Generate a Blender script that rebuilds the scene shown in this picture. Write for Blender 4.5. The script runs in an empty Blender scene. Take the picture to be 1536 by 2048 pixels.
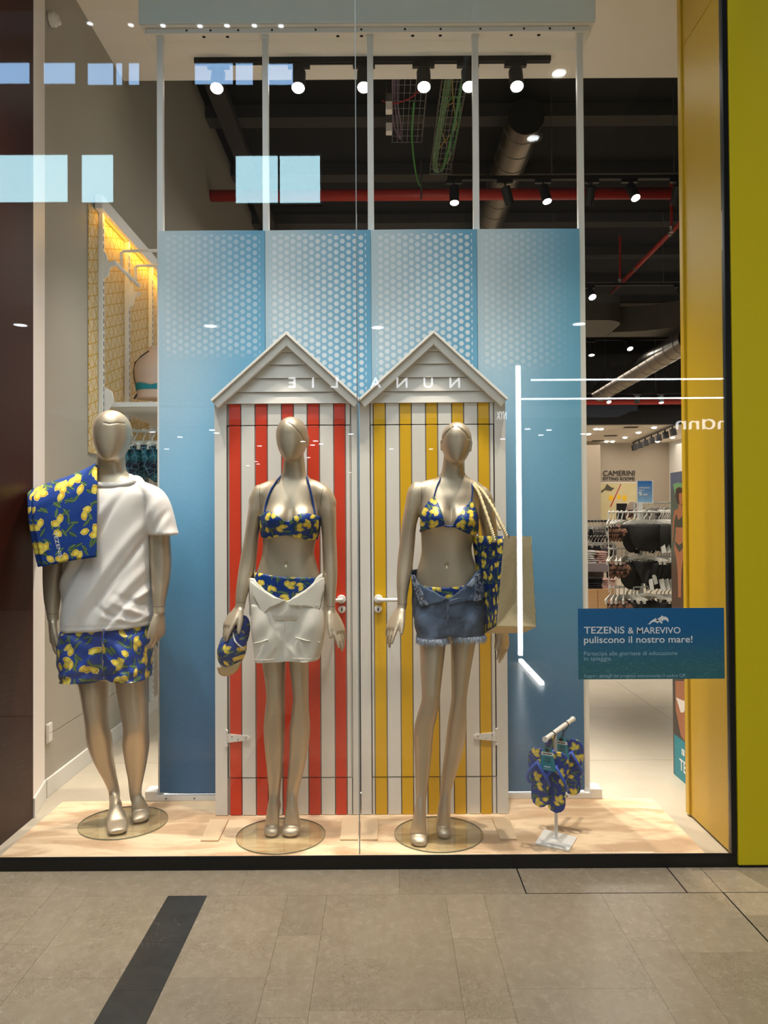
import bpy, bmesh, math, random
from mathutils import Vector, Matrix
random.seed(7)
C = bpy.context.scene.collection
SC = bpy.context.scene
PI = math.pi

# ------------------------------------------------------------------ camera
H, F_PX = 1.38, 1540.0                      # eye height (m), focal length in pixels of the 1536 x 2048 frame
_p, _r = math.radians(0.8), math.radians(0.34)
_F = Vector((0, math.cos(_p), math.sin(_p)))
_U0 = Vector((0, -math.sin(_p), math.cos(_p)))
_R0 = Vector((1, 0, 0))
_R = math.cos(_r)*_R0 - math.sin(_r)*_U0
_U = math.sin(_r)*_R0 + math.cos(_r)*_U0
cam_d = bpy.data.cameras.new('camera')
cam = bpy.data.objects.new('camera', cam_d); C.objects.link(cam)
cam_d.sensor_fit = 'VERTICAL'; cam_d.sensor_height = 36.0; cam_d.sensor_width = 27.0
cam_d.lens = 36.0*F_PX/2048
cam_d.clip_start = 0.05; cam_d.clip_end = 200
cam.matrix_world = Matrix(((_R.x, _U.x, -_F.x, 0), (_R.y, _U.y, -_F.y, 0), (_R.z, _U.z, -_F.z, H), (0, 0, 0, 1)))
SC.camera = cam

# ------------------------------------------------------------------ colour management, world
SC.view_settings.view_transform = 'Standard'
SC.view_settings.look = 'None'
SC.view_settings.gamma = 1
SC.view_settings.use_curve_mapping = False
SC.view_settings.exposure = 0.0
W = bpy.data.worlds.new('world'); SC.world = W; W.use_nodes = True
W.node_tree.nodes['Background'].inputs[0].default_value = (0.75, 0.85, 1.0, 1)
W.node_tree.nodes['Background'].inputs[1].default_value = 0.25

# ------------------------------------------------------------------ lights
WARM = (1.0, 0.89, 0.77)
def spot(name, loc, target, watts, angle=50, blend=0.5, radius=0.03, col=WARM):
    d = bpy.data.lights.new(name, 'SPOT'); d.energy = watts; d.color = col
    d.spot_size = math.radians(angle); d.spot_blend = blend; d.shadow_soft_size = radius
    o = bpy.data.objects.new(name, d); C.objects.link(o); o.location = loc
    o.rotation_euler = (Vector(target)-Vector(loc)).to_track_quat('-Z', 'Y').to_euler()
    return o
def area(name, loc, rot, sx, sy, watts, col=(1, 1, 1)):
    d = bpy.data.lights.new(name, 'AREA'); d.shape = 'RECTANGLE'; d.size = sx; d.size_y = sy
    d.energy = watts; d.color = col
    o = bpy.data.objects.new(name, d); C.objects.link(o); o.location = loc; o.rotation_euler = rot
    return o
# window display: recessed spots in the soffit right behind the glass, aimed back and down at the figures
for i, (x, tx, tz, w) in enumerate(((-1.40, -1.2, 0.7, 100), (-0.75, -0.55, 0.8, 90), (-0.1, -0.3, 0.7, 60),
                                    (0.45, 0.25, 0.8, 90), (0.95, 0.80, 0.3, 95))):
    spot('display_spot', (x, 3.17, 4.30), (tx, 3.50, tz), w*3.3, 37, 0.85, 0.035)
# assumed roof skylight, unseen, added for the passage's soft ambient light
area('passage_ambient_light', (0, -0.8, 9.0), (0, 0, 0), 7.0, 5.0, 720, (0.96, 0.98, 1.0))
# shop floor lighting far inside
area('shop_light_deep', (4.5, 14.0, 4.0), (0, 0, 0), 7, 4, 300, WARM)
area('fitting_room_light', (6.0, 19.0, 3.40), (0, 0, 0), 4.5, 2.6, 95, WARM)
area('shop_light_near', (1.4, 8.2, 4.25), (0, 0, 0), 4.5, 2.2, 80, WARM)

# ------------------------------------------------------------------ helpers
def at(px, py, Y=None, Z=None, X=None):
    """the point of the place that the photograph shows at a pixel, on a plane of constant Y, Z or X"""
    d = _F + (px-768)/F_PX*_R - (py-1024)/F_PX*_U
    t = Y/d.y if Y is not None else ((Z-H)/d.z if Z is not None else X/d.x)
    v = d*t
    return Vector((v.x, v.y, v.z+H))
def s2l(c):
    return tuple(((x/12.92) if x <= 0.04045 else ((x+0.055)/1.055)**2.4) for x in c)
def rgb(r, g, b):
    return s2l((r/255, g/255, b/255)) + (1,)

class MB:
    """collects geometry, then links it as ONE mesh object"""
    def __init__(s): s.v = []; s.f = []; s.uv = []
    def add(s, vs, fs, uv=None):
        n = len(s.v); s.v += [tuple(x) for x in vs]; s.f += [tuple(i+n for i in f) for f in fs]
        s.uv += list(uv) if uv else [None]*len(vs)
        return s
    def box(s, x0, x1, y0, y1, z0, z1):
        vs = [(x, y, z) for z in (z0, z1) for y in (y0, y1) for x in (x0, x1)]
        return s.add(vs, [(0, 2, 3, 1), (4, 5, 7, 6), (0, 1, 5, 4), (2, 6, 7, 3), (0, 4, 6, 2), (1, 3, 7, 5)])
    def obox(s, c, ax, ay, az):
        """box with centre c and half-axis vectors"""
        c, ax, ay, az = map(Vector, (c, ax, ay, az))
        vs = [c + i*ax + j*ay + k*az for k in (-1, 1) for j in (-1, 1) for i in (-1, 1)]
        return s.add(vs, [(0, 2, 3, 1), (4, 5, 7, 6), (0, 1, 5, 4), (2, 6, 7, 3), (0, 4, 6, 2), (1, 3, 7, 5)])
    def rings(s, R, caps=True, closed=False, uv=None):
        n = len(R[0]); vs = [p for r in R for p in r]; fs = []
        m = len(R)
        for i in range(m if closed else m-1):
            a, b = i*n, ((i+1) % m)*n
            for j in range(n):
                k = (j+1) % n
                fs.append((a+j, a+k, b+k, b+j))
        if caps and not closed:
            fs.append(tuple(reversed(range(n)))); fs.append(tuple(range((m-1)*n, m*n)))
        return s.add(vs, fs, uv)
    def tube(s, path, r, n=8, caps=True, closed=False):
        path = [Vector(p) for p in path]
        rad = r if hasattr(r, '__len__') else [r]*len(path)
        R = []; up = None
        m = len(path)
        for i, p in enumerate(path):
            a = path[i-1] if (i > 0 or closed) else p
            b = path[(i+1) % m] if (i < m-1 or closed) else p
            k = 1
            while (b-a).length < 1e-6 and k < m:
                k += 1; a = path[max(i-k, 0)]; b = path[min(i+k, m-1)]
            t = (b-a).normalized()
            if k > 1: t = (path[-1]-path[0]).normalized()
            elif not closed and i in (0, m-1) and m > 2 and t.length < .5: t = (path[-1]-path[0]).normalized()
            if up is None:
                up = Vector((0, 0, 1)) if abs(t.z) < 0.9 else Vector((1, 0, 0))
            u = (up - t*up.dot(t))
            if u.length < 1e-4: u = t.orthogonal()
            u.normalize(); up = u; w = t.cross(u)
            R.append([p + rad[i]*(math.cos(2*PI*k/n)*u + math.sin(2*PI*k/n)*w) for k in range(n)])
        return s.rings(R, caps, closed)
    def cyl(s, a, b, r, n=16, r2=None):
        return s.tube([a, b], [r, r if r2 is None else r2], n)
    def prism(s, poly, o, u, v, w):
        """polygon of (a, b) pairs in the plane o + a u + b v, pushed along w"""
        o, u, v, w = map(Vector, (o, u, v, w)); n = len(poly)
        vs = [o + a*u + b*v for a, b in poly] + [o + a*u + b*v + w for a, b in poly]
        return s.add(vs, [tuple(range(n)), tuple(reversed(range(n, 2*n)))] + [(i, i+n, (i+1) % n + n, (i+1) % n) for i in range(n)])
    def lathe(s, prof, o, n=24, axis='z', closed=False):
        o = Vector(o); R = []
        for r, h in prof:
            ring = []
            for k in range(n):
                a = 2*PI*k/n; c, d = r*math.cos(a), r*math.sin(a)
                ring.append(o + Vector((c, d, h) if axis == 'z' else ((c, h, d) if axis == 'y' else (h, c, d))))
            R.append(ring)
        return s.rings(R, caps=not closed, closed=closed)
    def build(s, name, mat, parent=None, smooth=False, bevel=0.0, solid=0.0, subsurf=0, props=None, fixn=True):
        me = bpy.data.meshes.new(name)
        off = wloc(parent) if parent else Vector((0, 0, 0))
        me.from_pydata([Vector(v)-off for v in s.v], [], s.f)
        if any(u is not None for u in s.uv):
            l = me.uv_layers.new(name='UVMap')
            for lp in me.loops:
                u = s.uv[lp.vertex_index]
                l.data[lp.index].uv = u if u is not None else (0, 0)
        if fixn:
            bm = bmesh.new(); bm.from_mesh(me); bmesh.ops.recalc_face_normals(bm, faces=bm.faces); bm.to_mesh(me); bm.free()
        me.materials.append(M[mat] if isinstance(mat, str) else mat)
        if smooth: me.polygons.foreach_set('use_smooth', [True]*len(me.polygons))
        o = bpy.data.objects.new(name, me); C.objects.link(o)
        if parent: o.parent = parent
        if solid:
            m = o.modifiers.new('solid', 'SOLIDIFY'); m.thickness = solid; m.offset = 0
        if bevel:
            m = o.modifiers.new('bevel', 'BEVEL'); m.width = bevel; m.segments = 2; m.limit_method = 'ANGLE'
        if subsurf:
            m = o.modifiers.new('sub', 'SUBSURF'); m.levels = m.render_levels = subsurf
        return o
def wloc(o):
    v = Vector((0, 0, 0))
    while o is not None:
        v += o.location; o = o.parent
    return v
def thing(name, label, cat, loc=(0, 0, 0), group=None):
    o = bpy.data.objects.new(name, None); C.objects.link(o); o.location = loc; o.empty_display_size = 0.1
    o['label'] = label; o['category'] = cat
    if group: o['group'] = group
    return o
def tag(o, label, cat, group=None):
    o['label'] = label; o['category'] = cat
    if group: o['group'] = group
    return o
def struct(name, mb, mat, parent=None, **k):
    o = mb.build(name, mat, parent, **k)
    if parent is None: o['kind'] = 'structure'
    return o
def setting(name, loc=(0, 0, 0)):
    o = bpy.data.objects.new(name, None); C.objects.link(o); o.location = loc; o['kind'] = 'structure'; return o
def dup(root, loc=None, label=None, group=None, rotz=None, scale=None, mats=None):
    """copy of a thing with copies of its parts and sub-parts (mesh data shared)"""
    def rec(o, parent):
        c = o.copy(); C.objects.link(c)
        if parent is not None: c.parent = parent
        for ch in list(o.children): rec(ch, c)
        return c
    r = rec(root, None)
    if loc is not None: r.location = loc
    if rotz is not None: r.rotation_euler = (0, 0, rotz)
    if scale is not None: r.scale = (scale,)*3
    if label: r['label'] = label
    if group: r['group'] = group
    return r
def text(name, body, mat, loc, height, parent=None, rot=(PI/2, 0, 0), align='LEFT', depth=0.001, bold=0.0, width=None, spacing=1.0):
    cu = bpy.data.curves.new(name, 'FONT'); cu.body = body; cu.align_x = align; cu.align_y = 'BOTTOM_BASELINE'
    cu.size = 1; cu.extrude = depth; cu.offset = bold; cu.space_character = spacing; cu.resolution_u = 4
    k = height/0.73                       # cap height of the built-in face is about 0.73 of its size
    cu.size = k; cu.extrude = depth; cu.offset = bold*height
    tmp = bpy.data.objects.new(name, cu)
    me = bpy.data.meshes.new_from_object(tmp); bpy.data.objects.remove(tmp); bpy.data.curves.remove(cu)
    me.materials.clear(); me.materials.append(M[mat])
    for p in me.polygons: p.material_index = 0
    xs_ = [v.co.x for v in me.vertices]; w = max(xs_)-min(xs_); f = width/w if width else 1.0
    x0 = min(xs_) if width else 0.0
    for v in me.vertices: v.co.x = (v.co.x-x0)*f
    o = bpy.data.objects.new(name, me); C.objects.link(o)
    o.location = Vector(loc) - (wloc(parent) if parent else Vector((0, 0, 0))); o.rotation_euler = rot
    if parent: o.parent = parent
    return o
ORD = ('first second third fourth fifth sixth seventh eighth ninth tenth eleventh twelfth thirteenth fourteenth fifteenth sixteenth '
       'seventeenth eighteenth nineteenth twentieth twenty-first twenty-second twenty-third twenty-fourth twenty-fifth twenty-sixth twenty-seventh twenty-eighth').split()

# ------------------------------------------------------------------ materials
M = {}
class S:
    """a node socket with arithmetic"""
    def __init__(s, nt, k): s.nt = nt; s.k = k
    def _m(s, op, *a):
        n = s.nt.nodes.new('ShaderNodeMath'); n.operation = op
        for i, x in enumerate((s,)+a):
            if isinstance(x, S): s.nt.links.new(x.k, n.inputs[i])
            else: n.inputs[i].default_value = x
        return S(s.nt, n.outputs[0])
    def __add__(s, o): return s._m('ADD', o)
    def __sub__(s, o): return s._m('SUBTRACT', o)
    def __mul__(s, o): return s._m('MULTIPLY', o)
    def __truediv__(s, o): return s._m('DIVIDE', o)
    def __neg__(s): return s._m('MULTIPLY', -1.0)
    def lt(s, o): return s._m('LESS_THAN', o)
    def gt(s, o): return s._m('GREATER_THAN', o)
    def sin(s): return s._m('SINE')
    def cos(s): return s._m('COSINE')
    def sqrt(s): return s._m('SQRT')
    def abs(s): return s._m('ABSOLUTE')
    def pw(s, e): return s._m('POWER', e)
    def frac(s): return s._m('FRACT')
    def floor(s): return s._m('FLOOR')
    def mx(s, o): return s._m('MAXIMUM', o)
    def mn(s, o): return s._m('MINIMUM', o)
    def clamp(s):
        r = s._m('ADD', 0.0); r.k.node.use_clamp = True; return r
    def ss(s, a, b):
        n = s.nt.nodes.new('ShaderNodeMapRange'); n.interpolation_type = 'SMOOTHSTEP'
        s.nt.links.new(s.k, n.inputs[0]); n.inputs[1].default_value = a; n.inputs[2].default_value = b
        return S(s.nt, n.outputs[0])
class MT:
    """material under construction"""
    def __init__(s, name):
        s.m = bpy.data.materials.new(name); s.m.use_nodes = True; s.nt = s.m.node_tree
        s.bsdf = s.nt.nodes['Principled BSDF']; s.out = s.nt.nodes['Material Output']; M[name] = s.m
    def node(s, t, **k):
        n = s.nt.nodes.new(t)
        for a, b in k.items(): setattr(n, a, b)
        return n
    def link(s, a, b): s.nt.links.new(a.k if isinstance(a, S) else a, b)
    def co(s, which='Object'):
        return s.node('ShaderNodeTexCoord').outputs[which]
    def xyz(s, vec):
        n = s.node('ShaderNodeSeparateXYZ'); s.link(vec, n.inputs[0]); return [S(s.nt, o) for o in n.outputs]
    def vec(s, x, y, z=0.0):
        n = s.node('ShaderNodeCombineXYZ')
        for i, a in enumerate((x, y, z)):
            if isinstance(a, S): s.link(a, n.inputs[i])
            else: n.inputs[i].default_value = a
        return n.outputs[0]
    def noise(s, vec, scale=5, detail=3, rough=0.5, dist=0.0, dim='3D'):
        n = s.node('ShaderNodeTexNoise', noise_dimensions=dim); s.link(vec, n.inputs['Vector'])
        n.inputs['Scale'].default_value = scale; n.inputs['Detail'].default_value = detail
        n.inputs['Roughness'].default_value = rough; n.inputs['Distortion'].default_value = dist
        return S(s.nt, n.outputs[0])
    def mix(s, f, a, b):
        n = s.node('ShaderNodeMix', data_type='RGBA')
        for i, x in ((0, f), (6, a), (7, b)):
            if isinstance(x, S): s.link(x, n.inputs[i])
            elif hasattr(x, 'is_output'): s.link(x, n.inputs[i])
            else: n.inputs[i].default_value = x
        return n.outputs[2]
    def set(s, col=None, rough=None, metal=None, spec=None, emit=None, es=None, sheen=None, coat=None):
        b = s.bsdf.inputs
        def put(i, x):
            if isinstance(x, S) or hasattr(x, 'is_output'): s.link(x, b[i])
            else: b[i].default_value = x
        for i, x in (('Base Color', col), ('Roughness', rough), ('Metallic', metal), ('Specular IOR Level', spec),
                     ('Emission Color', emit), ('Emission Strength', es), ('Sheen Weight', sheen), ('Coat Weight', coat)):
            if x is not None: put(i, x)
        return s
    def bump(s, h, dist=0.001, strength=1.0):
        n = s.node('ShaderNodeBump'); n.inputs['Distance'].default_value = dist; n.inputs['Strength'].default_value = strength
        s.link(h, n.inputs['Height']); s.link(n.outputs[0], s.bsdf.inputs['Normal']); return s
def mat(name, col, rough=0.5, metal=0.0, spec=None, var=0.0, bump=0.0, bscale=200, coat=None):
    t = MT(name); t.set(col, rough, metal, spec, coat=coat)
    if var or bump:
        n = t.noise(t.co(), bscale if bump else 6, 3)
        if var:
            n2 = t.noise(t.co(), 3.0, 4)
            t.set(t.mix(n2, tuple(c*(1-var) for c in col[:3])+(1,), tuple(min(1, c*(1+var)) for c in col[:3])+(1,)))
        if bump: t.bump(n, bump)
    return t
def glow(name, col, strength):
    t = MT(name); t.set((0, 0, 0, 1), 1.0, spec=0.0, emit=col, es=strength); return t

mat('white_paint', rgb(226, 223, 216), 0.45)
mat('white_metal', rgb(232, 230, 226), 0.35)
mat('plank_white', rgb(228, 225, 218), 0.5, bump=0.0002, bscale=90)
mat('plank_red', rgb(214, 62, 30), 0.5, bump=0.0002, bscale=90)
mat('plank_yellow', rgb(226, 178, 18), 0.5, bump=0.0002, bscale=90)
mat('groove_grey', rgb(176, 172, 164), 0.6)
mat('black', rgb(10, 10, 11), 0.35)
mat('black_matte', rgb(20, 20, 21), 0.6)
mat('gap_black', rgb(6, 6, 6), 0.9)
mat('wall_grey', rgb(172, 165, 152), 0.7, var=0.03, bump=0.0003, bscale=120)
mat('soffit', rgb(240, 230, 218), 0.8)
mat('far_wall', rgb(160, 147, 130), 0.8)
mat('far_ceiling', rgb(226, 214, 198), 0.8)
mat('slab_dark', rgb(20, 19, 18), 0.9, var=0.1)
mat('beam_grey', rgb(60, 56, 51), 0.8)
mat('duct_grey', rgb(96, 92, 86), 0.6)
mat('duct_silver', rgb(160, 152, 142), 0.32, 1.0)
mat('duct_cap', rgb(40, 39, 37), 0.6, 0.3)
mat('pipe_red', rgb(176, 40, 28), 0.4)
mat('galvanised', rgb(150, 148, 142), 0.4, 0.9)
mat('cable_green', rgb(66, 150, 60), 0.5)
mat('cable_pale', rgb(120, 160, 110), 0.5)
mat('cable_yellow', rgb(190, 160, 60), 0.5)
mat('cable_red', rgb(170, 40, 40), 0.5)
mat('cable_violet', rgb(140, 110, 140), 0.5)
mat('header_blue', rgb(222, 233, 232), 0.45)
mat('yellow_panel', rgb(214, 172, 26), 0.38, bump=0.0002, bscale=400)
mat('yellow_pillar', rgb(224, 202, 10), 0.42, bump=0.0002, bscale=400)
mat('brown_panel', rgb(52, 15, 6), 0.42, 0, 0.12, bump=0.0001, bscale=60)
mat('jamb_white', rgb(240, 232, 226), 0.5)
mat('rope', rgb(222, 204, 160), 0.8, bump=0.0006, bscale=300)
mat('cap_tan', rgb(206, 180, 136), 0.8)
mat('card_teal', rgb(22, 140, 160), 0.5)
mat('card_dark', rgb(14, 92, 108), 0.5)
mat('strap_blue', rgb(38, 78, 178), 0.45)
mat('sole_edge', rgb(28, 58, 150), 0.6)
mat('teal_print', rgb(16, 70, 84), 0.6, var=0.5)
mat('teal', rgb(18, 124, 140), 0.6)
mat('navy_print', rgb(20, 28, 46), 0.6, var=0.4)
mat('paper_white', rgb(238, 236, 232), 0.7)
mat('hanger_white', rgb(236, 232, 224), 0.4)
mat('skin_form', rgb(196, 172, 156), 0.5)
mat('black_cloth', rgb(34, 32, 32), 0.75)
mat('pink_cloth', rgb(224, 182, 170), 0.8)
mat('white_cloth', rgb(228, 220, 214), 0.8)
mat('hot_pink', rgb(226, 70, 120), 0.7)
mat('shelf_grey', rgb(150, 136, 138), 0.6)
mat('ink', rgb(40, 33, 30), 0.6)
mat('print_white', rgb(236, 240, 240), 0.5)
mat('print_pale', rgb(150, 190, 204), 0.5)
mat('screw', rgb(60, 60, 58), 0.4, 0.8)
mat('brass', rgb(150, 110, 60), 0.35, 1.0)
mat('skin_print', rgb(168, 108, 76), 0.6)
mat('hair_print', rgb(70, 44, 32), 0.7)
mat('olive_print', rgb(70, 66, 52), 0.7)
mat('mall_wall', rgb(52, 50, 48), 0.8)
mat('mall_soffit', rgb(70, 68, 66), 0.8)
mat('seam_grey', rgb(150, 156, 156), 0.3)
mat('seam_dark', rgb(72, 64, 52), 0.6)
mat('denim_button', rgb(190, 190, 190), 0.3, 0.9)
glow('lamp_white', (1.0, 0.95, 0.86, 1), 30)
glow('lamp_soft', (1.0, 0.93, 0.84, 1), 9)
glow('led_white', (0.95, 0.98, 1.0, 1), 16)
glow('window_blue', (0.36, 0.62, 1.0, 1), 9.0)
glow('window_pale', (0.55, 0.88, 1.0, 1), 11.0)
glow('mall_lamp', (0.92, 0.97, 1.0, 1), 14)
glow('sign_lit', (0.92, 0.95, 1.0, 1), 8.0)
glow('led_yellow', (1.0, 0.60, 0.06, 1), 1.3)

# leopard print
t = MT('leopard'); n = t.noise(t.co(), 42, 2, 0.5, 1.0)
t.set(t.mix(n.ss(0.47, 0.50), rgb(176, 128, 106), rgb(26, 19, 18)), 0.7)
t = MT('floral_dark'); n = t.noise(t.co(), 42, 2, 0.5, 1.5)
t.set(t.mix(n.ss(0.5, 0.55), rgb(60, 58, 60), rgb(190, 176, 172)), 0.7)
t = MT('teal_star'); v = t.node('ShaderNodeTexVoronoi', feature='DISTANCE_TO_EDGE'); t.link(t.co(), v.inputs['Vector']); v.inputs['Scale'].default_value = 26
t.set(t.mix(S(t.nt, v.outputs[0]).lt(0.035), t.mix(t.noise(t.co(), 14, 2).ss(0.42, 0.58), rgb(14, 84, 96), rgb(14, 26, 52)), rgb(96, 140, 150)), 0.6)

# champagne satin lacquer of the mannequins
t = MT('mannequin'); t.set(rgb(196, 180, 156), 0.44, 0.62, coat=0.08)
t.bump(t.noise(t.co(), 900, 1), 0.0001, 0.25)

# clear glass: transparent plus a mirror that grows towards grazing angles, the same from both sides
def glass(name, tint, f0):
    t = MT(name); g = t.node('ShaderNodeNewGeometry')
    d = t.node('ShaderNodeVectorMath', operation='DOT_PRODUCT'); t.link(g.outputs['Incoming'], d.inputs[0]); t.link(g.outputs['Normal'], d.inputs[1])
    c = S(t.nt, d.outputs['Value']).abs()
    f = ((-c + 1.0).pw(5.0)*(1-f0) + f0).clamp()
    tr = t.node('ShaderNodeBsdfTransparent'); tr.inputs[0].default_value = tint
    gl = t.node('ShaderNodeBsdfGlossy'); gl.inputs['Roughness'].default_value = 0.0
    mx = t.node('ShaderNodeMixShader'); t.link(f, mx.inputs[0]); t.link(tr.outputs[0], mx.inputs[1]); t.link(gl.outputs[0], mx.inputs[2])
    t.link(mx.outputs[0], t.out.inputs[0]); t.nt.nodes.remove(t.bsdf)
glass('pane_glass', (0.985, 0.995, 0.99, 1), 0.045)
glass('disc_glass', (0.935, 0.938, 0.89, 1), 0.05)

# lemon print: clusters of lemons and loose leaves on blue, in metres of cloth (UV)
def lemon(name, cell=0.075, base=(18, 52, 140), rough=0.6, sheen=0.0):
    t = MT(name); uv = t.co('UV'); u, v, _ = t.xyz(uv)
    u = u/cell; v = v/cell
    def cells(dx, dy, rnd, k=1.0):
        uu, vv = (u+dx)*k, (v+dy)*k
        n = t.node('ShaderNodeTexVoronoi', voronoi_dimensions='2D'); n.inputs['Scale'].default_value = 1.0
        n.inputs['Randomness'].default_value = rnd; t.link(t.vec(uu, vv), n.inputs['Vector'])
        px, py, _ = t.xyz(n.outputs['Position']); cr, cg, cb = t.xyz(n.outputs['Color'])
        a = cr*6.283; ca, sa = a.cos(), a.sin()
        x, y = uu-px, vv-py
        return x*ca+y*sa, y*ca-x*sa, cg, cb
    col = rgb(*base)
    nz = t.noise(t.vec(u, v), 1.3, 2, dim='2D')
    col = t.mix(nz, tuple(c*0.75 for c in col[:3])+(1,), tuple(c*1.25 for c in col[:3])+(1,))
    for dx, dy, k in ((0.37, 0.11, 1.7), (3.1, 7.7, 1.5)):             # leaves
        x, y, g, b = cells(dx, dy, 0.8, k)
        half = (-(x*x)/0.20 + 1.0)*0.15
        m = half.gt(y.abs())
        leaf = t.mix(y.abs().lt(0.018), t.mix(b, rgb(38, 74, 52), rgb(78, 112, 62)), rgb(140, 158, 110))
        col = t.mix(m*g.gt(0.25), col, leaf)
    x, y, g, b = cells(0, 0, 0.55)
    for ox, oy, ang, thr in ((0.19, -0.10, 0.5, 0.28), (-0.20, -0.09, 2.4, 0.55), (0.0, 0.15, 1.4, -1)):
        c, s_ = math.cos(ang), math.sin(ang)
        lx = (x-ox)*c + (y-oy)*s_; ly = (y-oy)*c - (x-ox)*s_
        tip = (lx.abs()-0.20).mx(0.0)
        e = ((lx/0.235).pw(2.0) + (ly/0.175).pw(2.0)).sqrt()
        m = e.lt(1.0).mx(lx.abs().lt(0.27)*ly.abs().lt(0.035))
        lc = t.mix((e + (lx+ly)*0.9).ss(0.25, 1.0), rgb(247, 226, 92), rgb(206, 160, 22))
        lc = t.mix(e.gt(0.88), lc, rgb(232, 214, 128))
        col = t.mix(m*g.gt(thr), col, lc)
    t.set(col, rough, sheen=sheen)
    w = t.noise(t.vec(u, v), 18, 2, dim='2D'); t.bump(w, 0.0005, 0.4)
lemon('lemon_shorts', 0.080, (2, 58, 150), 0.5)
lemon('lemon_towel', 0.092, (6, 58, 140), 0.85)
lemon('lemon_bikini', 0.052, (10, 54, 128), 0.45)
lemon('lemon_bag', 0.056, (14, 46, 112), 0.6)
lemon('lemon_cap', 0.050, (10, 50, 128), 0.55)
lemon('lemon_sole', 0.052, (14, 54, 142), 0.6)

# cotton jersey, denim, jute
t = MT('jersey'); n = t.noise(t.co(), 700, 2); t.set(rgb(232, 226, 220), 0.85, sheen=0.15); t.bump(n, 0.0004, 0.35)
t = MT('white_denim'); n = t.noise(t.co(), 500, 2); t.set(t.mix(t.noise(t.co(), 9, 4), rgb(214, 208, 194), rgb(238, 233, 222)), 0.85); t.bump(n, 0.0006, 0.5)
t = MT('denim'); x, y, z = t.xyz(t.co())
n = t.noise(t.co(), 16, 5, 0.65); tw = ((x*1.0+z*1.0)*5200.0).sin()*0.5+0.5
n9 = t.noise(t.co(), 5, 2); c = t.mix((n*0.5+n9*0.5).ss(0.40, 0.66), rgb(30, 43, 66), rgb(86, 106, 134)); c = t.mix(tw*0.14, c, rgb(140, 156, 178))
t.set(c, 0.85); t.bump(t.noise(t.co(), 420, 2), 0.0007, 0.5)
mat('denim_light', rgb(158, 170, 188), 0.9)
t = MT('denim_worn'); n = t.noise(t.co(), 60, 5, 0.7); t.set(t.mix(n.ss(0.42, 0.6), rgb(38, 50, 74), rgb(150, 158, 172)), 0.85); t.bump(n, 0.002, 0.5)
t = MT('jute'); u, v, _ = t.xyz(t.co('UV')); wv = ((u*2100.0).sin()*(v*2100.0).sin())
n = t.noise(t.co(), 90, 3); t.set(t.mix(n, rgb(226, 204, 154), rgb(250, 232, 190)), 0.85); t.bump(wv, 0.0012, 0.8)

# printed sand mat
t = MT('sand_print'); x, y, z = t.xyz(t.co())
n1 = t.noise(t.vec(x*0.8, y*2.6, 0.0), 3.2, 3, 0.5, 0.6); n2 = t.noise(t.co(), 180, 2)
n3 = t.noise(t.vec(x*1.0, y*3.5, 0.0), 9, 3, 0.55, 0.8)
c = t.mix(n1.ss(0.40, 0.62), rgb(232, 203, 166), rgb(190, 152, 114)); c = t.mix(n3.ss(0.5, 0.75)*0.5, c, rgb(172, 134, 98)); c = t.mix(n2*0.25, c, rgb(248, 228, 198))
t.set(c, 0.7)
t = MT('sand_board'); n = t.noise(t.co(), 120, 3); t.set(t.mix(n, rgb(214, 184, 146), rgb(228, 200, 164)), 0.65)

# passage stone: cream limestone with fossil veins and pits; each tile takes its own tone
def stone(name, a, b, vein, pit, rough):
    t = MT(name); co = t.co(); oi = t.node('ShaderNodeObjectInfo'); rn = S(t.nt, oi.outputs['Random'])
    g = t.node('ShaderNodeNewGeometry'); pos = g.outputs['Position']
    x, y, z = t.xyz(pos)
    p = t.vec(x + rn*7.0, y + rn*3.0, 0.0)
    n1 = t.noise(p, 22, 6, 0.65, 0.5); n2 = t.noise(p, 95, 2, 0.5, 1.2); n3 = t.noise(p, 26, 4, 0.6, 2.6); n4 = t.noise(t.vec(x*6.0, y*1.2, 0.0), 9, 3)
    n5 = t.noise(p, 3.5, 3)
    c = t.mix(n1.ss(0.2, 0.8), a, b)
    c = t.mix(((n2-0.5).abs().lt(0.012))*0.5, c, vein)
    c = t.mix(((n3-0.5).abs().lt(0.010))*n5.ss(0.45, 0.6)*0.85, c, pit)
    c = t.mix(n4*0.22, c, pit)
    hs = t.node('ShaderNodeHueSaturation'); t.link(rn*0.16+0.91, hs.inputs['Value']); t.link(c, hs.inputs['Color'])
    t.set(hs.outputs[0], n1*0.16+rough); t.bump(n2, 0.0006, 0.25)
stone('stone_tile', rgb(182, 160, 130), rgb(200, 179, 149), rgb(218, 201, 172), rgb(124, 103, 78), 0.18)
t = MT('dark_marble'); g = t.node('ShaderNodeNewGeometry'); x, y, z = t.xyz(g.outputs['Position'])
n1 = t.noise(t.vec(x, y, 0.0), 10, 5, 0.6, 0.8); n2 = t.noise(t.vec(x*1.6, y, 0.0), 4.5, 4, 0.55, 1.6); n3 = t.noise(t.vec(x, y, 0.0), 2.5, 2)
c = t.mix(n1, rgb(62, 57, 50), rgb(92, 86, 76)); c = t.mix((n2-0.5).abs().lt(0.004)*n3.ss(0.52, 0.62)*0.6, c, rgb(150, 142, 128)); t.set(c, 0.25)
mat('grout', rgb(158, 140, 115), 0.9)
mat('grout_dark', rgb(16, 15, 14), 0.9)
t = MT('shop_tile'); g = t.node('ShaderNodeNewGeometry'); n1 = t.noise(g.outputs['Position'], 5, 4, 0.6)
t.set(t.mix(n1, rgb(176, 164, 145), rgb(194, 183, 164)), 0.35)

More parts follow.
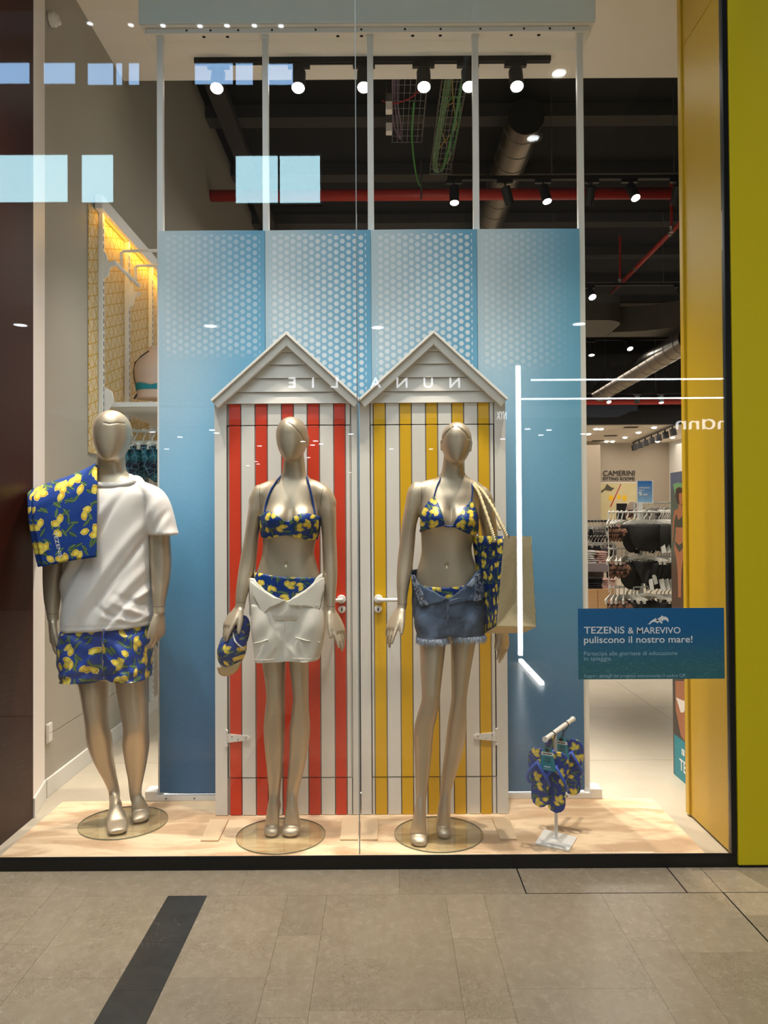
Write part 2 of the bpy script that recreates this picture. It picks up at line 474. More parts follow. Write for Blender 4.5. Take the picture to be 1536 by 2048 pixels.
# blue sea print of the four screens: paler towards the top left, white dots in columns
def screen(name, bright, dots_to, fade):
    t = MT(name); u, v, _ = t.xyz(t.co('UV'))                 # u: 0..1 across, v: metres up from the floor
    top = v.ss(1.2, 2.9)
    a = t.mix(v.ss(0.0, 2.0), rgb(54, 104, 150), rgb(116, 178, 216))
    b = t.mix(u.ss(0.0, 1.0), rgb(200, 218, 225), rgb(108, 172, 206))
    c = t.mix(top, a, b)
    um = u*0.535; col = um/0.0313
    k = col.floor(); odd = (k*0.5).frac()*2.0
    fx = (col.frac()-0.5)*0.0313
    fy = ((v/0.037 + odd*0.5).frac()-0.5)*0.037
    d = (fx*fx+fy*fy).sqrt()
    m = (-d + 0.0118).ss(-0.0008, 0.0008)*u.gt(0.045)*u.lt(0.955)*v.ss(dots_to, dots_to+0.08)*v.lt(2.83)
    if fade: m = m*(-u+1.12).ss(0.1, 1.0)
    c = t.mix(m*bright, c, rgb(230, 236, 240))
    rel = t.noise(t.co('UV'), 3, 2)
    t.set(c, 0.42); t.bump((-d+0.0118).ss(-0.002, 0.002), 0.0004, 0.25)
screen('screen_a', 0.42, 2.19, False)
screen('screen_b', 0.82, 1.95, False)
screen('screen_c', 0.82, 1.95, False)
screen('screen_d', 0.45, 2.12, True)

# geometric wallpaper: cream with ochre line pattern
t = MT('wallpaper'); x, y, z = t.xyz(t.co()); L = None
for a in (0.35, 1.0, 1.9, 2.6):
    q = (y*math.cos(a)+z*math.sin(a))*15.0
    m = ((q.frac()-0.5).abs()).lt(0.045)
    L = m if L is None else L.mx(m)
t.set(t.mix(L, rgb(216, 196, 158), rgb(196, 152, 48)), 0.7)
# slots of the shop uprights
t = MT('slot_strip'); x, y, z = t.xyz(t.co()); t.set(t.mix((z*22.0).frac().lt(0.62), rgb(210, 206, 200), rgb(16, 15, 14)), 0.5)
# wood of the low cabinet
t = MT('pale_wood'); x, y, z = t.xyz(t.co()); n = t.noise(t.vec(x*1.0, y*1.0, z*12.0), 6, 3); t.set(t.mix(n, rgb(196, 150, 100), rgb(216, 172, 122)), 0.5)
# sea sticker
t = MT('sticker_sea'); x, y, z = t.xyz(t.co()); n = t.noise(t.vec(x*1.0, 0.0, z*2.2), 38, 4, 0.7, 1.6)
c = t.mix(z.ss(0.02, 0.24), rgb(44, 106, 116), rgb(0, 98, 152)); c = t.mix(n.ss(0.5, 0.7)*((-z+0.20)*6.0).clamp()*0.45, c, rgb(110, 160, 160)); t.set(c, 0.45)
t = MT('blue_fade'); x, y, z = t.xyz(t.co('Generated')); t.set(t.mix(z, rgb(150, 190, 224), rgb(36, 110, 190)), 0.5)
t = MT('poster_scene'); x, y, z = t.xyz(t.co()); c = t.mix(z.ss(0.55, 0.62), rgb(70, 62, 58), rgb(84, 62, 50)); c = t.mix(z.ss(1.1, 1.25), c, rgb(92, 96, 84)); c = t.mix(z.ss(1.52, 1.6), c, rgb(96, 100, 122)); t.set(c, 0.5)
t = MT('beach_picture'); x, y, z = t.xyz(t.co()); n = t.noise(t.co(), 3, 3); t.set(t.mix(n, rgb(206, 196, 160), rgb(184, 166, 112)), 0.6)

# ------------------------------------------------------------------ the shell
SOF = 4.34                      # soffit over the window display
GY = 3.094                      # outer face of the shop glass
# passage floor: a slab of grout, then stone tiles one by one
struct('floor', MB().box(-9, 9, -9, 3.09, -0.12, -0.012), 'grout')
FL = bpy.data.objects['floor']
unit = MB().box(-0.5, 0.5, -0.5, 0.5, -1, 0)
def unit_mesh(name, mname):
    o = unit.build(name, mname); me = o.data; bpy.data.objects.remove(o); return me
tile_me, tile_dark_me = unit_mesh('tile', 'stone_tile'), unit_mesh('tile_dark', 'dark_marble')
def tile(x0, x1, y0, y1, me=None, gap=0.0007, dz=0.0, parent=None, name='tile', th=0.012):
    o = bpy.data.objects.new(name, me or tile_me); C.objects.link(o); o.parent = parent or FL
    o.location = ((x0+x1)/2, (y0+y1)/2, dz); o.scale = (x1-x0-gap, y1-y0-gap, th); return o
EDGE = 2.878
xs = [-2.6, -1.9, -1.25, -0.55, 0.05, 0.52, 1.118, 1.25, 1.9, 2.6]
for a, b in zip(xs, xs[1:]): tile(a, b, EDGE, 3.088, gap=0.003 if a > 0.4 else 0.0007)
tile(-4.5, -2.6, EDGE, 3.088); tile(2.6, 4.5, EDGE, 3.088)
cols = [(-2.45, -2.3), (-2.3, -1.86), (-1.86, -1.71), (-1.71, -1.25), (-1.25, -1.11), (-1.11, -0.81), (-0.81, -0.665), (-0.665, -0.365),
        (-0.365, -0.22), (-0.22, 0.218), (0.218, 0.36), (0.36, 0.796), (0.796, 0.94), (0.94, 1.248), (1.248, 1.7), (1.7, 1.84), (1.84, 2.3), (2.3, 2.45)]
cuts = {-1.11: [2.36, 1.85], -0.81: [2.56, 2.30, 1.9], -0.665: [2.36, 1.8], -0.365: [2.60, 2.17, 1.7], -0.22: [2.20, 1.5], 0.218: [2.57, 2.16, 1.7],
        0.36: [2.295, 1.7], 0.796: [2.55, 1.95], 0.94: [2.48, 1.8], -1.25: [2.55, 2.1]}
for a, b in cols:
    ys = [EDGE] + cuts.get(a, [EDGE-0.3-random.random()*0.3, EDGE-0.9-random.random()*0.3]) + [1.2, 0.6]
    for y1, y0 in zip(ys, ys[1:]):
        d = (a == -0.81)
        tile(a + (0.004 if a == 1.248 else 0), b, y0, y1, tile_dark_me if d else None, 0.0008)
for x, y0, y1 in ((0.52, EDGE, 3.088), (1.118, EDGE, 3.088), (1.2505, 1.2, EDGE)):
    struct('joint', MB().box(x-.0025, x+.0025, y0, y1, -.004, .0004), 'grout_dark', FL)
struct('joint', MB().box(.52, 3.0, EDGE-.0018, EDGE+.0018, -.004, .0004), 'grout_dark', FL)
struct('floor_far', MB().box(-9, 9, -9, 0.6, -0.011, -0.001), 'stone_tile', FL)

# sill and frame of the shop window
struct('trim_1', MB().box(-2.6, 1.398, 3.084, 3.108, 0.0, 0.047).box(-2.6, 1.398, 3.084, 3.090, 0.047, 0.056), 'black', bevel=0.002)
struct('trim_2', MB().box(1.376, 1.398, 3.082, 3.112, 0.056, 5.0), 'black', bevel=0.002)
win = setting('window_1', (0, GY+0.005, 0.05))
struct('pane', MB().box(-2.6, -0.1072, GY, GY+0.010, 0.056, 4.6), 'pane_glass', win)
struct('pane', MB().box(-0.1032, 1.374, GY, GY+0.010, 0.056, 4.6), 'pane_glass', win)
struct('silicone_seam', MB().box(-0.1071, -0.1033, GY+0.001, GY+0.009, 0.056, 4.6), 'seam_grey', win)
# yellow pillar to the right, yellow lining panels inside
struct('trim_3', MB().box(1.400, 3.2, 3.076, 3.1125, 0.012, 6.0).box(1.436, 3.2, 3.113, 3.70, 0.012, 6.0), 'yellow_pillar', bevel=0.002)
struct('pillar_shadow_strip', MB().box(1.402, 3.2, 3.085, 3.111, 0.0, 0.0118), 'black_matte')  # shadow line under the pillar, made as a black strip
lin = setting('wall_right', (1.41, 3.4, 0))
struct('lining_panel', MB().box(1.422, 1.4345, 3.114, 3.603, 0.010, 3.617), 'yellow_panel', lin, bevel=0.0015)
struct('lining_panel', MB().box(1.422, 1.4345, 3.114, 3.603, 3.621, SOF), 'yellow_panel', lin, bevel=0.0015)
struct('lining_lip', MB().box(1.412, 1.4345, 3.606, 3.645, 0.010, SOF), 'yellow_panel', lin, bevel=0.003)
# left: brown lacquer lining, white splayed jamb, grey wall
struct('trim_5', MB().box(-1.72, -1.66, 3.112, 3.645, 0.0, SOF), 'brown_panel', bevel=0.002)
struct('trim_6', MB().prism([(-1.66, 3.645), (-1.72, 3.905), (-1.80, 3.905), (-1.80, 3.645)], (0, 0, 0), (1, 0, 0), (0, 1, 0), (0, 0, SOF)), 'jamb_white', bevel=0.002)
struct('baseboard_left', MB().prism([(-1.652, 3.645), (-1.712, 3.906), (-1.73, 3.906), (-1.67, 3.645)], (0, 0, 0), (1, 0, 0), (0, 1, 0), (0, 0, 0.092))
       .box(-1.73, -1.708, 3.907, 11.0, 0.0, 0.092), 'white_paint', bevel=0.002)
wl = MB().box(-1.86, -1.72, 3.907, 22.0, 0.0, 0.305).box(-1.86, -1.72, 3.907, 22.0, 0.309, 5.46).box(-1.86, -1.7245, 3.907, 22.0, 0.304, 0.310)
struct('wall_left', wl, 'wall_grey')
# ceilings
struct('ceiling', MB().box(-1.72, 3.2, 3.07, 5.06, SOF, SOF+0.12).box(-1.72, 3.2, 5.06, 5.10, SOF, 5.46), 'soffit')
struct('ceiling_slab', MB().box(-1.9, 9.5, 4.9, 22, 5.46, 5.6), 'slab_dark')
CS = bpy.data.objects['ceiling_slab']
for i, Y in enumerate((7.44, 8.68, 10.1, 11.35, 12.65, 13.9, 15.2, 16.5)):
    struct('beam', MB().box(-1.719, 9.4, Y, Y+0.20, 5.33, 5.459), 'beam_grey', CS)
struct('beam', MB().box(-1.56, -1.40, 5.11, 16, 5.24, 5.329), 'beam_grey', CS)
# access hatch, header box above the screens
struct('trim_7', MB().box(-1.016, -0.62, 4.77, 4.774, SOF-0.0008, SOF+0.01).box(-1.016, -1.012, 4.35, 4.77, SOF-0.0008, SOF+0.01).box(-0.624, -0.62, 4.35, 4.77, SOF-0.0008, SOF+0.01), 'seam_dark')
hb = struct('trim_8', MB().box(-1.215, 1.075, 3.82, 4.06, 3.888, SOF-0.001), 'header_blue', bevel=0.003)
struct('underside', MB().box(-1.21, 1.07, 3.824, 4.056, 3.880, 3.8875), 'white_paint', hb)
# shop floor: grey border then big beige tiles
struct('floor_shop', MB().box(-1.9, 9.5, 3.091, 22, -0.12, -0.012), 'grout')
FS = bpy.data.objects['floor_shop']
shop_me = unit_mesh('shop_tile', 'shop_tile')
gx = [-1.75, -0.41, 0.79, 1.99, 3.19, 4.39, 5.6, 6.8, 8.0, 9.4]; gy = [3.11, 4.47, 5.72, 6.95, 8.2, 9.4, 10.6, 11.8, 13.0, 14.2, 15.4, 16.6, 17.8, 19.0, 20.2, 21.4]
for a, b in zip(gx, gx[1:]):
    for c, d in zip(gy, gy[1:]):
        tile(a, b, c, d, shop_me, 0.003, parent=FS)
# far end of the shop: fitting room wall, its white ceiling
struct('wall_back', MB().box(5.72, 7.72, 20.8, 20.95, 0, 3.5).box(3.0, 5.72, 20.3, 20.95, 0, 3.5), 'far_wall')
struct('wall_right_far', MB().box(7.72, 7.9, 15.0, 20.95, 0, 3.5), 'white_paint')
struct('wall_side', MB().box(9.3, 9.5, 3.7, 22, 0, 5.46).box(3.2, 9.5, 3.6, 3.72, 0, 5.46), 'slab_dark')
struct('ceiling_far', MB().box(2.5, 9.3, 17.0, 21.0, 3.5, 3.62).box(-1.7, 9.3, 17.0, 17.06, 3.62, 5.46).box(-1.7, 5.0, 21.0, 21.2, 0, 5.46), 'far_ceiling')
bpy.data.objects['ceiling_far'].data.materials[0] = M['far_ceiling']
struct('wall_end', MB().box(-1.7, 9.3, 16.93, 16.995, 3.52, 5.455), 'slab_dark')

# printed sand mat
sm = MB().box(-1.605, 1.322, 3.112, 3.848, 0.0005, 0.004).build('sand_mat', 'sand_print')
tag(sm, 'printed beach sand mat covering the floor of the window display', 'mat')

# ------------------------------------------------------------------ row of blue screens on white posts
scr = thing('display_screen', 'row of four blue dotted fabric screens on tall white posts between two rails', 'screen', (-0.06, 3.87, 0))
PX = (-1.122, -0.588, -0.057, 0.476, 1.006)
for x in PX:
    MB().box(x-0.0155, x+0.0155, 3.866, 3.896, 0.03, 3.851).build('post', 'white_metal', scr, bevel=0.002)
    MB().box(x-0.019, x+0.019, 3.863, 3.899, 3.835, 3.8505).build('post_cap', 'white_metal', scr, bevel=0.001)
tr = MB().box(-1.19, 1.05, 3.846, 3.905, 3.8515, 3.8795).build('top_rail', 'white_metal', scr, bevel=0.002)
for x in (-0.98, -0.86, -0.72, -0.55, -0.33, -0.1, 0.12, 0.3, 0.5, 0.72, 0.85, 0.97):
    MB().lathe([(0.001, 3.8445), (0.006, 3.8448), (0.006, 3.848)], (x, 0, 3.866), 10, 'y').build('bolt', 'screw', tr)
for x in (-0.90, -0.78, -0.22, -0.10, 0.16, 0.30, 0.66, 0.80):
    MB().lathe([(0.001, 3.8505), (0.009, 3.8507), (0.009, 3.853)], (x, 3.875, 0), 12).build('hole', 'gap_black', tr)
br = MB().box(-1.175, 1.035, 3.842, 3.90, 0.0045, 0.032).build('base_rail', 'white_metal', scr, bevel=0.002)
for x in (-1.165, 1.045):
    MB().box(x-0.03, x+0.03, 3.84, 3.93, 0.0042, 0.052).build('end_block', 'white_metal', scr, bevel=0.003)
for i, x in enumerate((-1.09, -0.95, 0.79, 0.9)):
    MB().lathe([(0.001, 3.8405), (0.004, 3.8408), (0.004, 3.843)], (x, 0, 0.017), 10, 'y').build('bolt', 'screw', br)
xe = [-1.124, -0.5895, -0.0575, 0.4745, 0.9905]
for i, (a, b) in enumerate(zip(xe, xe[1:])):
    a += 0.0012; b -= 0.0012
    m = MB(); n = 12
    vs, uv = [], []
    for k in range(2):
        for j in range(n+1):
            u = j/n
            for z in (0.042 if i else 0.040, 2.851):
                dip = 0.006*(2*abs(u-0.5))**6 if z < 1 else 0
                vs.append((a+(b-a)*u, (3.846 if k == 0 else 3.861) - (0.004*math.sin(PI*u) if k == 0 else 0), z+dip)); uv.append((u, z))
    o2 = 2*(n+1); fs = []
    for j in range(n):
        p = 2*j
        fs += [(p, p+2, p+3, p+1), (o2+p, o2+p+1, o2+p+3, o2+p+2), (p, o2+p, o2+p+2, p+2), (p+1, p+3, o2+p+3, o2+p+1)]
    fs += [(0, 1, o2+1, o2), (2*n, o2+2*n, o2+2*n+1, 2*n+1)]
    m.add(vs, fs, uv)
    o = m.build('screen_panel', ('screen_a', 'screen_b', 'screen_c', 'screen_d')[i], scr)

# ------------------------------------------------------------------ two beach huts
HY = 3.65
def hx(px, py=1200): return at(px, py, Y=HY).x
def hz(py, px=570): return at(px, py, Y=HY).z
def hut(stripe, label, L, R, frame_l, frame_r, reds, apex, eave_l, eave_r, door_l, door_r, hinge_left, hinge_ys, handle_px):
    cx = (hx(L)+hx(R))/2
    h = thing('beach_hut', label, 'beach hut', (cx, HY, 0.004))
    z0, zt = 0.006, hz(808)
    xL, xR = hx(L), hx(R)
    dz0, dz1 = hz(1555), hz(851)
    dl, dr = hx(door_l), hx(door_r)
    # backing board in the grey of the grooves
    MB().box(xL+0.004, xR-0.004, HY+0.012, HY+0.045, z0, zt).build('backing', 'groove_grey', h)
    # stiles left and right
    MB().box(xL, hx(frame_l)-0.003, HY-0.004, HY+0.044, z0, zt).build('stile', 'plank_white', h, bevel=0.0015)
    MB().box(hx(frame_r)+0.003, xR, HY-0.004, HY+0.044, z0, zt).build('stile', 'plank_white', h, bevel=0.0015)
    # door with its own boards
    door = MB().box(dl+0.004, dr-0.004, HY+0.006, HY+0.0115, dz0+0.004, dz1-0.004).build('door', 'groove_grey', h)
    edges = [frame_l]; cols_ = []
    for a, b in reds:
        if a-edges[-1] > 1: cols_.append((edges[-1], a, 'plank_white'))
        cols_.append((a, b, stripe)); edges.append(b)
    cols_.append((edges[-1], frame_r, 'plank_white'))
    g = 0.0026
    for a, b, m in cols_:
        xa, xb = hx(a)+g, hx(b)-g
        if xb-xa < 0.004: continue
        MB().box(xa, xb, HY-0.002, HY+0.0115, dz1+0.0025, zt).build('plank', m, h, bevel=0.0012)
        MB().box(xa, xb, HY-0.002, HY+0.0115, z0, dz0-0.0025).build('plank', m, h, bevel=0.0012)
        if xa < dl+0.003 and xb > dl+0.01: MB().box(xa, dl-0.0025, HY-0.002, HY+0.0115, dz0, dz1).build('plank', m, h); xa = dl+0.0025
        if xb > dr-0.003 and xa < dr-0.01: MB().box(dr+0.0025, xb, HY-0.002, HY+0.0115, dz0, dz1).build('plank', m, h); xb = dr-0.0025
        MB().box(xa, xb, HY-0.003, HY+0.0055, dz0+0.002, dz1-0.002).build('plank', m, door, bevel=0.0012)
    gap_x = dl if hinge_left else dr
    MB().box(gap_x-0.0025, gap_x+0.0025, HY+0.003, HY+0.011, dz0, dz1).build('door_gap', 'gap_black', h)
    MB().box(dl, dr, HY+0.003, HY+0.011, dz1-0.002, dz1+0.0022).build('door_gap', 'gap_black', h)
    ox = dr if hinge_left else dl
    MB().box(ox-0.0018, ox+0.0018, HY+0.003, HY+0.011, dz0, dz1).build('door_gap', 'gap_black' if not hinge_left else 'groove_grey', h)
    # gable of lapped boards
    ax, az = hx(apex[0], apex[1]), hz(apex[1])
    el, er = hx(eave_l, 805), hx(eave_r, 805); ez = hz(806)
    rows = [808, 785, 757.5, 730.5, 706, 684]
    bwl = 0.036
    def half(z):                                   # where the gable's inner edge lies at a height
        t = (z-ez)/(az-ez); return el+(ax-el)*t+0.02, er+(ax-er)*t-0.02
    for i, (ya, yb) in enumerate(zip(rows, rows[1:])):
        za, zb = hz(ya)+0.0012, hz(yb)-0.0012
        (a0, b0), (a1, b1) = half(za), half(zb)
        m = MB().add([(a0, HY-0.012, za), (b0, HY-0.012, za), (b1, HY-0.004, zb), (a1, HY-0.004, zb),
                      (a0, HY+0.012, za), (b0, HY+0.012, za), (b1, HY+0.012, zb), (a1, HY+0.012, zb)],
                     [(0, 1, 2, 3), (4, 7, 6, 5), (0, 4, 5, 1), (3, 2, 6, 7), (0, 3, 7, 4), (1, 5, 6, 2)])
        m.build('gable_board', 'plank_white', h)
    MB().prism([(el+0.015, ez), (er-0.015, ez), (ax, az-0.015)], (0, HY+0.0125, 0), (1, 0, 0), (0, 0, 1), (0, 0.03, 0)).build('gable_back', 'groove_grey', h)
    for sgn, ex in ((-1, el), (1, er)):
        dv = Vector((ax-ex, 0, az-ez)).normalized(); nv = Vector((dv.z, 0, -dv.x)) if sgn < 0 else Vector((-dv.z, 0, dv.x))
        P0 = Vector((ex, 0, ez)); P1 = Vector((ax, 0, az))
        w1 = 0.036
        def pr(q): return (q.x, q.z)
        # fascia board
        inner0 = P0 + nv*w1 + dv*(-0.002); inner1 = Vector((ax, 0, az - w1/abs(nv.z)))
        MB().prism([pr(P0), pr(P1), pr(inner1), pr(inner0)], (0, HY-0.040, 0), (1, 0, 0), (0, 0, 1), (0, 0.026, 0)).build('bargeboard', 'plank_white', h, bevel=0.002)
        # roof board lying on top of it
        o0 = P0 - nv*0.012 - dv*0.0; o1 = Vector((ax, 0, az + 0.012/abs(nv.z)))
        MB().prism([pr(P0-nv*0.0005), pr(P1+Vector((0, 0, 0.0006))), pr(o1), pr(o0)], (0, HY-0.052, 0), (1, 0, 0), (0, 0, 1), (0, 0.105, 0)).build('roof_board', 'plank_white', h, bevel=0.0015)
    # hinges
    for hy in hinge_ys:
        z = hz(hy); s = 1 if hinge_left else -1; x = gap_x
        hg = MB()
        hg.box(min(x-s*0.012, x-s*0.002), max(x-s*0.012, x-s*0.002), HY-0.008, HY-0.0045, z-0.040, z+0.040)
        hg.prism([(0.002*s, -0.021), (0.002*s, 0.021), (0.085*s, 0.0125), (0.098*s, 0.011), (0.105*s, 0.006), (0.107*s, 0.0), (0.105*s, -0.006), (0.098*s, -0.011), (0.085*s, -0.0125)],
                 (x, HY-0.007, z), (1, 0, 0), (0, 0, 1), (0, 0.0035, 0))
        for k in range(5): hg.cyl((x, HY-0.008, z-0.04+k*0.016+0.0012), (x, HY-0.008, z-0.04+(k+1)*0.016-0.0012), 0.0052, 10)
        for qx, qz in ((.022, .009), (.05, -.006), (.088, .001)): hg.lathe([(.0005, HY-.0086), (.0035, HY-.0082), (.0035, HY-.0069)], (x+s*qx, 0, z+qz), 8, 'y')
    ho = hg.build('hinge', 'white_metal', door)
    for qx, qz in ((.022, .009), (.05, -.006), (.088, .001)): MB().lathe([(.0005, HY-.0092), (.0026, HY-.009), (.0026, HY-.0084)], (x+s*qx, 0, z+qz), 8, 'y').build('hinge_screw', 'screw', door)
    # handle and lock
    hpx, hdir = handle_px
    x, z = hx(hpx), hz(1199)
    hd = MB().lathe([(0.004, HY-0.016), (0.018, HY-0.015), (0.021, HY-0.008), (0.021, HY-0.003)], (x, 0, z), 20, 'y')
    hd.tube([(x, HY-0.010, z), (x, HY-0.045, z), (x+hdir*0.012, HY-0.055, z), (x+hdir*0.10, HY-0.055, z), (x+hdir*0.105, HY-0.050, z)], 0.009, 10)
    hd.build('door_handle', 'white_metal', door, smooth=False)
    zk = hz(1219)
    MB().lathe([(0.0005, HY-0.012), (0.016, HY-0.0115), (0.018, HY-0.006), (0.018, HY-0.003)], (x+hdir*-0.002, 0, zk), 20, 'y').build('lock_plate', 'white_metal', door)
    MB().box(x-hdir*0.002-0.003, x-hdir*0.002+0.003, HY-0.0128, HY-0.0118, zk-0.008, zk+0.006).build('keyhole', 'screw', door)
    return h
h1 = hut('plank_red', 'red and white striped wooden beach hut on the left, with a gabled top', 430, 718.2, 455.5, 703,
         [(458.5, 483), (511.5, 536), (564.5, 588.5), (616, 640.5), (669, 692.5)], (575, 675), 429, 718.4, 454, 702, True, (930, 1200, 1475), (683, -1))
h2 = hut('plank_yellow', 'yellow and white striped wooden beach hut on the right, with a gabled top', 720.6, 1013.5, 742.5, 990,
         [(748.5, 773), (801, 825), (853.5, 877.5), (906, 930), (958, 981.5)], (866, 674), 720.6, 1010, 743.5, 990.5, False, (931, 1200, 1475), (757, 1))
def foot(h, q):
    p = [at(x, y, Z=0.012) for x, y in q]
    MB().prism([(v.x, v.y) for v in p], (0, 0, 0.0045), (1, 0, 0), (0, 1, 0), (0, 0, 0.008)).build('foot_plate', 'sand_board', h, bevel=0.002)
foot(h1, ((420, 1638), (457, 1638), (437, 1680), (401, 1680))); foot(h1, ((683, 1636), (717, 1636), (716, 1678), (680, 1678)))
foot(h2, ((722, 1636), (757, 1636), (755, 1678), (721, 1678))); foot(h2, ((984, 1634), (1018, 1634), (1034, 1677), (1000, 1677)))

# ------------------------------------------------------------------ mannequins
def cr(P, t):
    """Catmull-Rom through rows of numbers at parameter t"""
    n = len(P); i = min(int(t), n-2); f = t-i
    a, b, c, d = P[max(i-1, 0)], P[i], P[i+1], P[min(i+2, n-1)]
    return [0.5*((2*q)+(-p+r)*f+(2*p-5*q+4*r-s)*f*f+(-p+3*q-3*r+s)*f**3) for p, q, r, s in zip(a, b, c, d)]
class Loft:
    """a limb or trunk from horizontal sections read off the photograph: (px left, px right, py, Y, front depth, back depth)"""
    def __init__(s, rows, n=2.2, sub=5):
        R = []
        for x0, x1, y, Y, bf, bb in rows:
            a, b = at(x0, y, Y=Y), at(x1, y, Y=Y)
            R.append([(a.z+b.z)/2, (a.x+b.x)/2, Y, (b.x-a.x)/2, bf, bb])
        s.n = n; m = len(R)
        s.R = [cr(R, i/sub) for i in range((m-1)*sub+1)]
        s.bumps = []
        if s.R[0][0] > s.R[-1][0]: s.R.reverse()          # z ascending
    def sec(s, z):
        R = s.R
        if z <= R[0][0]: return R[0]
        for a, b in zip(R, R[1:]):
            if z <= b[0]:
                f = (z-a[0])/max(b[0]-a[0], 1e-6); return [p+(q-p)*f for p, q in zip(a, b)]
        return R[-1]
    def pt(s, th, z, off=0.0):
        """surface point: th = 0 towards +X, -90 degrees towards the viewer"""
        _, cx, cy, rx, bf, bb = s.sec(z)
        c, d = math.cos(th), math.sin(th); e = 2/s.n
        x = cx + (rx+off)*math.copysign(abs(c)**e, c)
        y = cy + ((bf if d < 0 else bb)+off)*math.copysign(abs(d)**e, d)
        if d < 0:
            for bx, bz, sx, sz, amp in s.bumps: y -= amp*math.exp(-((x-bx)/sx)**2-((z-bz)/sz)**2)*min(1, -d*2.2)
        return Vector((x, y, z))
    def front(s, x, z, off=0.0):
        _, cx, cy, rx, bf, bb = s.sec(z)
        c = max(-0.995, min(0.995, (x-cx)/(rx+off)))
        c2 = math.copysign(abs(c)**(s.n/2), c)
        return s.pt(-math.acos(max(-1, min(1, c2))), z, off)
    def front_px(s, px, py, off=0.0, Y0=3.4):
        Y = Y0
        for _ in range(4):
            a = at(px, py, Y=Y); p = s.front(a.x, a.z, off); Y = p.y
        return Vector((at(px, py, Y=Y).x, Y, at(px, py, Y=Y).z))
    def mesh(s, mb, seg=40, tip0=0.0, tip1=0.0):
        R = []
        z0, z1 = s.R[0][0], s.R[-1][0]
        def shrink(q, dz, k):
            q = list(q); q[0] += dz; q[3] *= k; q[4] *= k; q[5] *= k; return q
        rows = list(s.R)
        if tip0: rows = [shrink(rows[0], -tip0*math.sin(a), math.cos(a)) for a in (1.45, 1.2, 0.8, 0.4)] + rows
        if tip1: rows = rows + [shrink(rows[-1], tip1*math.sin(a), math.cos(a)) for a in (0.4, 0.8, 1.2, 1.45)]
        e = 2/s.n
        for z, cx, cy, rx, bf, bb in rows:
            ring = []
            for k in range(seg):
                th = 2*PI*k/seg; c, d = math.cos(th), math.sin(th)
                x = cx + rx*math.copysign(abs(c)**e, c); y = cy + (bf if d < 0 else bb)*math.copysign(abs(d)**e, d)
                if d < 0:
                    for bx, bz, sx, sz, amp in s.bumps: y -= amp*math.exp(-((x-bx)/sx)**2-((z-bz)/sz)**2)*min(1, -d*2.2)
                ring.append((x, y, z))
            R.append(ring)
        mb.rings(R); return mb
def capsule(mb, path, rad, n=12, flat=None):
    """round-ended tapering limb; flat = (axis, factor) squeezes the section along an axis"""
    P = [Vector(p) for p in path]; m = len(P)
    pts, rs = [], []
    sub = 4
    for i in range((m-1)*sub+1):
        q = cr([list(p)+[r] for p, r in zip(P, rad)], i/sub); pts.append(Vector(q[:3])); rs.append(max(q[3], 0.001))
    d0 = (pts[0]-pts[1]).normalized(); d1 = (pts[-1]-pts[-2]).normalized()
    pre = [(pts[0]+d0*rs[0]*math.sin(a), rs[0]*math.cos(a)) for a in (1.4, 1.0, 0.5)]
    post = [(pts[-1]+d1*rs[-1]*math.sin(a), rs[-1]*math.cos(a)) for a in (0.5, 1.0, 1.4)]
    allp = pre + list(zip(pts, rs)) + post
    k = MB(); k.tube([a for a, b in allp], [b for a, b in allp], n)
    vs = k.v
    if flat:
        ax, f = Vector(flat[0]).normalized(), flat[1]; out = []
        nper = n
        for i, (c, r) in enumerate(allp):
            for v in vs[i*nper:(i+1)*nper]:
                w = Vector(v)-c; out.append(c + w + ax*(w.dot(ax)*(f-1)))
        vs = out
    mb.add(vs, k.f); return mb
def hand(mb, W, d, a, s=1.0, curl=(18, 22, 28, 34), thumb=(0.55, 0.75, 0.12), spread=0.06, flip=1):
    """palm and five fingers: W wrist, d towards the fingertips, a across the palm towards the thumb"""
    W, d = Vector(W), Vector(d).normalized(); a = Vector(a); a = (a-d*a.dot(d)).normalized(); n = d.cross(a)*flip
    R = []
    for t, w, th in ((-0.016, .012, .012), (-0.002, .0195, .0165), (.020, .027, .0155), (.045, .034, .0145), (.070, .036, .0125), (.088, .034, .0105), (.096, .028, .006)):
        c = W + d*t*s; ring = []
        for k in range(20):
            q = 2*PI*k/20; cc, ss = math.cos(q), math.sin(q)
            ring.append(c + a*(w*s*math.copysign(abs(cc)**0.8, cc)) + n*(th*s*math.copysign(abs(ss)**0.8, ss)))
        R.append(ring)
    mb.rings(R)
    for k, (off, L, r) in enumerate(((.0265, .072, .0076), (.0090, .081, .0078), (-.0085, .075, .0075), (-.0260, .058, .0066))):
        base = W + d*(.082 - 0.35*abs(off-.006))*s + a*off*s
        dirv = (d + a*(spread*(1.5-k))).normalized()
        pts = [base]; ang = 0
        for seg, f in enumerate((.46, .30, .24)):
            ang += math.radians(curl[k])*(0.6 if seg == 0 else 1.0)
            v = dirv*math.cos(ang) + n*math.sin(ang)
            pts.append(pts[-1] + v*L*f*s)
        capsule(mb, pts, [r*s*1.08, r*s, r*s*0.92, r*s*0.72], 10)
    t0 = W + d*.012*s + a*.016*s
    v1 = (d*thumb[1] + a*thumb[0] + n*thumb[2]).normalized(); v2 = (v1 + d*0.45 + n*0.10).normalized()
    capsule(mb, [t0, t0+v1*.040*s, t0+v1*.040*s+v2*.030*s, t0+v1*.040*s+v2*.052*s], [.0135*s, .0112*s, .0098*s, .0075*s], 10)
    return mb
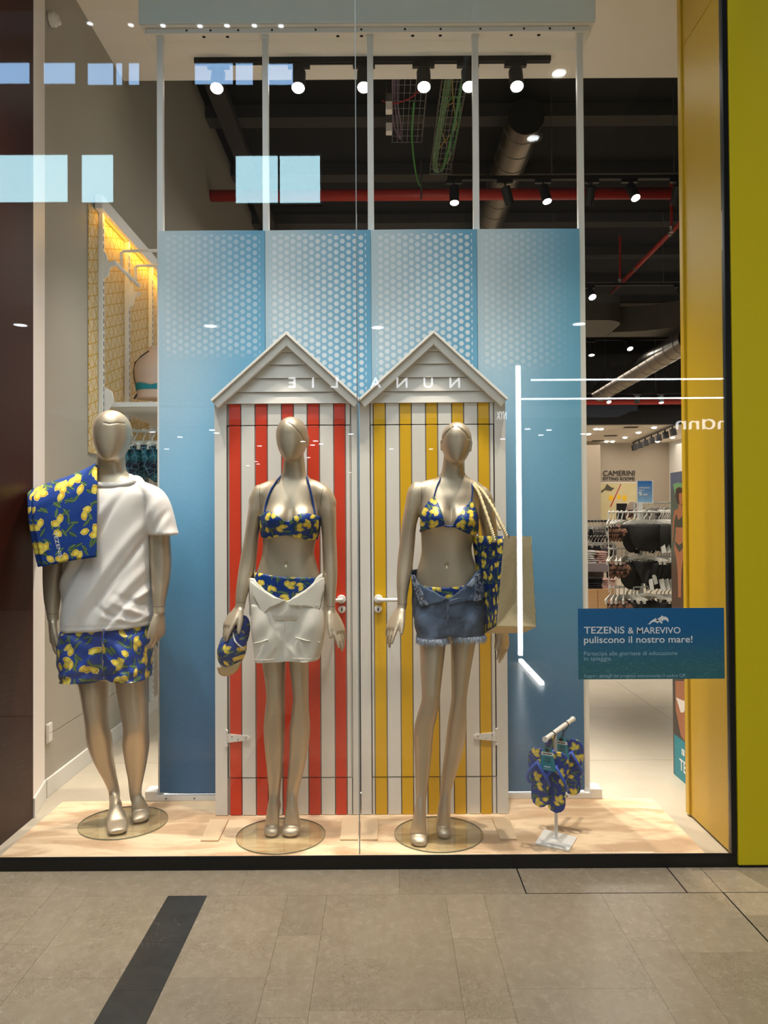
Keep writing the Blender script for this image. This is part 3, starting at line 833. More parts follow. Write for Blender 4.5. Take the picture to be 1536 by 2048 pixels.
def foot_(mb, ankle, heel, ball, toe, w=0.040, lift=0.0):
    """foot from the shin's end over the instep to the toes, with a heel"""
    A, Hh, B, T = map(Vector, (ankle, heel, ball, toe))
    fwd = (T-A); fwd.z = 0; fwd.normalize(); side = Vector((fwd.y, -fwd.x, 0))
    mid = A.lerp(B, 0.52) + Vector((0, 0, 0.012))
    rows = [(A+Vector((0, 0, .05)), .015, .017), (A+fwd*0.004, .0245, .030), (mid, .030, .028), (A.lerp(B, 0.8)+Vector((0, 0, .006)), w*.93, .0225), (B, w, .018), (B.lerp(T, 0.55), w*.97, .0155), (T-fwd*0.010, w*0.86, .013), (T-fwd*.002, w*0.62, .0095), (T, w*0.30, .005)]
    P = [list(c)+[a, b] for c, a, b in rows]; R = []
    for i in range((len(P)-1)*4+1):
        q = cr(P, i/4); c = Vector(q[:3]); q2 = cr(P, min(i/4+0.1, len(P)-1.001)); q1 = cr(P, max(i/4-0.1, 0))
        t = (Vector(q2[:3])-Vector(q1[:3])).normalized(); up = side.cross(t).normalized()
        if up.z < 0 and abs(t.z) < 0.9: up = -up
        R.append([c + side*(q[3]*math.cos(2*PI*k/18)) + up*(q[4]*math.sin(2*PI*k/18)) for k in range(18)])
    mb.rings(R)
    capsule(mb, [A+Vector((0, 0, .06))-fwd*0.006, A.lerp(Hh, 0.55)-fwd*0.004, Hh], [.014, .022, .024], 14)
    capsule(mb, [Hh, Hh.lerp(B, 0.5)+Vector((0, 0, 0.010)), B], [.022, .024, .016], 12)
    return mb
def head(mb, x0, x1, ytop, ychin, Y, turn=0.0, tilt=0.0, male=False, ear=True):
    """smooth egg head: skull reaching back, face plane forward, chin, ears"""
    cx = (x0+x1)/2; top = at(cx, ytop, Y=Y); ch = at(cx, ychin, Y=Y); hw = (at(x1, ytop, Y=Y).x-at(x0, ytop, Y=Y).x)/2; Hh = top.z-ch.z
    prof = [(0.0, .02, .012, .012), (.015, .26, .030, .040), (.05, .48, .052, .066), (.11, .69, .070, .088), (.2, .87, .083, .103), (.31, .975, .089, .109), (.42, 1.0, .090, .108),
            (.52, .985, .0905, .100), (.62, .935, .0905, .084), (.72, .85, .090, .064), (.81, .74, .089, .044), (.89, .60, .086, .026), (.95, .45, .080, .012), (.985, .28, .070, .0), (1.0, .10, .058, -.02)]
    k = (1.08 if male else 0.98); R = []; sh = -0.004
    for i in range((len(prof)-1)*3+1):
        t, w, bf, bb = cr([list(p) for p in prof], i/3)
        z = top.z - t*Hh; ring = []
        for j in range(40):
            th = 2*PI*j/40; c, d = math.cos(th), math.sin(th)
            x = hw*max(w, .01)*math.copysign(abs(c)**0.92, c); y = ((bf if d < 0 else bb)*k)*math.copysign(abs(d)**0.92, d)
            zz = z + (-0.10*y if d < 0 and t > 0.8 else 0)*0
            ring.append((x, y, zz))
        R.append(ring)
    if ear:
        pass
    cz = top.z - 0.55*Hh
    ct, st = math.cos(turn), math.sin(turn); c2, s2 = math.cos(tilt), math.sin(tilt)
    def tr(p):
        x, y, z = p; x, y = x*ct-y*st, x*st+y*ct
        dz = z-cz; x, dz = x*c2-dz*s2, x*s2+dz*c2
        return (top.x+x, Y+y, cz+dz)
    mb.rings([[tr(p) for p in r] for r in R])
    for sgn in (-1, 1):
        e = MB(); capsule(e, [(sgn*hw*0.985, 0.016, cz+0.006), (sgn*hw*1.0, 0.020, cz+0.022), (sgn*hw*0.97, 0.022, cz-0.016)], [.010, .012, .008], 10, ((1, 0, 0), 0.45))
        mb.add([tr(v) for v in e.v], e.f)
    return mb

import numpy as np
def union(mb, name, parent, voxel=0.0037, smooth=4, carve=(), mat_='mannequin', uvf=None, post=None, soft=()):
    """one continuous skin over the collected volumes; carve functions move it along its normal"""
    o = mb.build(name, mat_, None)
    m = o.modifiers.new('r', 'REMESH'); m.mode = 'VOXEL'; m.voxel_size = voxel; m.adaptivity = 0
    sm = o.modifiers.new('s', 'SMOOTH'); sm.factor = 0.5; sm.iterations = smooth
    dg = bpy.context.evaluated_depsgraph_get(); me = bpy.data.meshes.new_from_object(o.evaluated_get(dg))
    bpy.data.objects.remove(o)
    n = len(me.vertices); co = np.empty(n*3, np.float32); me.vertices.foreach_get('co', co); P = co.reshape(-1, 3).astype(float)
    no = np.empty(n*3, np.float32); me.vertices.foreach_get('normal', no); N = no.reshape(-1, 3).astype(float)
    if soft:                              # even out the joints of foot and shank, arm and shoulder
        e = np.empty(len(me.edges)*2, np.int32); me.edges.foreach_get('vertices', e); ea, eb = e[0::2], e[1::2]
        deg = np.bincount(np.concatenate([ea, eb]), minlength=n)[:, None]
        for z0, z1, it in soft:
            wgt = (np.clip((P[:, 2]-z0)/0.02, 0, 1)*np.clip((z1-P[:, 2])/0.02, 0, 1))[:, None]*0.6
            for _ in range(it):
                acc = np.stack([np.bincount(ea, P[eb, k], n)+np.bincount(eb, P[ea, k], n) for k in range(3)], 1)
                P = P + (acc/deg-P)*wgt
    for f in carve: P = P + N*f(P, N)[:, None]
    if post: P = post(P, N)
    if uvf:
        l = me.uv_layers.new(name='UVMap'); U, V = uvf(P, N)
        li = np.empty(len(me.loops), np.int32); me.loops.foreach_get('vertex_index', li)
        l.data.foreach_set('uv', np.stack([U[li], V[li]], 1).astype(np.float32).ravel())
    off = np.array(wloc(parent))
    me.vertices.foreach_set('co', (P-off).astype(np.float32).ravel()); me.update()
    body = bpy.data.objects.new(name, me); C.objects.link(body); body.parent = parent
    me.materials.clear(); me.materials.append(M[mat_])
    me.polygons.foreach_set('use_smooth', [True]*len(me.polygons))
    e = np.empty(len(me.edges)*2, np.int32); me.edges.foreach_get('vertices', e)
    q = np.empty(len(me.loops), np.int32); me.loops.foreach_get('vertex_index', q)
    ls = np.empty(len(me.polygons), np.int32); me.polygons.foreach_get('loop_start', ls)
    lt = np.empty(len(me.polygons), np.int32); me.polygons.foreach_get('loop_total', lt)
    return body, (P, N, q, ls, lt)
def seam(B, co, no, centre, radius, parent):
    """the dark joint line of a detachable limb: where a plane cuts the skin"""
    P, N, q, ls, lt = B; co, no, c0 = np.array(co), np.array(no, float), np.array(centre)
    no /= np.linalg.norm(no); D = (P-co)@no; near = (np.linalg.norm(P-c0, axis=1) < radius)
    v4 = q[ls[:, None]+np.minimum(np.arange(4)[None, :], lt[:, None]-1)]
    ok = near[v4].all(1) & (D[v4].min(1) < 0) & (D[v4].max(1) >= 0)
    mb = MB(); segs = []; par = {}
    def find(k):
        while par.setdefault(k, k) != k: k = par[k]
        return k
    for i in np.nonzero(ok)[0]:
        vs = q[ls[i]:ls[i]+lt[i]]; pts = []; keys = []
        for a, b in zip(vs, np.roll(vs, -1)):
            if (D[a] < 0) != (D[b] < 0): f = D[a]/(D[a]-D[b]); pts.append(P[a]+(P[b]-P[a])*f); keys.append((min(a, b), max(a, b)))
        if len(pts) < 2: continue
        par[find(keys[0])] = find(keys[1]); segs.append((keys[0], pts, vs))
    roots = [find(k) for k, _, _ in segs]; main = max(set(roots), key=roots.count) if roots else None
    for r_, (_, pts, vs) in zip(roots, segs):
        if r_ != main: continue
        p, r = Vector(pts[0]), Vector(pts[1]); n = Vector(N[vs[0]]); t = r-p
        if t.length < 1e-5: continue
        t.normalize(); w = t.cross(n).normalized(); k = 0.0008; p -= t*0.0003; r += t*0.0003
        mb.add([p+w*k+n*.0001, r+w*k+n*.0001, r+n*.0007, p+n*.0007, p-w*k+n*.0001, r-w*k+n*.0001], [(0, 1, 2, 3), (3, 2, 5, 4), (0, 4, 5, 1)])
    if mb.f: mb.build('joint_seam', 'seam_dark', parent, fixn=False)
def clip_hem(xs_, zl, zr, sl=0.0):
    """cut the cloth off level: left of xs_ at zl, right of it at zr"""
    def f(P, N):
        h = np.where(P[:, 0] < xs_, zl, zr)+sl*np.where(P[:, 0] < xs_, 1, -1)*(P[:, 0]-xs_); P[:, 2] = np.maximum(P[:, 2], h); return P
    return f
def px_of(p):
    v = Vector(p)-Vector((0, 0, H)); z = v.dot(_F); return 768+F_PX*v.dot(_R)/z, 1024-F_PX*v.dot(_U)/z
def crease(poly, zmin, amp=-0.0022, w=0.003):
    """a fine crease along a line of points given in metres (x, z) on the front of the head"""
    def f(P, N):
        x, z = P[:, 0], P[:, 2]; best = np.full(len(P), 9.0)
        for (ax, az), (bx, bz) in zip(poly, poly[1:]):
            dx, dz = bx-ax, bz-az; t = np.clip(((x-ax)*dx+(z-az)*dz)/(dx*dx+dz*dz), 0, 1)
            best = np.minimum(best, np.hypot(x-ax-t*dx, z-az-t*dz))
        return np.where((z > zmin) & (N[:, 1] < 0.35), amp*np.exp(-(best/w)**2), 0)
    return f
def dimple(x0, z0, sx, sz, amp):
    return lambda P, N: np.where(N[:, 1] < 0, amp*np.exp(-((P[:, 0]-x0)/sx)**2-((P[:, 2]-z0)/sz)**2), 0)
def wrap(name, loft, cols, zb, zt, off, mat_, parent, rows=10, th0=-PI, th1=PI, thick=0.0015, wob=None, flare=None, smooth=True):
    """cloth around a trunk: zb(th), zt(th) give its lower and upper edge"""
    m = MB(); vs, uv = [], []
    z_mid = 0.5*(zb(-PI/2)+zt(-PI/2)); _, cx, cy, rx, bf, bb = loft.sec(z_mid); rad = (rx+0.5*(bf+bb))/2
    closed = abs(th1-th0-2*PI) < 1e-6
    for i in range(cols+1):
        th = th0+(th1-th0)*i/cols
        for j in range(rows+1):
            z = zb(th)+(zt(th)-zb(th))*j/rows
            o = off + (flare(th, z) if flare else 0) + (wob(th, z) if wob else 0)
            p = loft.pt(th, z, o); vs.append(p); uv.append((th*rad, z))
    fs = [(i*(rows+1)+j, (i+1)*(rows+1)+j, (i+1)*(rows+1)+j+1, i*(rows+1)+j+1) for i in range(cols) for j in range(rows)]
    m.add(vs, fs, uv)
    return m.build(name, mat_, parent, smooth=smooth, solid=thick)
def ring_path(loft, zf, off, n=60): return [loft.pt(2*PI*k/n-PI, zf(2*PI*k/n-PI), off) for k in range(n)]
def patch(name, poly, fn, mat_, parent, thick=0.003, cuts=3, smooth=True):
    """a piece of cloth with a given outline (pixels), laid on the surface that fn(px, py) gives"""
    bm = bmesh.new()
    vs = [bm.verts.new((x*0.01, -y*0.01, 0)) for x, y in poly]; bm.faces.new(vs)
    bmesh.ops.triangulate(bm, faces=bm.faces[:])
    for _ in range(cuts):
        bmesh.ops.subdivide_edges(bm, edges=bm.edges[:], cuts=1, use_grid_fill=True)
    uvl = bm.loops.layers.uv.new('UVMap')
    off = wloc(parent) if parent else Vector((0, 0, 0))
    for v in bm.verts:
        v.co = fn(v.co.x*100, -v.co.y*100)
    for f in bm.faces:
        for l in f.loops: l[uvl].uv = (l.vert.co.x, l.vert.co.z)
    for v in bm.verts: v.co -= off
    bmesh.ops.recalc_face_normals(bm, faces=bm.faces)
    me = bpy.data.meshes.new(name); bm.to_mesh(me); bm.free(); me.materials.append(M[mat_])
    if smooth: me.polygons.foreach_set('use_smooth', [True]*len(me.polygons))
    o = bpy.data.objects.new(name, me); C.objects.link(o)
    if parent: o.parent = parent
    md = o.modifiers.new('solid', 'SOLIDIFY'); md.thickness = thick; md.offset = 0
    return o
def base_disc(cx, cy, parent, r=0.197):
    m = MB().lathe([(r-0.0015, 0.0045), (r, 0.006), (r, 0.0105), (r-0.0015, 0.012)], (cx, cy, 0), 64)
    o = m.build('base_disc', 'disc_glass', parent)
    MB().lathe([(r+0.0002, 0.0052), (r+0.0008, 0.006), (r+0.0008, 0.0105), (r+0.0002, 0.0112)], (cx, cy, 0), 64, closed=True).build('disc_edge', 'disc_rim', o)
mat('disc_rim', rgb(120, 128, 108), 0.2)

# ---- figure 1: the man -------------------------------------------------------------------------
Y = 3.60
mq = thing('mannequin', 'champagne male mannequin in a white t-shirt with a towel on its shoulder', 'mannequin', (-1.208, 3.566, 0.004))
base_disc(-1.208, 3.566, mq)
T1 = Loft([(160, 275, 1345, Y, .09, .11), (140, 296, 1310, Y, .105, .125), (137, 299, 1260, Y, .115, .125), (140, 293, 1200, Y, .112, .115), (142, 290, 1150, Y, .110, .11), (138, 295, 1100, Y, .118, .115),
           (136, 298, 1050, Y, .125, .12), (138, 300, 1010, Y, .118, .12), (146, 300, 985, Y, .098, .105), (165, 283, 968, Y, .075, .085), (182, 264, 955, Y, .062, .07), (191, 254, 944, Y, .058, .064)])
body = MB(); T1.mesh(body, 44, 0.03, 0.01)
Loft([(188, 257, 952, Y, .06, .068), (193, 250, 935, Y-.005, .058, .064), (195, 249, 912, Y-.012, .058, .062), (197, 247, 885, Y-.012, .058, .062)]).mesh(body, 32)
head(body, 188, 261, 821, 926, Y-.025, turn=0.05, male=True)
LA = Loft([(110, 136, 988, Y, .040, .05), (100, 139, 1006, Y, .050, .056), (91, 136, 1040, Y, .056, .058), (86.5, 133, 1085, Y, .052, .054), (87, 130, 1132, Y-.01, .048, .05), (87.5, 125.5, 1166, Y-.02, .046, .044), (89.5, 120, 1200, Y-.035, .038, .036), (94, 116.5, 1226, Y-.045, .03, .03), (96, 117, 1240, Y-.05, .028, .028)])
LA.mesh(body, 28, 0, 0.03)
RA = Loft([(298, 322, 988, Y, .040, .05), (298, 332, 1006, Y, .050, .056), (300, 338, 1040, Y, .056, .058), (300, 340, 1080, Y, .052, .054), (301, 342, 1120, Y-.005, .050, .05), (303, 340, 1155, Y-.015, .047, .045), (305, 334, 1188, Y-.03, .038, .036), (307, 330, 1211, Y-.04, .03, .03), (307, 330, 1226, Y-.045, .028, .028)])
RA.mesh(body, 28, 0, 0.03)
hand(body, at(105, 1240, Y=Y-.05), (0.05, -0.10, -1), (0.45, -0.88, 0.0), 1.16, (14, 20, 27, 34), (0.30, 0.95, 0.15), 0.02, flip=-1)
hand(body, at(319, 1226, Y=Y-.045), (-0.02, -0.12, -1), (-0.50, -0.86, 0.0), 1.12, (18, 26, 34, 42), (0.34, 0.94, 0.15), 0.02, flip=1)
Loft([(140, 216, 1300, Y, .09, .10), (146, 215, 1330, Y, .09, .10), (160, 213, 1370, Y-.02, .083, .09), (167, 213, 1410, Y-.03, .072, .075), (171.5, 214, 1444, Y-.03, .064, .062), (174, 221.5, 1481, Y-.005, .056, .074), (186, 224, 1517, Y+.015, .045, .07),
      (203, 231, 1550, Y+.03, .037, .05), (216, 238, 1578, Y+.035, .032, .037), (219, 240, 1590, Y+.035, .03, .036)]).mesh(body, 32, 0.045, 0)
Loft([(222, 298, 1300, Y, .09, .10), (229, 297, 1335, Y, .09, .10), (234, 295, 1370, Y-.01, .083, .09), (240, 295, 1410, Y-.02, .072, .075), (248, 296, 1456, Y-.025, .064, .062), (246, 297, 1488, Y, .056, .076), (250, 293, 1520, Y+.02, .045, .068),
      (255, 288, 1550, Y+.035, .037, .05), (258, 283, 1578, Y+.04, .032, .037), (259, 283, 1590, Y+.04, .03, .036)]).mesh(body, 32, 0.045, 0)
a1 = at(228, 1590, Y=Y+.035); a2 = at(271, 1590, Y=Y+.04)
t1_ = at(235, 1664, Z=0.024); t2_ = at(282, 1640, Z=0.024)
foot_(body, a1, (a1.x-.004, a1.y+.055, 0.042), Vector((at(234, 1640, Y=t1_.y+.075).x, t1_.y+.075, 0.036)), t1_, 0.044)
foot_(body, a2, (a2.x, a2.y+.060, 0.060), Vector((at(281, 1620, Y=t2_.y+.065).x, t2_.y+.065, 0.040)), t2_, 0.041)
Yh = Y-.11
def xz(px, py, Yq): v = at(px, py, Y=Yq); return (v.x, v.z)
cr1 = [xz(209, 846, Yh), xz(220, 848.5, Yh), xz(233, 845.5, Yh), xz(243, 844.5, Yh)]
b1, bm1 = union(body, 'body', mq, 0.0039, 4, [crease(cr1, 1.75, -0.0038, 0.0021)], soft=((0.07, 0.22, 40),))
for p, q in (((105, 1227), Y-.045), ((318.5, 1212), Y-.04)):
    w = at(*p, Y=q); seam(bm1, w, (0, 0, 1), w, 0.06, mq)
# t-shirt: jersey with slanting pull folds
TS = Loft([(124, 305, 1252, Y, .150, .14), (127, 304, 1200, Y, .145, .135), (129, 302.5, 1150, Y, .140, .13), (131, 301.5, 1100, Y, .138, .13), (132, 301, 1060, Y, .137, .13), (133, 303, 1025, Y, .136, .13),
           (134, 309, 1000, Y, .127, .125), (141, 311, 985, Y, .112, .115), (158, 294, 969, Y, .088, .095), (176, 273, 957, Y, .071, .08), (186, 260, 949, Y, .064, .072)], n=2.3, sub=6)
SLR = Loft([(256, 286, 963, Y, .055, .062), (270, 308, 971, Y, .070, .078), (282, 324, 982, Y, .082, .09), (291, 337, 1002, Y, .090, .095), (296, 346, 1030, Y, .094, .096), (299.5, 352, 1056, Y, .092, .094), (300.5, 357, 1070, Y, .090, .092)], n=2.1)
SLL = Loft([(160, 190, 963, Y, .055, .062), (138, 176, 971, Y, .070, .078), (120, 162, 982, Y, .082, .09), (104, 152, 1002, Y, .088, .093), (96, 146, 1030, Y, .088, .092), (90, 144, 1054, Y, .086, .09), (87, 143, 1068, Y, .086, .09)], n=2.1)
mb = MB(); TS.mesh(mb, 64); SLR.mesh(mb, 36, 0, 0.03); SLL.mesh(mb, 36, 0, 0.03)
def shirt_folds(P, N):
    x, z = P[:, 0]+1.25, P[:, 2]; d = np.zeros(len(P)); front = np.clip(-N[:, 1]*1.6, 0, 1)
    for c, w, amp, sl in ((-0.30, .020, .012, .62), (-0.255, .016, -.008, .60), (-0.12, .026, .009, .70), (-0.05, .018, -.008, .72), (0.03, .026, .009, .80), (0.12, .022, .008, .85), (0.09, .012, -.005, .83)):
        s_ = x-(z-1.15)*sl-c-0.10; d += amp*np.exp(-(s_/w)**2)*np.clip((1.60-z)/0.25, 0, 1)*np.clip((z-0.86)/0.15, 0, 1)*front
    for cx_, cz_, amp, ang, L, w in ((0.11, 0.985, .017, -0.5, .07, .013), (0.13, 1.02, -.014, -0.45, .08, .013), (0.16, 1.075, .012, 0.6, .06, .012), (0.06, 0.95, .013, -0.25, .06, .011), (0.02, 0.97, -.011, -0.6, .07, .012), (0.15, .95, .011, .5, .05, .011),
                                     (-0.10, 1.36, .008, 0.9, .09, .012), (0.16, 1.30, .010, 1.15, .10, .014), (0.135, 1.28, -.008, 1.1, .09, .010), (0.26, 1.42, .006, 1.3, .05, .010), (0.31, 1.40, -.005, 1.2, .05, .010)):
        ux = (x-cx_)*math.cos(ang)+(z-cz_)*math.sin(ang); uy = (z-cz_)*math.cos(ang)-(x-cx_)*math.sin(ang)
        d += 0.62*amp*np.exp(-(ux/L)**2-(uy/w)**2)*front
    d += (0.0016*np.sin(52*x+30*z+3*np.sin(9*z))+0.0010*np.sin(95*x-41*z))*np.clip(1.35-z, 0, 0.4)*2.5*front
    return d
hemz = at(215, 1251, Y=Y).z
def hem_level(P, N):
    return np.where((P[:, 2] < hemz+0.022) & (P[:, 2] > hemz+0.017) & (abs(P[:, 0]+1.25) < 0.25), -0.0016, 0.0)
sh, _ = union(mb, 't_shirt', mq, 0.0062, 6, [shirt_folds, hem_level], 'jersey')
# slanting hem: shear the lower edge so that it climbs to the right, as it hangs
for v in sh.data.vertices:
    zz = v.co.z+0.004
    if zz < 1.0: v.co.z += 0.085*(v.co.x+0.02)*max(0, min(1, (1.0-zz)/0.12)) - 0.004*max(0, min(1, (1.0-zz)/0.12))
# crew neck: open the top of the shirt along the neckline, then sew the ribbed collar on it
zcol = lambda th: at(222, 950, Y=Y).z - 0.043*max(0, -math.sin(th))**1.6
bm = bmesh.new(); bm.from_mesh(sh.data); L0 = wloc(mq); cxn = at(222, 950, Y=Y).x
gone = [v for v in bm.verts if abs(v.co.x+L0.x-cxn) < 0.13 and v.co.z+L0.z > zcol(math.atan2((v.co.y+L0.y-Y)/0.075, (v.co.x+L0.x-cxn)/0.088))]
bmesh.ops.delete(bm, geom=gone, context='VERTS'); bm.to_mesh(sh.data); bm.free()
nc = MB(); Rr = []
for k in range(72):
    th = 2*PI*k/72-PI; zz = zcol(th)
    Rr.append([TS.pt(th, zz+0.006, 0.000), TS.pt(th, zz+0.004, 0.005), TS.pt(th, zz-0.018, 0.0065), TS.pt(th, zz-0.019, 0.001), TS.pt(th, zz+0.001, -0.006)])
nc.rings(Rr, closed=True); nc.build('collar', 'jersey', sh, smooth=True)
# swim shorts
mb = MB()
Loft([(127, 299, 1352, Y, .115, .125), (123.5, 300, 1325, Y, .140, .148), (124, 300, 1290, Y, .142, .146), (127, 300, 1250, Y, .132, .138), (134, 298, 1222, Y, .124, .130)], n=2.3).mesh(mb, 56)
for (xa, xb, xc, xd, yb) in ((123, 220, 131.5, 208.5, 1366.5), (221, 300, 231, 297, 1364.5)):
    Loft([(xa+3, xb, 1262, Y, .128, .132), (xa, xb, 1290, Y, .143, .146), (xa-0.5, xb-1, 1320, Y-.005, .142, .145), ((xa+xc)/2-1, (xb+xd)/2, 1344, Y-.01, .136, .14), (xc-1, xd+3 if xa < 200 else xd, yb, Y-.015, .132, .136), (xc-1, xd+3 if xa < 200 else xd, yb+9, Y-.015, .132, .136)], n=2.5).mesh(mb, 40)
def short_folds(P, N):
    x, z = P[:, 0]+1.275, P[:, 2]; f = np.clip(-N[:, 1]*1.5, 0, 1)
    d = 0.004*np.sin(46*x+9*np.sin(z*14))*np.clip((0.98-z)*6, 0, 1)*f
    d -= 0.020*np.exp(-(x/0.020)**2)*np.clip((1.0-z)*5, 0, 1)*f
    for c, sl in ((-0.07, 0.9), (-0.12, 0.6), (0.06, -0.9), (0.12, -0.6)): d += 0.006*np.exp(-((x-c-(z-0.75)*sl)/0.014)**2)*f*np.clip((0.88-z)*8, 0, 1)
    return d
so, _ = union(mb, 'swim_shorts', mq, 0.006, 5, [short_folds], 'lemon_shorts', post=clip_hem(at(222, 1360, Y=Y).x, at(170, 1366.5, Y=Y-.13).z, at(264, 1364.5, Y=Y-.13).z), uvf=lambda P, N: (P[:, 0]+0.8*P[:, 1]*np.sign(P[:, 0]+1.275)+3, P[:, 2]))
MB().tube([at(208, 1258, Y=Y-.150), at(207, 1275, Y=Y-.158), at(206.5, 1288, Y=Y-.162)], 0.0022, 6).build('drawstring', 'strap_blue', so)

# ---- figure 2: woman in the bandeau bikini -------------------------------------------------------
Y = 3.45
mq = thing('mannequin', 'champagne female mannequin in a bandeau bikini and white denim shorts', 'mannequin', (-0.462, 3.408, 0.004))
base_disc(-0.462, 3.408, mq, 0.1945)
T2 = Loft([(545, 608, 1312, Y, .06, .08), (522, 632, 1280, Y, .083, .105), (511, 643, 1235, Y, .092, .118), (508.5, 643, 1190, Y, .092, .115), (511, 640, 1155, Y, .088, .102), (519, 633, 1128, Y, .082, .085), (525, 628, 1106, Y, .080, .076),
           (526, 632, 1080, Y, .084, .076), (524, 637, 1055, Y, .088, .082), (523, 639, 1028, Y, .088, .09), (523, 638, 1005, Y, .082, .092), (519, 643, 988, Y, .070, .085), (526, 643, 973, Y, .058, .07), (548, 624, 961, Y, .050, .058), (561, 615.5, 951, Y, .046, .052)])
def bz(px, py, Yq): v = at(px, py, Y=Yq); return v.x, v.z
for px in (548.5, 612):
    x, z = bz(px, 1040, Y-.09); T2.bumps.append((x, z, .055, .052, .040))
x, z = bz(580, 1030, Y-.09); T2.bumps.append((x, z-.0, .012, .05, -.014))
body = MB(); T2.mesh(body, 56, 0.02, 0.005)
Loft([(561, 616, 956, Y, .050, .056), (565, 611.5, 944, Y-.004, .046, .052), (567, 609.5, 925, Y-.010, .046, .05), (569, 606, 900, Y-.012, .046, .05)]).mesh(body, 32)
head(body, 553.3, 614.8, 834, 924, Y-.02, turn=-0.10, tilt=0.02)
LA = Loft([(508, 529, 976, Y, .03, .036), (502, 534, 987, Y, .038, .044), (499, 535, 1003, Y, .042, .046), (495.6, 526, 1028, Y, .042, .044), (490, 518, 1068, Y+.005, .038, .04), (484, 515, 1100, Y+.005, .036, .037), (478.5, 511, 1132, Y, .035, .036), (474, 502.5, 1165, Y-.015, .033, .032), (471.5, 494.6, 1192, Y-.028, .027, .026), (471.5, 491, 1206, Y-.034, .023, .022), (470, 489, 1217, Y-.038, .022, .02)])
LA.mesh(body, 28, 0, 0.016)
RA = Loft([(638, 660, 979, Y, .03, .036), (635, 666, 990, Y, .038, .044), (634, 670.5, 1005, Y, .042, .046), (638.5, 672.3, 1029, Y, .042, .044), (643.5, 672.5, 1068, Y+.005, .038, .04), (645, 674, 1108, Y+.005, .036, .037), (647, 674.7, 1150, Y-.005, .034, .035), (651, 672, 1190, Y-.02, .028, .027), (652, 670.3, 1211, Y-.03, .023, .022), (653, 671, 1222, Y-.034, .022, .02)])
RA.mesh(body, 28, 0, 0.016)
for a_, b_, c_ in (((549, 972), (526, 986), (514, 1002)), ((624, 972), (645, 988), (656, 1006))):
    capsule(body, [at(*a_, Y=Y), at(*b_, Y=Y), at(*c_, Y=Y)], [.032, .042, .040], 20)
wl_ = at(480, 1215, Y=Y-.038); hand(body, wl_, at(444, 1270, Y=Y-.085)-wl_, (0.80, -0.35, 0.35), 1.06, (8, 14, 19, 25), (0.45, 0.85, 0.3), 0.025, flip=-1)
wr_ = at(661.5, 1222, Y=Y-.034); hand(body, wr_, at(690, 1292, Y=Y-.075)-wr_, (-0.55, -0.80, -0.2), 1.12, (3, 7, 11, 15), (0.36, 0.90, 0.10), 0.03, flip=1)
Lg = [(509, 577, 1190, Y, .085, .11), (511, 576, 1240, Y, .085, .105), (517, 573.5, 1290, Y, .08, .092), (525, 571, 1328, Y-.003, .073, .08), (530, 570, 1360, Y-.006, .066, .07), (533, 569.5, 1392, Y-.010, .058, .056), (530.5, 569.5, 1420, Y-.006, .051, .053), (527.5, 569, 1459, Y+.003, .046, .062), (530, 567.5, 1500, Y+.010, .039, .057), (534, 565, 1540, Y+.012, .033, .044), (537, 561.5, 1575, Y+.012, .029, .034), (538.5, 560, 1596, Y+.010, .029, .032)]
Loft(Lg).mesh(body, 32, 0.045, 0)
Rg = [(577, 645, 1190, Y, .085, .11), (577, 641, 1240, Y, .085, .105), (577.5, 629, 1290, Y, .08, .092), (579, 617.5, 1328, Y-.003, .073, .08), (583, 617, 1360, Y-.006, .066, .07), (586, 617, 1392, Y-.010, .058, .056), (584, 618, 1420, Y-.006, .051, .053), (579.5, 620, 1459, Y+.003, .046, .062), (579, 616, 1500, Y+.010, .039, .057), (576.5, 608, 1540, Y+.012, .033, .044), (573.5, 599, 1575, Y+.012, .029, .034), (572, 596, 1592, Y+.010, .029, .032)]
Loft(Rg).mesh(body, 32, 0.045, 0)
a1 = at(549, 1597, Y=Y+.008); a2 = at(584, 1595, Y=Y+.008)
t1_ = at(541, 1669, Z=0.022); t2_ = at(580, 1669, Z=0.022)
foot_(body, a1, (a1.x+.002, a1.y+.042, 0.108), Vector((t1_.x, t1_.y+.045, 0.036)), t1_, 0.033)
foot_(body, a2, (a2.x-.001, a2.y+.042, 0.108), Vector((t2_.x+.003, t2_.y+.045, 0.036)), t2_, 0.0385)
Yh = Y-.10
c2a = [xz(576, 845, Yh), xz(585, 851, Yh), xz(594, 860, Yh), xz(602, 870, Yh), xz(609, 882, Yh)]
nz_, nx_ = bz(571.5, 1128, Y-.085)[1], bz(571.5, 1128, Y-.085)[0]
b2, bm2 = union(body, 'body', mq, 0.0036, 4, [crease(c2a, 1.72, -0.0038, 0.0021), dimple(nx_, nz_, .0048, .0085, -.009)], soft=((0.075, 0.23, 25), (1.44, 1.59, 22)))
for (px, y0), (px2, y1) in (((521.5, 969), (523.5, 1022)), ((647.5, 974), (639.5, 1026))):
    p0 = at(px, y0, Y=Y); p1 = at(px2, y1, Y=Y); d = (p1-p0).normalized(); seam(bm2, p0, (d.z, 0, -d.x), (p0+p1)/2, 0.064, mq)
for p, q in (((480.5, 1204), Y-.034), ((661, 1212), Y-.03)):
    w = at(*p, Y=q); seam(bm2, w, (0.05, 0, 1), w, 0.045, mq)
def zc(tab, loft, Yq):
    """edge height as a function of the angle, from (px, py) pairs on the front"""
    P = [bz(a, b, Yq) for a, b in tab]
    def f(th):
        x = loft.pt(th, P[len(P)//2][1]).x if math.sin(th) < 0.02 else (P[0][0] if math.cos(th) < 0 else P[-1][0])
        if x <= P[0][0]: return P[0][1]
        for (a, za), (b, zb_) in zip(P, P[1:]):
            if x <= b: return za+(zb_-za)*(x-a)/(b-a)
        return P[-1][1]
    return f
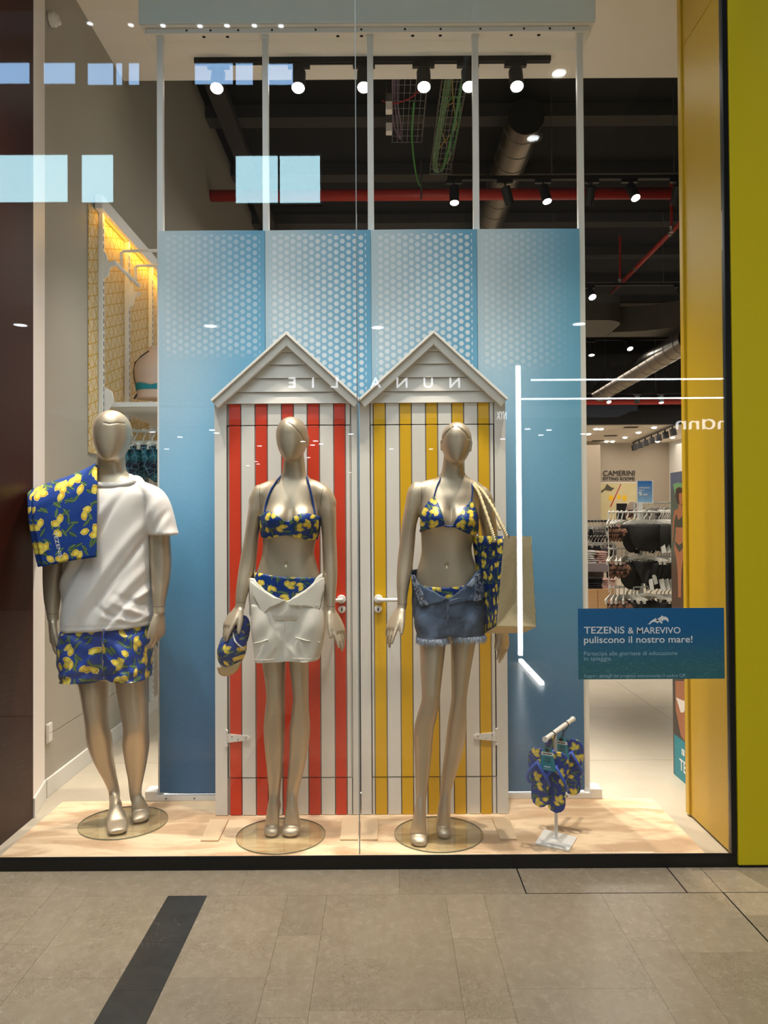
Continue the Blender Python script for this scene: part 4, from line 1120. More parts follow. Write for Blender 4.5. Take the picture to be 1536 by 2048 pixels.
top2 = zc([(524, 1030), (528, 1024), (541, 1023), (553, 1028), (563, 1036), (571.5, 1043), (580, 1042), (590, 1033), (602, 1027), (613, 1027), (625, 1030), (632, 1033), (638, 1036)], T2, Y-.09)
bot2 = zc([(524, 1075), (540, 1077), (555, 1073), (572, 1070), (588, 1074), (605, 1079), (622, 1080.5), (632, 1079), (638, 1077)], T2, Y-.09)
bt = wrap('bikini_top', T2, 110, bot2, top2, 0.0065, 'lemon_bikini', mq, 16, thick=0.004)
def strap(name, pts, loft, off, r, mat_, parent, Y0, tail=()):
    P = [loft.front_px(a, b, off, Y0) for a, b in pts] + list(tail)
    MB().tube([Vector(cr([list(p) for p in P], i/4)) for i in range((len(P)-1)*4+1)], r, 6).build(name, mat_, parent, smooth=True)
nb = at(562, 951, Y=Y+.01); nb2 = at(613.5, 951, Y=Y+.01)
strap('halter_strap', [(529.5, 1024), (531, 1012), (536, 995), (543, 978), (551, 966)], T2, 0.004, 0.0042, 'lemon_bikini', bt, Y-.08, [at(557.5, 957, Y=Y-.045), at(562, 951.5, Y=Y-.015)])
strap('halter_strap', [(630, 1032), (627.5, 1014), (623, 990), (618.5, 972)], T2, 0.004, 0.0042, 'lemon_bikini', bt, Y-.08, [at(615.5, 960, Y=Y-.045), at(612.5, 952, Y=Y-.015)])
hi2 = zc([(509, 1147), (520, 1147), (545, 1151), (575, 1154), (610, 1155), (632, 1157), (642, 1160)], T2, Y-.09)
bb_ = wrap('bikini_bottom', T2, 90, lambda th: at(575, 1240, Y=Y).z, hi2, 0.0055, 'lemon_bikini', mq, 18, thick=0.003)
WS = Loft([(507, 645, 1275, Y, .112, .13), (503.5, 649, 1240, Y, .110, .132), (500, 651, 1215, Y, .108, .13), (498.5, 650.5, 1190, Y, .106, .124), (500, 649, 1165, Y, .103, .115), (506, 645, 1145, Y, .098, .108)], n=2.2)
ft = zc([(500, 1158), (512, 1168), (530, 1181), (550, 1193), (566, 1199), (577, 1202), (590, 1192), (610, 1180), (628, 1166), (640, 1152), (650, 1146)], WS, Y-.10)
def wft(th): return ft(th) if math.sin(th) < 0 else (at(575, 1148, Y=Y).z)
wrk = lambda th, z: 0.0022*math.sin(7*th+z*30)+0.0016*math.sin(13*th-z*55)
def jean(name, hip, legs, mat_, parent, seamx, zfold, hemf=None):
    mb = MB(); hip.mesh(mb, 56)
    for l in legs: l.mesh(mb, 40)
    def fl(P, N):
        x, z = P[:, 0], P[:, 2]; f = np.clip(-N[:, 1]*1.5, 0, 1)
        d = 0.003*np.sin(30*x+18*z)*f + 0.002*np.sin(55*x-40*z)*f
        d -= 0.004*np.exp(-((x-seamx)/0.006)**2)*f*np.clip((zfold-z)*7, 0, 1)
        for c, sl in ((-0.05, 0.9), (-0.09, 0.55), (0.05, -0.9), (0.09, -0.55)): d += 0.002*np.exp(-((x-seamx-c-(z-zfold+0.14)*sl)/0.014)**2)*f*np.clip((zfold-z)*8, 0, 1)
        return d
    return union(mb, name, parent, 0.0055, 4, [fl], mat_, post=hemf)[0]
LEG2 = []
for xa, xb, xc, xd, y0, y1 in ((501, 576, 513, 566.5, 1330, 1325), (570, 651, 568.5, 637, 1324, 1328)):
    LEG2.append(Loft([(xa+3 if xa < 550 else xa, xb if xa < 550 else xb-3, 1206, Y, .099, .121), (xa+2, xb-1 if xa < 550 else xb, 1250, Y-.004, .107, .126), ((xa+xc)/2+1, (xb+xd)/2+1, 1292, Y-.006, .106, .122), (xc, xd, (y0+y1)/2, Y-.008, .103, .115), (xc+1, xd, (y0+y1)/2+9, Y-.008, .102, .114)], n=2.5))
HIP2 = Loft([(514, 637, 1330, Y-.006, .096, .112), (512, 640, 1312, Y-.004, .100, .116), (508, 645, 1285, Y-.002, .105, .124), (503, 649.5, 1250, Y, .107, .130), (502.5, 648.5, 1224, Y, .101, .123), (505, 645, 1207, Y, .095, .117)], n=2.3)
ws = jean('denim_shorts', HIP2, LEG2, 'white_denim', mq, at(570, 1290, Y=Y).x, at(570, 1235, Y=Y).z, clip_hem(at(568, 1325, Y=Y-.1).x, at(540, 1325, Y=Y-.11).z, at(600, 1323, Y=Y-.11).z, 0.035))
wrap('waist_yoke', WS, 100, lambda th: at(575, 1236, Y=Y).z, wft, 0.0, 'white_denim', ws, 18, wob=wrk, flare=lambda th, z: -0.006*max(0, min(1, (at(575, 1226, Y=Y).z-z)/.02)), thick=0.003)
for lg, (y0, y1) in zip(LEG2, ((1331, 1325), (1324, 1329))):
    za, zb_ = at(550, y0-9, Y=Y-.11).z, at(550, y1-9, Y=Y-.11).z
    MB().tube(ring_path(lg, lambda th, za=za, zb_=zb_: za+(zb_-za)*(math.cos(th)*0.5+0.5), 0.0026, 48), 0.0008, 5, closed=True).build('hem_stitch', 'white_denim', ws)
def on(loft, off, Y0): return lambda a, b: loft.front_px(a, b, off, Y0)
fn2 = on(WS, 0.009, Y-.11)
patch('fly_flap', [(501.5, 1162), (504, 1163), (512, 1170), (530, 1183), (550, 1195), (574, 1201.5), (566, 1204), (554, 1209.5), (541, 1215), (536, 1219), (526.5, 1228), (521, 1219), (516, 1211), (507, 1194)], fn2, 'white_denim', ws, 0.004)
patch('fly_flap', [(577, 1203), (590, 1194), (610, 1181.5), (626, 1169), (640, 1158), (648, 1155), (649.5, 1168), (648, 1184), (643, 1203), (638.5, 1219), (624, 1216), (606, 1213), (576, 1211)], fn2, 'white_denim', ws, 0.004)
MB().lathe([(0.001, -0.003), (0.0065, -0.002), (0.0065, 0.0)], fn2(633, 1210)-Vector((0, 0.003, 0)), 14, 'y').build('button', 'white_metal', ws)
MB().tube([fn2(577.5, 1205.5), fn2(600, 1207), fn2(623, 1209.5)], 0.001, 5).build('fly_stitch', 'seam_grey', ws)
for lg, pts in ((LEG2[0], [(508, 1286), (520, 1284.5), (536, 1279)]), (LEG2[1], [(591, 1275), (612, 1281), (640, 1285)])):
    MB().tube([lg.front_px(a, b, 0.004, Y-.11) for a, b in pts], 0.0022, 6).build('pocket_edge', 'white_denim', ws)
    MB().tube([lg.front_px(a, b+2.5, 0.004, Y-.11) for a, b in pts], 0.0008, 5).build('pocket_stitch', 'seam_grey', ws)
MB().tube([HIP2.front_px(a, b, 0.002, Y-.11) for a, b in ((571, 1213), (570, 1235), (569, 1262))] , 0.0018, 6).build('center_seam', 'white_denim', ws)

# ---- figure 3: woman in the triangle bikini -------------------------------------------------------
Y = 3.40
mq = thing('mannequin', 'champagne female mannequin in a triangle bikini and frayed blue denim shorts', 'mannequin', (0.232, 3.414, 0.004))
base_disc(0.232, 3.414, mq, 0.1945)
T3 = Loft([(880, 918, 1278, Y, .05, .06), (842, 957, 1256, Y, .085, .105), (834, 964, 1220, Y, .092, .118), (831.5, 964, 1180, Y, .091, .115), (832.7, 958, 1147, Y-.003, .086, .10), (839, 949, 1124, Y-.006, .081, .084), (843, 943.5, 1103, Y-.008, .079, .075),
           (842.5, 945, 1083, Y-.008, .083, .075), (841.5, 950.5, 1062, Y-.006, .087, .08), (840.5, 957, 1040, Y-.004, .088, .088), (838, 960, 1015, Y, .084, .092), (838, 962, 995, Y, .075, .088), (838, 967, 979, Y, .06, .075), (852, 961, 967, Y, .052, .062), (874, 938, 955, Y, .046, .054), (881, 930, 947, Y, .045, .051)])
for px, py in ((869, 1036), (930, 1041)):
    x, z = bz(px, py, Y-.09); T3.bumps.append((x, z, .052, .052, .040))
x, z = bz(900, 1030, Y-.09); T3.bumps.append((x, z, .012, .05, -.014))
body = MB(); T3.mesh(body, 56, 0.02, 0.005)
Loft([(878, 932, 956, Y, .050, .056), (883, 929, 943, Y-.004, .046, .052), (886, 927, 925, Y-.010, .046, .05), (889, 927, 903, Y-.012, .046, .05)]).mesh(body, 32)
head(body, 882, 942.5, 844.5, 930, Y-.02, turn=-0.06, tilt=-0.04)
LA = Loft([(822, 845, 970, Y, .03, .036), (815, 850, 980, Y, .038, .044), (812, 849, 996, Y, .042, .046), (808.5, 842, 1018, Y, .042, .044), (803, 833, 1052, Y, .038, .04), (799, 830, 1085, Y, .036, .037), (795, 826.5, 1122, Y-.005, .035, .036), (793, 820.5, 1160, Y-.02, .032, .032), (794, 815.5, 1190, Y-.034, .026, .025), (794.5, 814, 1208, Y-.042, .023, .022), (793, 812, 1219, Y-.047, .022, .02)])
LA.mesh(body, 28, 0, 0.016)
RA = Loft([(957, 978, 981, Y, .03, .036), (954, 984, 993, Y, .038, .044), (954, 988, 1012, Y+.01, .042, .046), (959, 992, 1040, Y+.02, .042, .044), (966, 998, 1090, Y+.04, .038, .04), (974, 1005, 1150, Y+.055, .035, .036), (984, 1011, 1205, Y+.05, .030, .03), (991, 1014, 1245, Y+.045, .024, .022), (994, 1015, 1258, Y+.04, .022, .02)])
RA.mesh(body, 28, 0, 0.016)
for a_, b_, c_ in (((874, 970), (846, 982), (829, 998)), ((938, 975), (961, 991), (973, 1012))):
    capsule(body, [at(*a_, Y=Y), at(*b_, Y=Y), at(*c_, Y=Y+(.012 if a_[0] > 900 else 0))], [.032, .042, .040], 20)
wl_ = at(802, 1218, Y=Y-.047); hand(body, wl_, at(772, 1280, Y=Y-.10)-wl_, (0.60, -0.78, -0.1), 1.08, (4, 12, 17, 21), (0.40, 0.88, 0.18), 0.05, flip=-1)
wr_ = at(1004.5, 1252, Y=Y+.042); hand(body, wr_, at(1008, 1304, Y=Y+.02)-wr_, (-0.75, -0.62, -0.1), 1.0, (8, 12, 16, 20), (0.30, 0.92, 0.1), 0.03, flip=1)
Lg = [(832, 898, 1190, Y, .085, .11), (835, 896, 1240, Y, .085, .105), (839.5, 890.5, 1295, Y-.02, .08, .088), (841, 885.5, 1340, Y-.04, .07, .075), (843.5, 880.5, 1385, Y-.055, .06, .06), (842, 879.5, 1405, Y-.055, .054, .054), (833, 873, 1435, Y-.05, .05, .056), (828, 867, 1463, Y-.04, .046, .062), (829, 862.5, 1515, Y-.030, .039, .055), (830.5, 857.5, 1560, Y-.032, .032, .042), (831, 853, 1595, Y-.038, .029, .033), (831, 852, 1610, Y-.045, .029, .032)]
Loft(Lg).mesh(body, 32, 0.045, 0)
Rg = [(897, 963, 1190, Y, .085, .11), (899, 958, 1240, Y, .085, .105), (902, 949, 1295, Y, .08, .088), (902.5, 941, 1340, Y, .07, .075), (903, 933.5, 1392, Y-.005, .058, .056), (899, 933, 1425, Y, .051, .054), (894.5, 932.5, 1458, Y+.012, .046, .06), (890, 926, 1500, Y+.026, .039, .055), (884, 913.5, 1545, Y+.034, .033, .043), (880, 904, 1578, Y+.036, .029, .034), (879, 902, 1592, Y+.036, .029, .032)]
Loft(Rg).mesh(body, 32, 0.045, 0)
a1 = at(841, 1612, Y=Y-.047); a2 = at(890, 1594, Y=Y+.034)
t1_ = at(838, 1688, Z=0.020); t2_ = at(888, 1672, Z=0.022)
foot_(body, a1, (a1.x, a1.y+.040, 0.104), Vector((t1_.x-.001, t1_.y+.050, 0.036)), t1_, 0.036)
foot_(body, a2, (a2.x+.002, a2.y+.040, 0.110), Vector((t2_.x, t2_.y+.050, 0.038)), t2_, 0.0325)
Yh = Y-.10
c3a = [xz(884.5, 884, Yh), xz(887, 874, Yh), xz(892, 865, Yh), xz(899, 858, Yh), xz(905, 853, Yh)]
c3b = [xz(917, 853, Yh), xz(925, 859, Yh), xz(932, 866, Yh), xz(938, 876, Yh)]
nx3, nz3 = bz(893, 1130, Y-.085)
b3, bm3 = union(body, 'body', mq, 0.0036, 4, [crease(c3a, 1.70, -0.006, 0.003), crease(c3b, 1.70, -0.006, 0.003), dimple(nx3, nz3, .0048, .0085, -.009)], soft=((0.075, 0.23, 25), (1.44, 1.59, 22)))
for (px, y0), (px2, y1) in (((842.5, 962), (842, 1015)), ((958, 970), (960, 1030))):
    p0 = at(px, y0, Y=Y); p1 = at(px2, y1, Y=Y); d = (p1-p0).normalized(); seam(bm3, p0, (d.z, 0, -d.x), (p0+p1)/2, 0.064, mq)
for p, q in (((804.5, 1207), Y-.042), ((1003, 1247), Y+.045)):
    w = at(*p, Y=q); seam(bm3, w, (0.05, 0, 1), w, 0.045, mq)
cup = on(T3, 0.0065, Y-.10)
t3 = patch('bikini_top', [(866.5, 993), (870, 994), (876, 1006), (882, 1020), (887, 1038), (890, 1051), (880, 1053), (868, 1056), (855, 1059), (842, 1062), (840.5, 1045), (842, 1030), (848, 1016), (857, 1003)], cup, 'lemon_bikini', mq, 0.004, 3)
patch('bikini_cup', [(941, 1001), (944.5, 1001), (949, 1010), (953, 1022), (956, 1036), (957, 1050), (956, 1067), (945, 1070), (933, 1066), (920, 1060), (906, 1053), (910, 1043), (918, 1030), (928, 1015)], cup, 'lemon_bikini', t3, 0.004, 3)
strap('halter_strap', [(868, 994), (871, 982), (875, 970)], T3, 0.004, 0.003, 'lemon_bikini', t3, Y-.08, [at(879.5, 960, Y=Y-.045), at(882.5, 952, Y=Y-.012)])
strap('halter_strap', [(943, 1002), (944.5, 990), (945, 978)], T3, 0.004, 0.003, 'lemon_bikini', t3, Y-.08, [at(944, 969, Y=Y-.045), at(941, 962, Y=Y-.012)])
strap('chest_strap', [(888, 1051.5), (895, 1053), (902, 1052.5), (908, 1053.5)], T3, 0.004, 0.0035, 'lemon_bikini', t3, Y-.09)
wrap('back_strap', T3, 40, lambda th: at(900, 1064, Y=Y).z, lambda th: at(900, 1058, Y=Y).z, 0.004, 'lemon_bikini', t3, 2, th0=-0.25, th1=PI+0.25, thick=0.002)
hi3 = zc([(832, 1172), (850, 1173), (880, 1175), (905, 1174), (925, 1172), (945, 1168), (962, 1164)], T3, Y-.09)
wrap('bikini_bottom', T3, 80, lambda th: at(900, 1235, Y=Y).z, hi3, 0.005, 'lemon_bikini', mq, 14, thick=0.003)
DS = Loft([(831, 968, 1290, Y-.004, .104, .12), (828, 970, 1255, Y, .108, .128), (826, 970.5, 1220, Y, .108, .13), (825, 970.5, 1190, Y, .105, .126), (823, 969, 1160, Y, .102, .118), (825, 966, 1135, Y, .098, .112)], n=2.25)
ft3 = zc([(823, 1148), (832, 1160), (846, 1172), (864, 1180), (880, 1190), (896, 1197), (908, 1190), (925, 1177), (942, 1160), (955, 1147), (969, 1138)], DS, Y-.10)
def dft(th): return ft3(th) if math.sin(th) < 0 else at(900, 1140, Y=Y).z
LEG3 = []
for xa, xb, xc, xd, yh in ((826.5, 899, 836.5, 893, 1283), (897, 970, 903, 968, 1279)):
    LEG3.append(Loft([(xa+3 if xa < 860 else xa, xb if xa < 860 else xb-3, 1205, Y, .098, .120), (xa+2, xb, 1235, Y-.004, .106, .126), (xa+6 if xa < 860 else xa+3, xb-2, 1262, Y-.008, .104, .120), (xc, xd, yh, Y-.012, .100, .112), (xc, xd, yh+8, Y-.012, .099, .111)], n=2.4))
HIP3 = Loft([(834, 967.5, 1268, Y-.006, .098, .116), (828.5, 969.5, 1250, Y, .106, .126), (828.5, 968, 1224, Y, .100, .122), (831, 965, 1205, Y, .095, .116)], n=2.3)
dj = jean('denim_shorts', HIP3, LEG3, 'denim', mq, at(896, 1250, Y=Y).x, at(896, 1225, Y=Y).z, clip_hem(at(898, 1280, Y=Y).x, at(865, 1278, Y=Y-.1).z, at(935, 1274, Y=Y-.1).z))
wrap('waist_yoke', DS, 100, lambda th: at(900, 1236, Y=Y).z, dft, 0.0, 'denim', dj, 18, wob=wrk, flare=lambda th, z: -0.006*max(0, min(1, (at(900, 1226, Y=Y).z-z)/.02)), thick=0.003)
fr = random.Random(5)
for LG, yh in zip(LEG3, (1283, 1279)):
    zh = at(890, yh-4, Y=Y-.10).z; lg = dj
    m = MB()
    for k in range(520):
        th = fr.uniform(-PI, PI) if k % 4 == 0 else fr.uniform(-PI, 0); p = LG.pt(th, max(zh+0.002, LG.R[0][0]), 0.001+fr.uniform(0, .003)); p.z = zh+0.003; L = fr.uniform(.010, .034)
        dx = fr.uniform(-.010, .010); q = p+Vector((dx*0.5, -fr.uniform(0, .006), -L*0.6)); r = q+Vector((dx*0.6, fr.uniform(-.004, .002), -L*0.5))
        w = Vector((0.0009, 0.0003, 0))
        m.add([p-w, p+w, q+w, q-w, r], [(0, 1, 2, 3), (3, 2, 4)])
    fo = m.build('frayed_hem', 'denim_light', lg, fixn=False); fo['kind'] = 'stuff'
fn3 = on(DS, 0.009, Y-.11)
patch('fly_flap', [(823, 1151), (831, 1160), (846, 1173), (864, 1181), (880, 1191), (895, 1197), (884, 1203), (871, 1206.5), (857, 1211), (845, 1213), (841, 1211), (835.5, 1200), (830, 1186), (825, 1170)], fn3, 'denim', dj, 0.005)
patch('waistband', [(822.5, 1149), (829, 1150), (836, 1166), (843, 1180), (849, 1195), (857, 1210), (843, 1213.5), (838, 1205), (832, 1188), (825, 1170)], on(DS, 0.014, Y-.11), 'denim_worn', dj, 0.005)
patch('fly_flap', [(897, 1199), (912, 1188), (926, 1177), (944, 1158), (957, 1150), (967, 1151), (969.5, 1170), (968, 1190), (962, 1201), (952, 1201.5), (930, 1203), (910, 1206), (897, 1210)], fn3, 'denim', dj, 0.005)
patch('waistband', [(950, 1152), (958, 1147), (968, 1150), (970, 1172), (969, 1192), (960, 1203), (947, 1202.5), (950, 1180)], on(DS, 0.014, Y-.11), 'denim_worn', dj, 0.005)
patch('fly_lining', [(932, 1172), (944, 1159), (955, 1151), (956, 1158), (950, 1168), (944, 1175)], on(DS, 0.0125, Y-.11), 'denim_light', dj, 0.003, 2)
MB().tube([fn3(899, 1201)+Vector((0, -.004, 0)), fn3(915, 1197)+Vector((0, -.004, 0)), fn3(946, 1192)+Vector((0, -.004, 0))], 0.0007, 5).build('fly_stitch', 'denim_light', dj)
q = on(DS, 0.016, Y-.11)(843, 1197); MB().lathe([(0.001, -0.005), (0.006, -0.004), (0.0065, 0.0)], q, 14, 'y').build('button', 'denim_button', dj)
MB().tube([on(DS, .004, Y-.11)(896, y) for y in (1210, 1222, 1236, 1250)], 0.0016, 5).build('front_seam', 'denim_worn', dj)

# ------------------------------------------------------------------ things on and beside the figures
# towel over the man's shoulder: one folded sheet, back edge - ridge - front edge
def lerp2(tab, u):
    for (a, p), (b, q) in zip(tab, tab[1:]):
        if u <= b: f = (u-a)/(b-a); return (p[0]+(q[0]-p[0])*f, p[1]+(q[1]-p[1])*f)
    return tab[-1][1]
tp = [(0, (64, 984)), (.28, (100, 968)), (.62, (145, 951)), (.8, (170, 940)), (1, (194, 926))]
tb_ = [(0, (85, 1134)), (.42, (131, 1123)), (1, (194, 1114))]
prof = [(0, 3.60, 0), (.03, 3.545, .05), (.09, 3.485, .13), (.2, 3.452, .28), (.45, 3.436, .55), (.75, 3.428, .8), (1, 3.424, 1)]
def towel_sheet(dx, dY, back):
    m = MB(); nu, nv = 26, 34; vs, uv = [], []
    for i in range(nu+1):
        u = i/nu; a, b = lerp2(tp, u), lerp2(tb_, u)
        for j in range(-14 if back else 0, nv+1):
            v = max(0, j/nv); Yv = None
            for (p, y0, s0), (q, y1, s1) in zip(prof, prof[1:]):
                if v <= q: f = (v-p)/(q-p); Yv = y0+(y1-y0)*f; break
            bulge = 6*math.sin(PI*v)*(1-u)**2
            x = a[0]+(b[0]-a[0])*v - bulge + dx*(1-u); y = a[1]+(b[1]-a[1])*v
            w = at(x, y, Y=Yv + dY)
            w.y += 0.006*math.sin(u*9+v*3)*v + 0.022*(1-u)*v*0
            if j < 0:
                k = -j/14; w = at(a[0]+dx*(1-u), a[1], Y=3.60+dY) + Vector((0, 0.03+0.11*math.sin(min(1, k*2)*PI/2), -0.26*max(0, k-0.12)))
            vs.append(w); uv.append((u*0.30, j/nv*0.42))
    n = nv+1+(14 if back else 0)
    m.add(vs, [(i*n+j, (i+1)*n+j, (i+1)*n+j+1, i*n+j+1) for i in range(nu) for j in range(n-1)], uv); return m
tw = thing('towel', 'blue beach towel with lemon print hanging over the shoulder of the male mannequin', 'towel', (-1.45, 3.5, 1.4))
towel_sheet(0, 0, True).build('front_fold', 'lemon_towel', tw, smooth=True, solid=0.006)
towel_sheet(-9, 0.022, False).build('inner_fold', 'lemon_towel', tw, smooth=True, solid=0.006)
text('logo', 'TEZENiS', 'print_white', at(106, 1064, Y=3.419), 0.0165, tw, (PI/2, math.radians(77), 0), depth=0.0006, bold=0.01, width=0.118)

# jute tote bag on the third figure's shoulder
A0, A1, A2, A3 = at(1008, 1072, Y=3.19), at(1062, 1073, Y=3.22), at(1072, 1253, Y=3.23), at(993, 1252, Y=3.20)
B0, B3 = at(944, 1072, Y=3.372), at(969, 1266, Y=3.378)
B1, B2 = A1+(B0-A0)*0.9, A2+(B3-A3)*0.9
bag = thing('tote_bag', 'jute tote bag with lemon printed side hanging by rope handles from a shoulder', 'bag', tuple((A3+B2)/2))
def quadgrid(m, a, b, c, d, n=8, wob=0.0, nrm=Vector((0, 0, 0)), uv0=(0, 0)):
    a, b, c, d = map(Vector, (a, b, c, d)); vs, uv = [], []
    W_, Hh_ = (b-a).length, (d-a).length
    for i in range(n+1):
        for j in range(n+1):
            s_, t_ = i/n, j/n; p = a.lerp(b, s_).lerp(d.lerp(c, s_), t_)
            vs.append(p+nrm*wob*math.sin(PI*s_)*math.sin(PI*t_)*(1+0.6*math.sin(7*t_+3*s_))); uv.append((uv0[0]+s_*W_, uv0[1]+(1-t_)*Hh_))
    m.add(vs, [(i*(n+1)+j, (i+1)*(n+1)+j, (i+1)*(n+1)+j+1, i*(n+1)+j+1) for i in range(n) for j in range(n)], uv)
outn = Vector((-0.85, -0.5, 0))
m = MB(); quadgrid(m, B0, A0, A3, B3, 10, -0.010, outn); m.build('printed_panel', 'lemon_bag', bag, smooth=True, solid=0.003)
m = MB(); quadgrid(m, A1, B1, B2, A2, 8, 0.0, outn); m.build('far_panel', 'lemon_bag', bag, smooth=True, solid=0.003)
mt_, ap = (A0+A1)/2+Vector((0, .012, 0)), at(1030, 1205, Y=3.235)
m = MB(); quadgrid(m, A0, mt_, ap, A3, 8, .004, Vector((0, -1, 0))); quadgrid(m, mt_, A1, A2, ap, 8, .004, Vector((0, -1, 0)), (.05, 0))
m.add([A3, ap, A2], [(0, 1, 2)], [(0, 0), (.06, .1), (.12, 0)]); m.build('jute_gusset', 'jute', bag, solid=0.003)
m = MB(); quadgrid(m, A3, A2, B2, B3, 6, .0); m.build('bottom_panel', 'jute', bag, solid=0.003)
m = MB(); quadgrid(m, B0, B1, B2, B3, 6, .0); m.build('jute_back', 'jute', bag, solid=0.003)
def rope(name, pts, r, parent):
    P = [Vector(cr([list(p) for p in pts], i/14)) for i in range((len(pts)-1)*14+1)]; m = MB(); L = 0
    for ph in (0, PI):
        path = []; L = 0
        for i, p in enumerate(P):
            if i: L += (p-P[i-1]).length
            t = (P[min(i+1, len(P)-1)]-P[max(i-1, 0)]).normalized(); u = t.cross(Vector((0, 1, 0.2))).normalized(); w = t.cross(u)
            a = ph+L*330; path.append(p+(u*math.cos(a)+w*math.sin(a))*r*0.5)
        m.tube(path, r*0.62, 6)
    return m.build(name, 'rope', parent, smooth=True)
sh1, sh2 = at(943.5, 967, Y=3.375), at(949, 967, Y=3.372)
rope('rope_handle', [at(990, 1083, Y=3.222), at(983, 1060, Y=3.235), at(970, 1020, Y=3.275), at(957, 985, Y=3.325), sh1, at(940, 971, Y=3.43), at(946, 1010, Y=3.45), at(950, 1070, Y=3.41)], 0.0078, bag)
rope('rope_handle', [at(1014, 1074, Y=3.20), at(1003, 1050, Y=3.215), at(986, 1015, Y=3.26), at(967, 985, Y=3.32), sh2, at(950, 968, Y=3.44), at(975, 1010, Y=3.47), at(1000, 1060, Y=3.44)], 0.0078, bag)
m = MB()
for p in (at(990, 1080, Y=3.222), at(1014, 1073, Y=3.199)): m.lathe([(0.006, -0.002), (0.011, -0.002), (0.011, 0.002), (0.006, 0.002)], p, 16, 'y', True)
m.build('eyelet', 'galvanised', bag)

# cap in the second figure's hand
cp = thing('baseball_cap', 'lemon print baseball cap with tan peak hanging from a mannequin hand', 'cap', tuple(at(464, 1295, Y=3.35)))
def dome(c, ax, ay, az, n=26, k=14, cut=0.0):
    R = []
    for i in range(k+1):
        a = (PI/2)*(1-i/k*(1-cut))
        R.append([c + ax*(math.cos(a)*math.cos(2*PI*j/n)) + az*(math.cos(a)*math.sin(2*PI*j/n)) + ay*math.sin(a) for j in range(n)])
    R = R[::-1]; m = MB(); vs = [p for r in R for p in r]
    # rows run from the rim to the crown
    uv = [((p-c).dot(ax.normalized()) + 0.5*(p-c).dot(ay.normalized()), (p-c).dot(az.normalized()) - 0.5*(p-c).dot(ay.normalized())*0) for p in vs]
    fs = [(i*n+j, i*n+(j+1) % n, (i+1)*n+(j+1) % n, (i+1)*n+j) for i in range(k) for j in range(n)]
    m.add(vs, fs, uv); return m
cC = at(465, 1297, Y=3.425)
ax = Vector((0.061, 0.0, -0.004)); az = Vector((0.016, -0.012, 0.088)); ay = Vector((-0.01, -0.075, -0.012))
dome(cC, ax, ay, az).build('crown', 'lemon_cap', cp, smooth=True, solid=0.003)
c2 = at(476, 1272, Y=3.445)
dome(c2, Vector((0.046, 0.012, 0)), Vector((0.012, -0.028, 0.0)), Vector((0.022, 0, 0.092))).build('rear_panel', 'lemon_cap', cp, smooth=True, solid=0.003)
m = MB(); vs = []
for i in range(13):
    s_ = -1+2*i/12
    for j in range(5):
        t_ = j/4; px, py = 458+s_*(24-4*t_), 1331+t_*20-8*abs(s_)**2.5*(0.3+t_)-s_*6
        vs.append(at(px, py, Y=3.391-0.012*math.cos(s_*1.4)+t_*0.012))
m.add(vs, [(i*5+j, (i+1)*5+j, (i+1)*5+j+1, i*5+j+1) for i in range(12) for j in range(4)])
m.build('peak', 'cap_tan', cp, smooth=True, solid=0.004)
def dome_pt(px, py, off=0.003):
    best = None
    for k in range(40):
        Yq = 3.335+k*0.003; p = at(px, py, Y=Yq); d = p-cC
        u, w, q = d.dot(ax)/ax.length_squared, d.dot(az)/az.length_squared, d.dot(ay)/ay.length_squared
        e = abs(u*u+w*w+q*q-1)
        if q > -0.05 and (best is None or e < best[0]): best = (e, p)
    return best[1]+Vector((0, -off, 0))
MB().tube([dome_pt(*q) for q in ((466, 1264), (467, 1273), (470, 1282), (476, 1289), (483, 1294), (490, 1300))], 0.0035, 6).build('opening_tape', 'white_cloth', cp, smooth=True)
MB().tube([dome_pt(*q) for q in ((466, 1264), (458, 1272), (450, 1284), (445, 1296))], 0.0022, 6).build('crown_seam', 'strap_blue', cp, smooth=True)
MB().tube([at(449+k*1.3, 1231+(3 if k % 2 else -2)-abs(k-4)*0.6, Y=3.40) for k in range(9)], 0.0016, 5).build('elastic_tie', 'white_cloth', cp)

# stand with two pairs of flip-flops
Bq = [at(1070, 1686, Z=0.012), at(1088, 1658, Z=0.012), at(1154, 1674, Z=0.012), at(1138, 1701, Z=0.012)]
stn = thing('display_stand', 'small white T-shaped stand on the sand mat, carrying flip-flops', 'stand', (0.742, 3.36, 0.0045))
MB().prism([(v.x, v.y) for v in Bq], (0, 0, 0.0047), (1, 0, 0), (0, 1, 0), (0, 0, 0.008)).build('base_plate', 'white_metal', stn, bevel=0.001)
pb = at(1112.5, 1678, Z=0.012); pt_ = Vector((pb.x, pb.y, 0.462))
MB().box(pb.x-0.0062, pb.x+0.0062, pb.y-0.0062, pb.y+0.0062, 0.0127, 0.462).build('pole', 'white_metal', stn, bevel=0.001)
e0, e1 = at(1083, 1478, Z=0.472), at(1139.5, 1437, Z=0.472)
bd = (e1-e0).normalized()
mid = e0 + bd*((pt_-e0).dot(bd)); sh_ = Vector((pt_.x-mid.x, pt_.y-mid.y, 0)); e0 += sh_; e1 += sh_
m = MB(); m.tube([e0, e0+bd*.006, e0+bd*.006, e1-bd*.006, e1-bd*.006, e1], [.0125, .0125, .0100, .0100, .0125, .0125], 18); m.build('cross_bar', 'white_metal', stn)
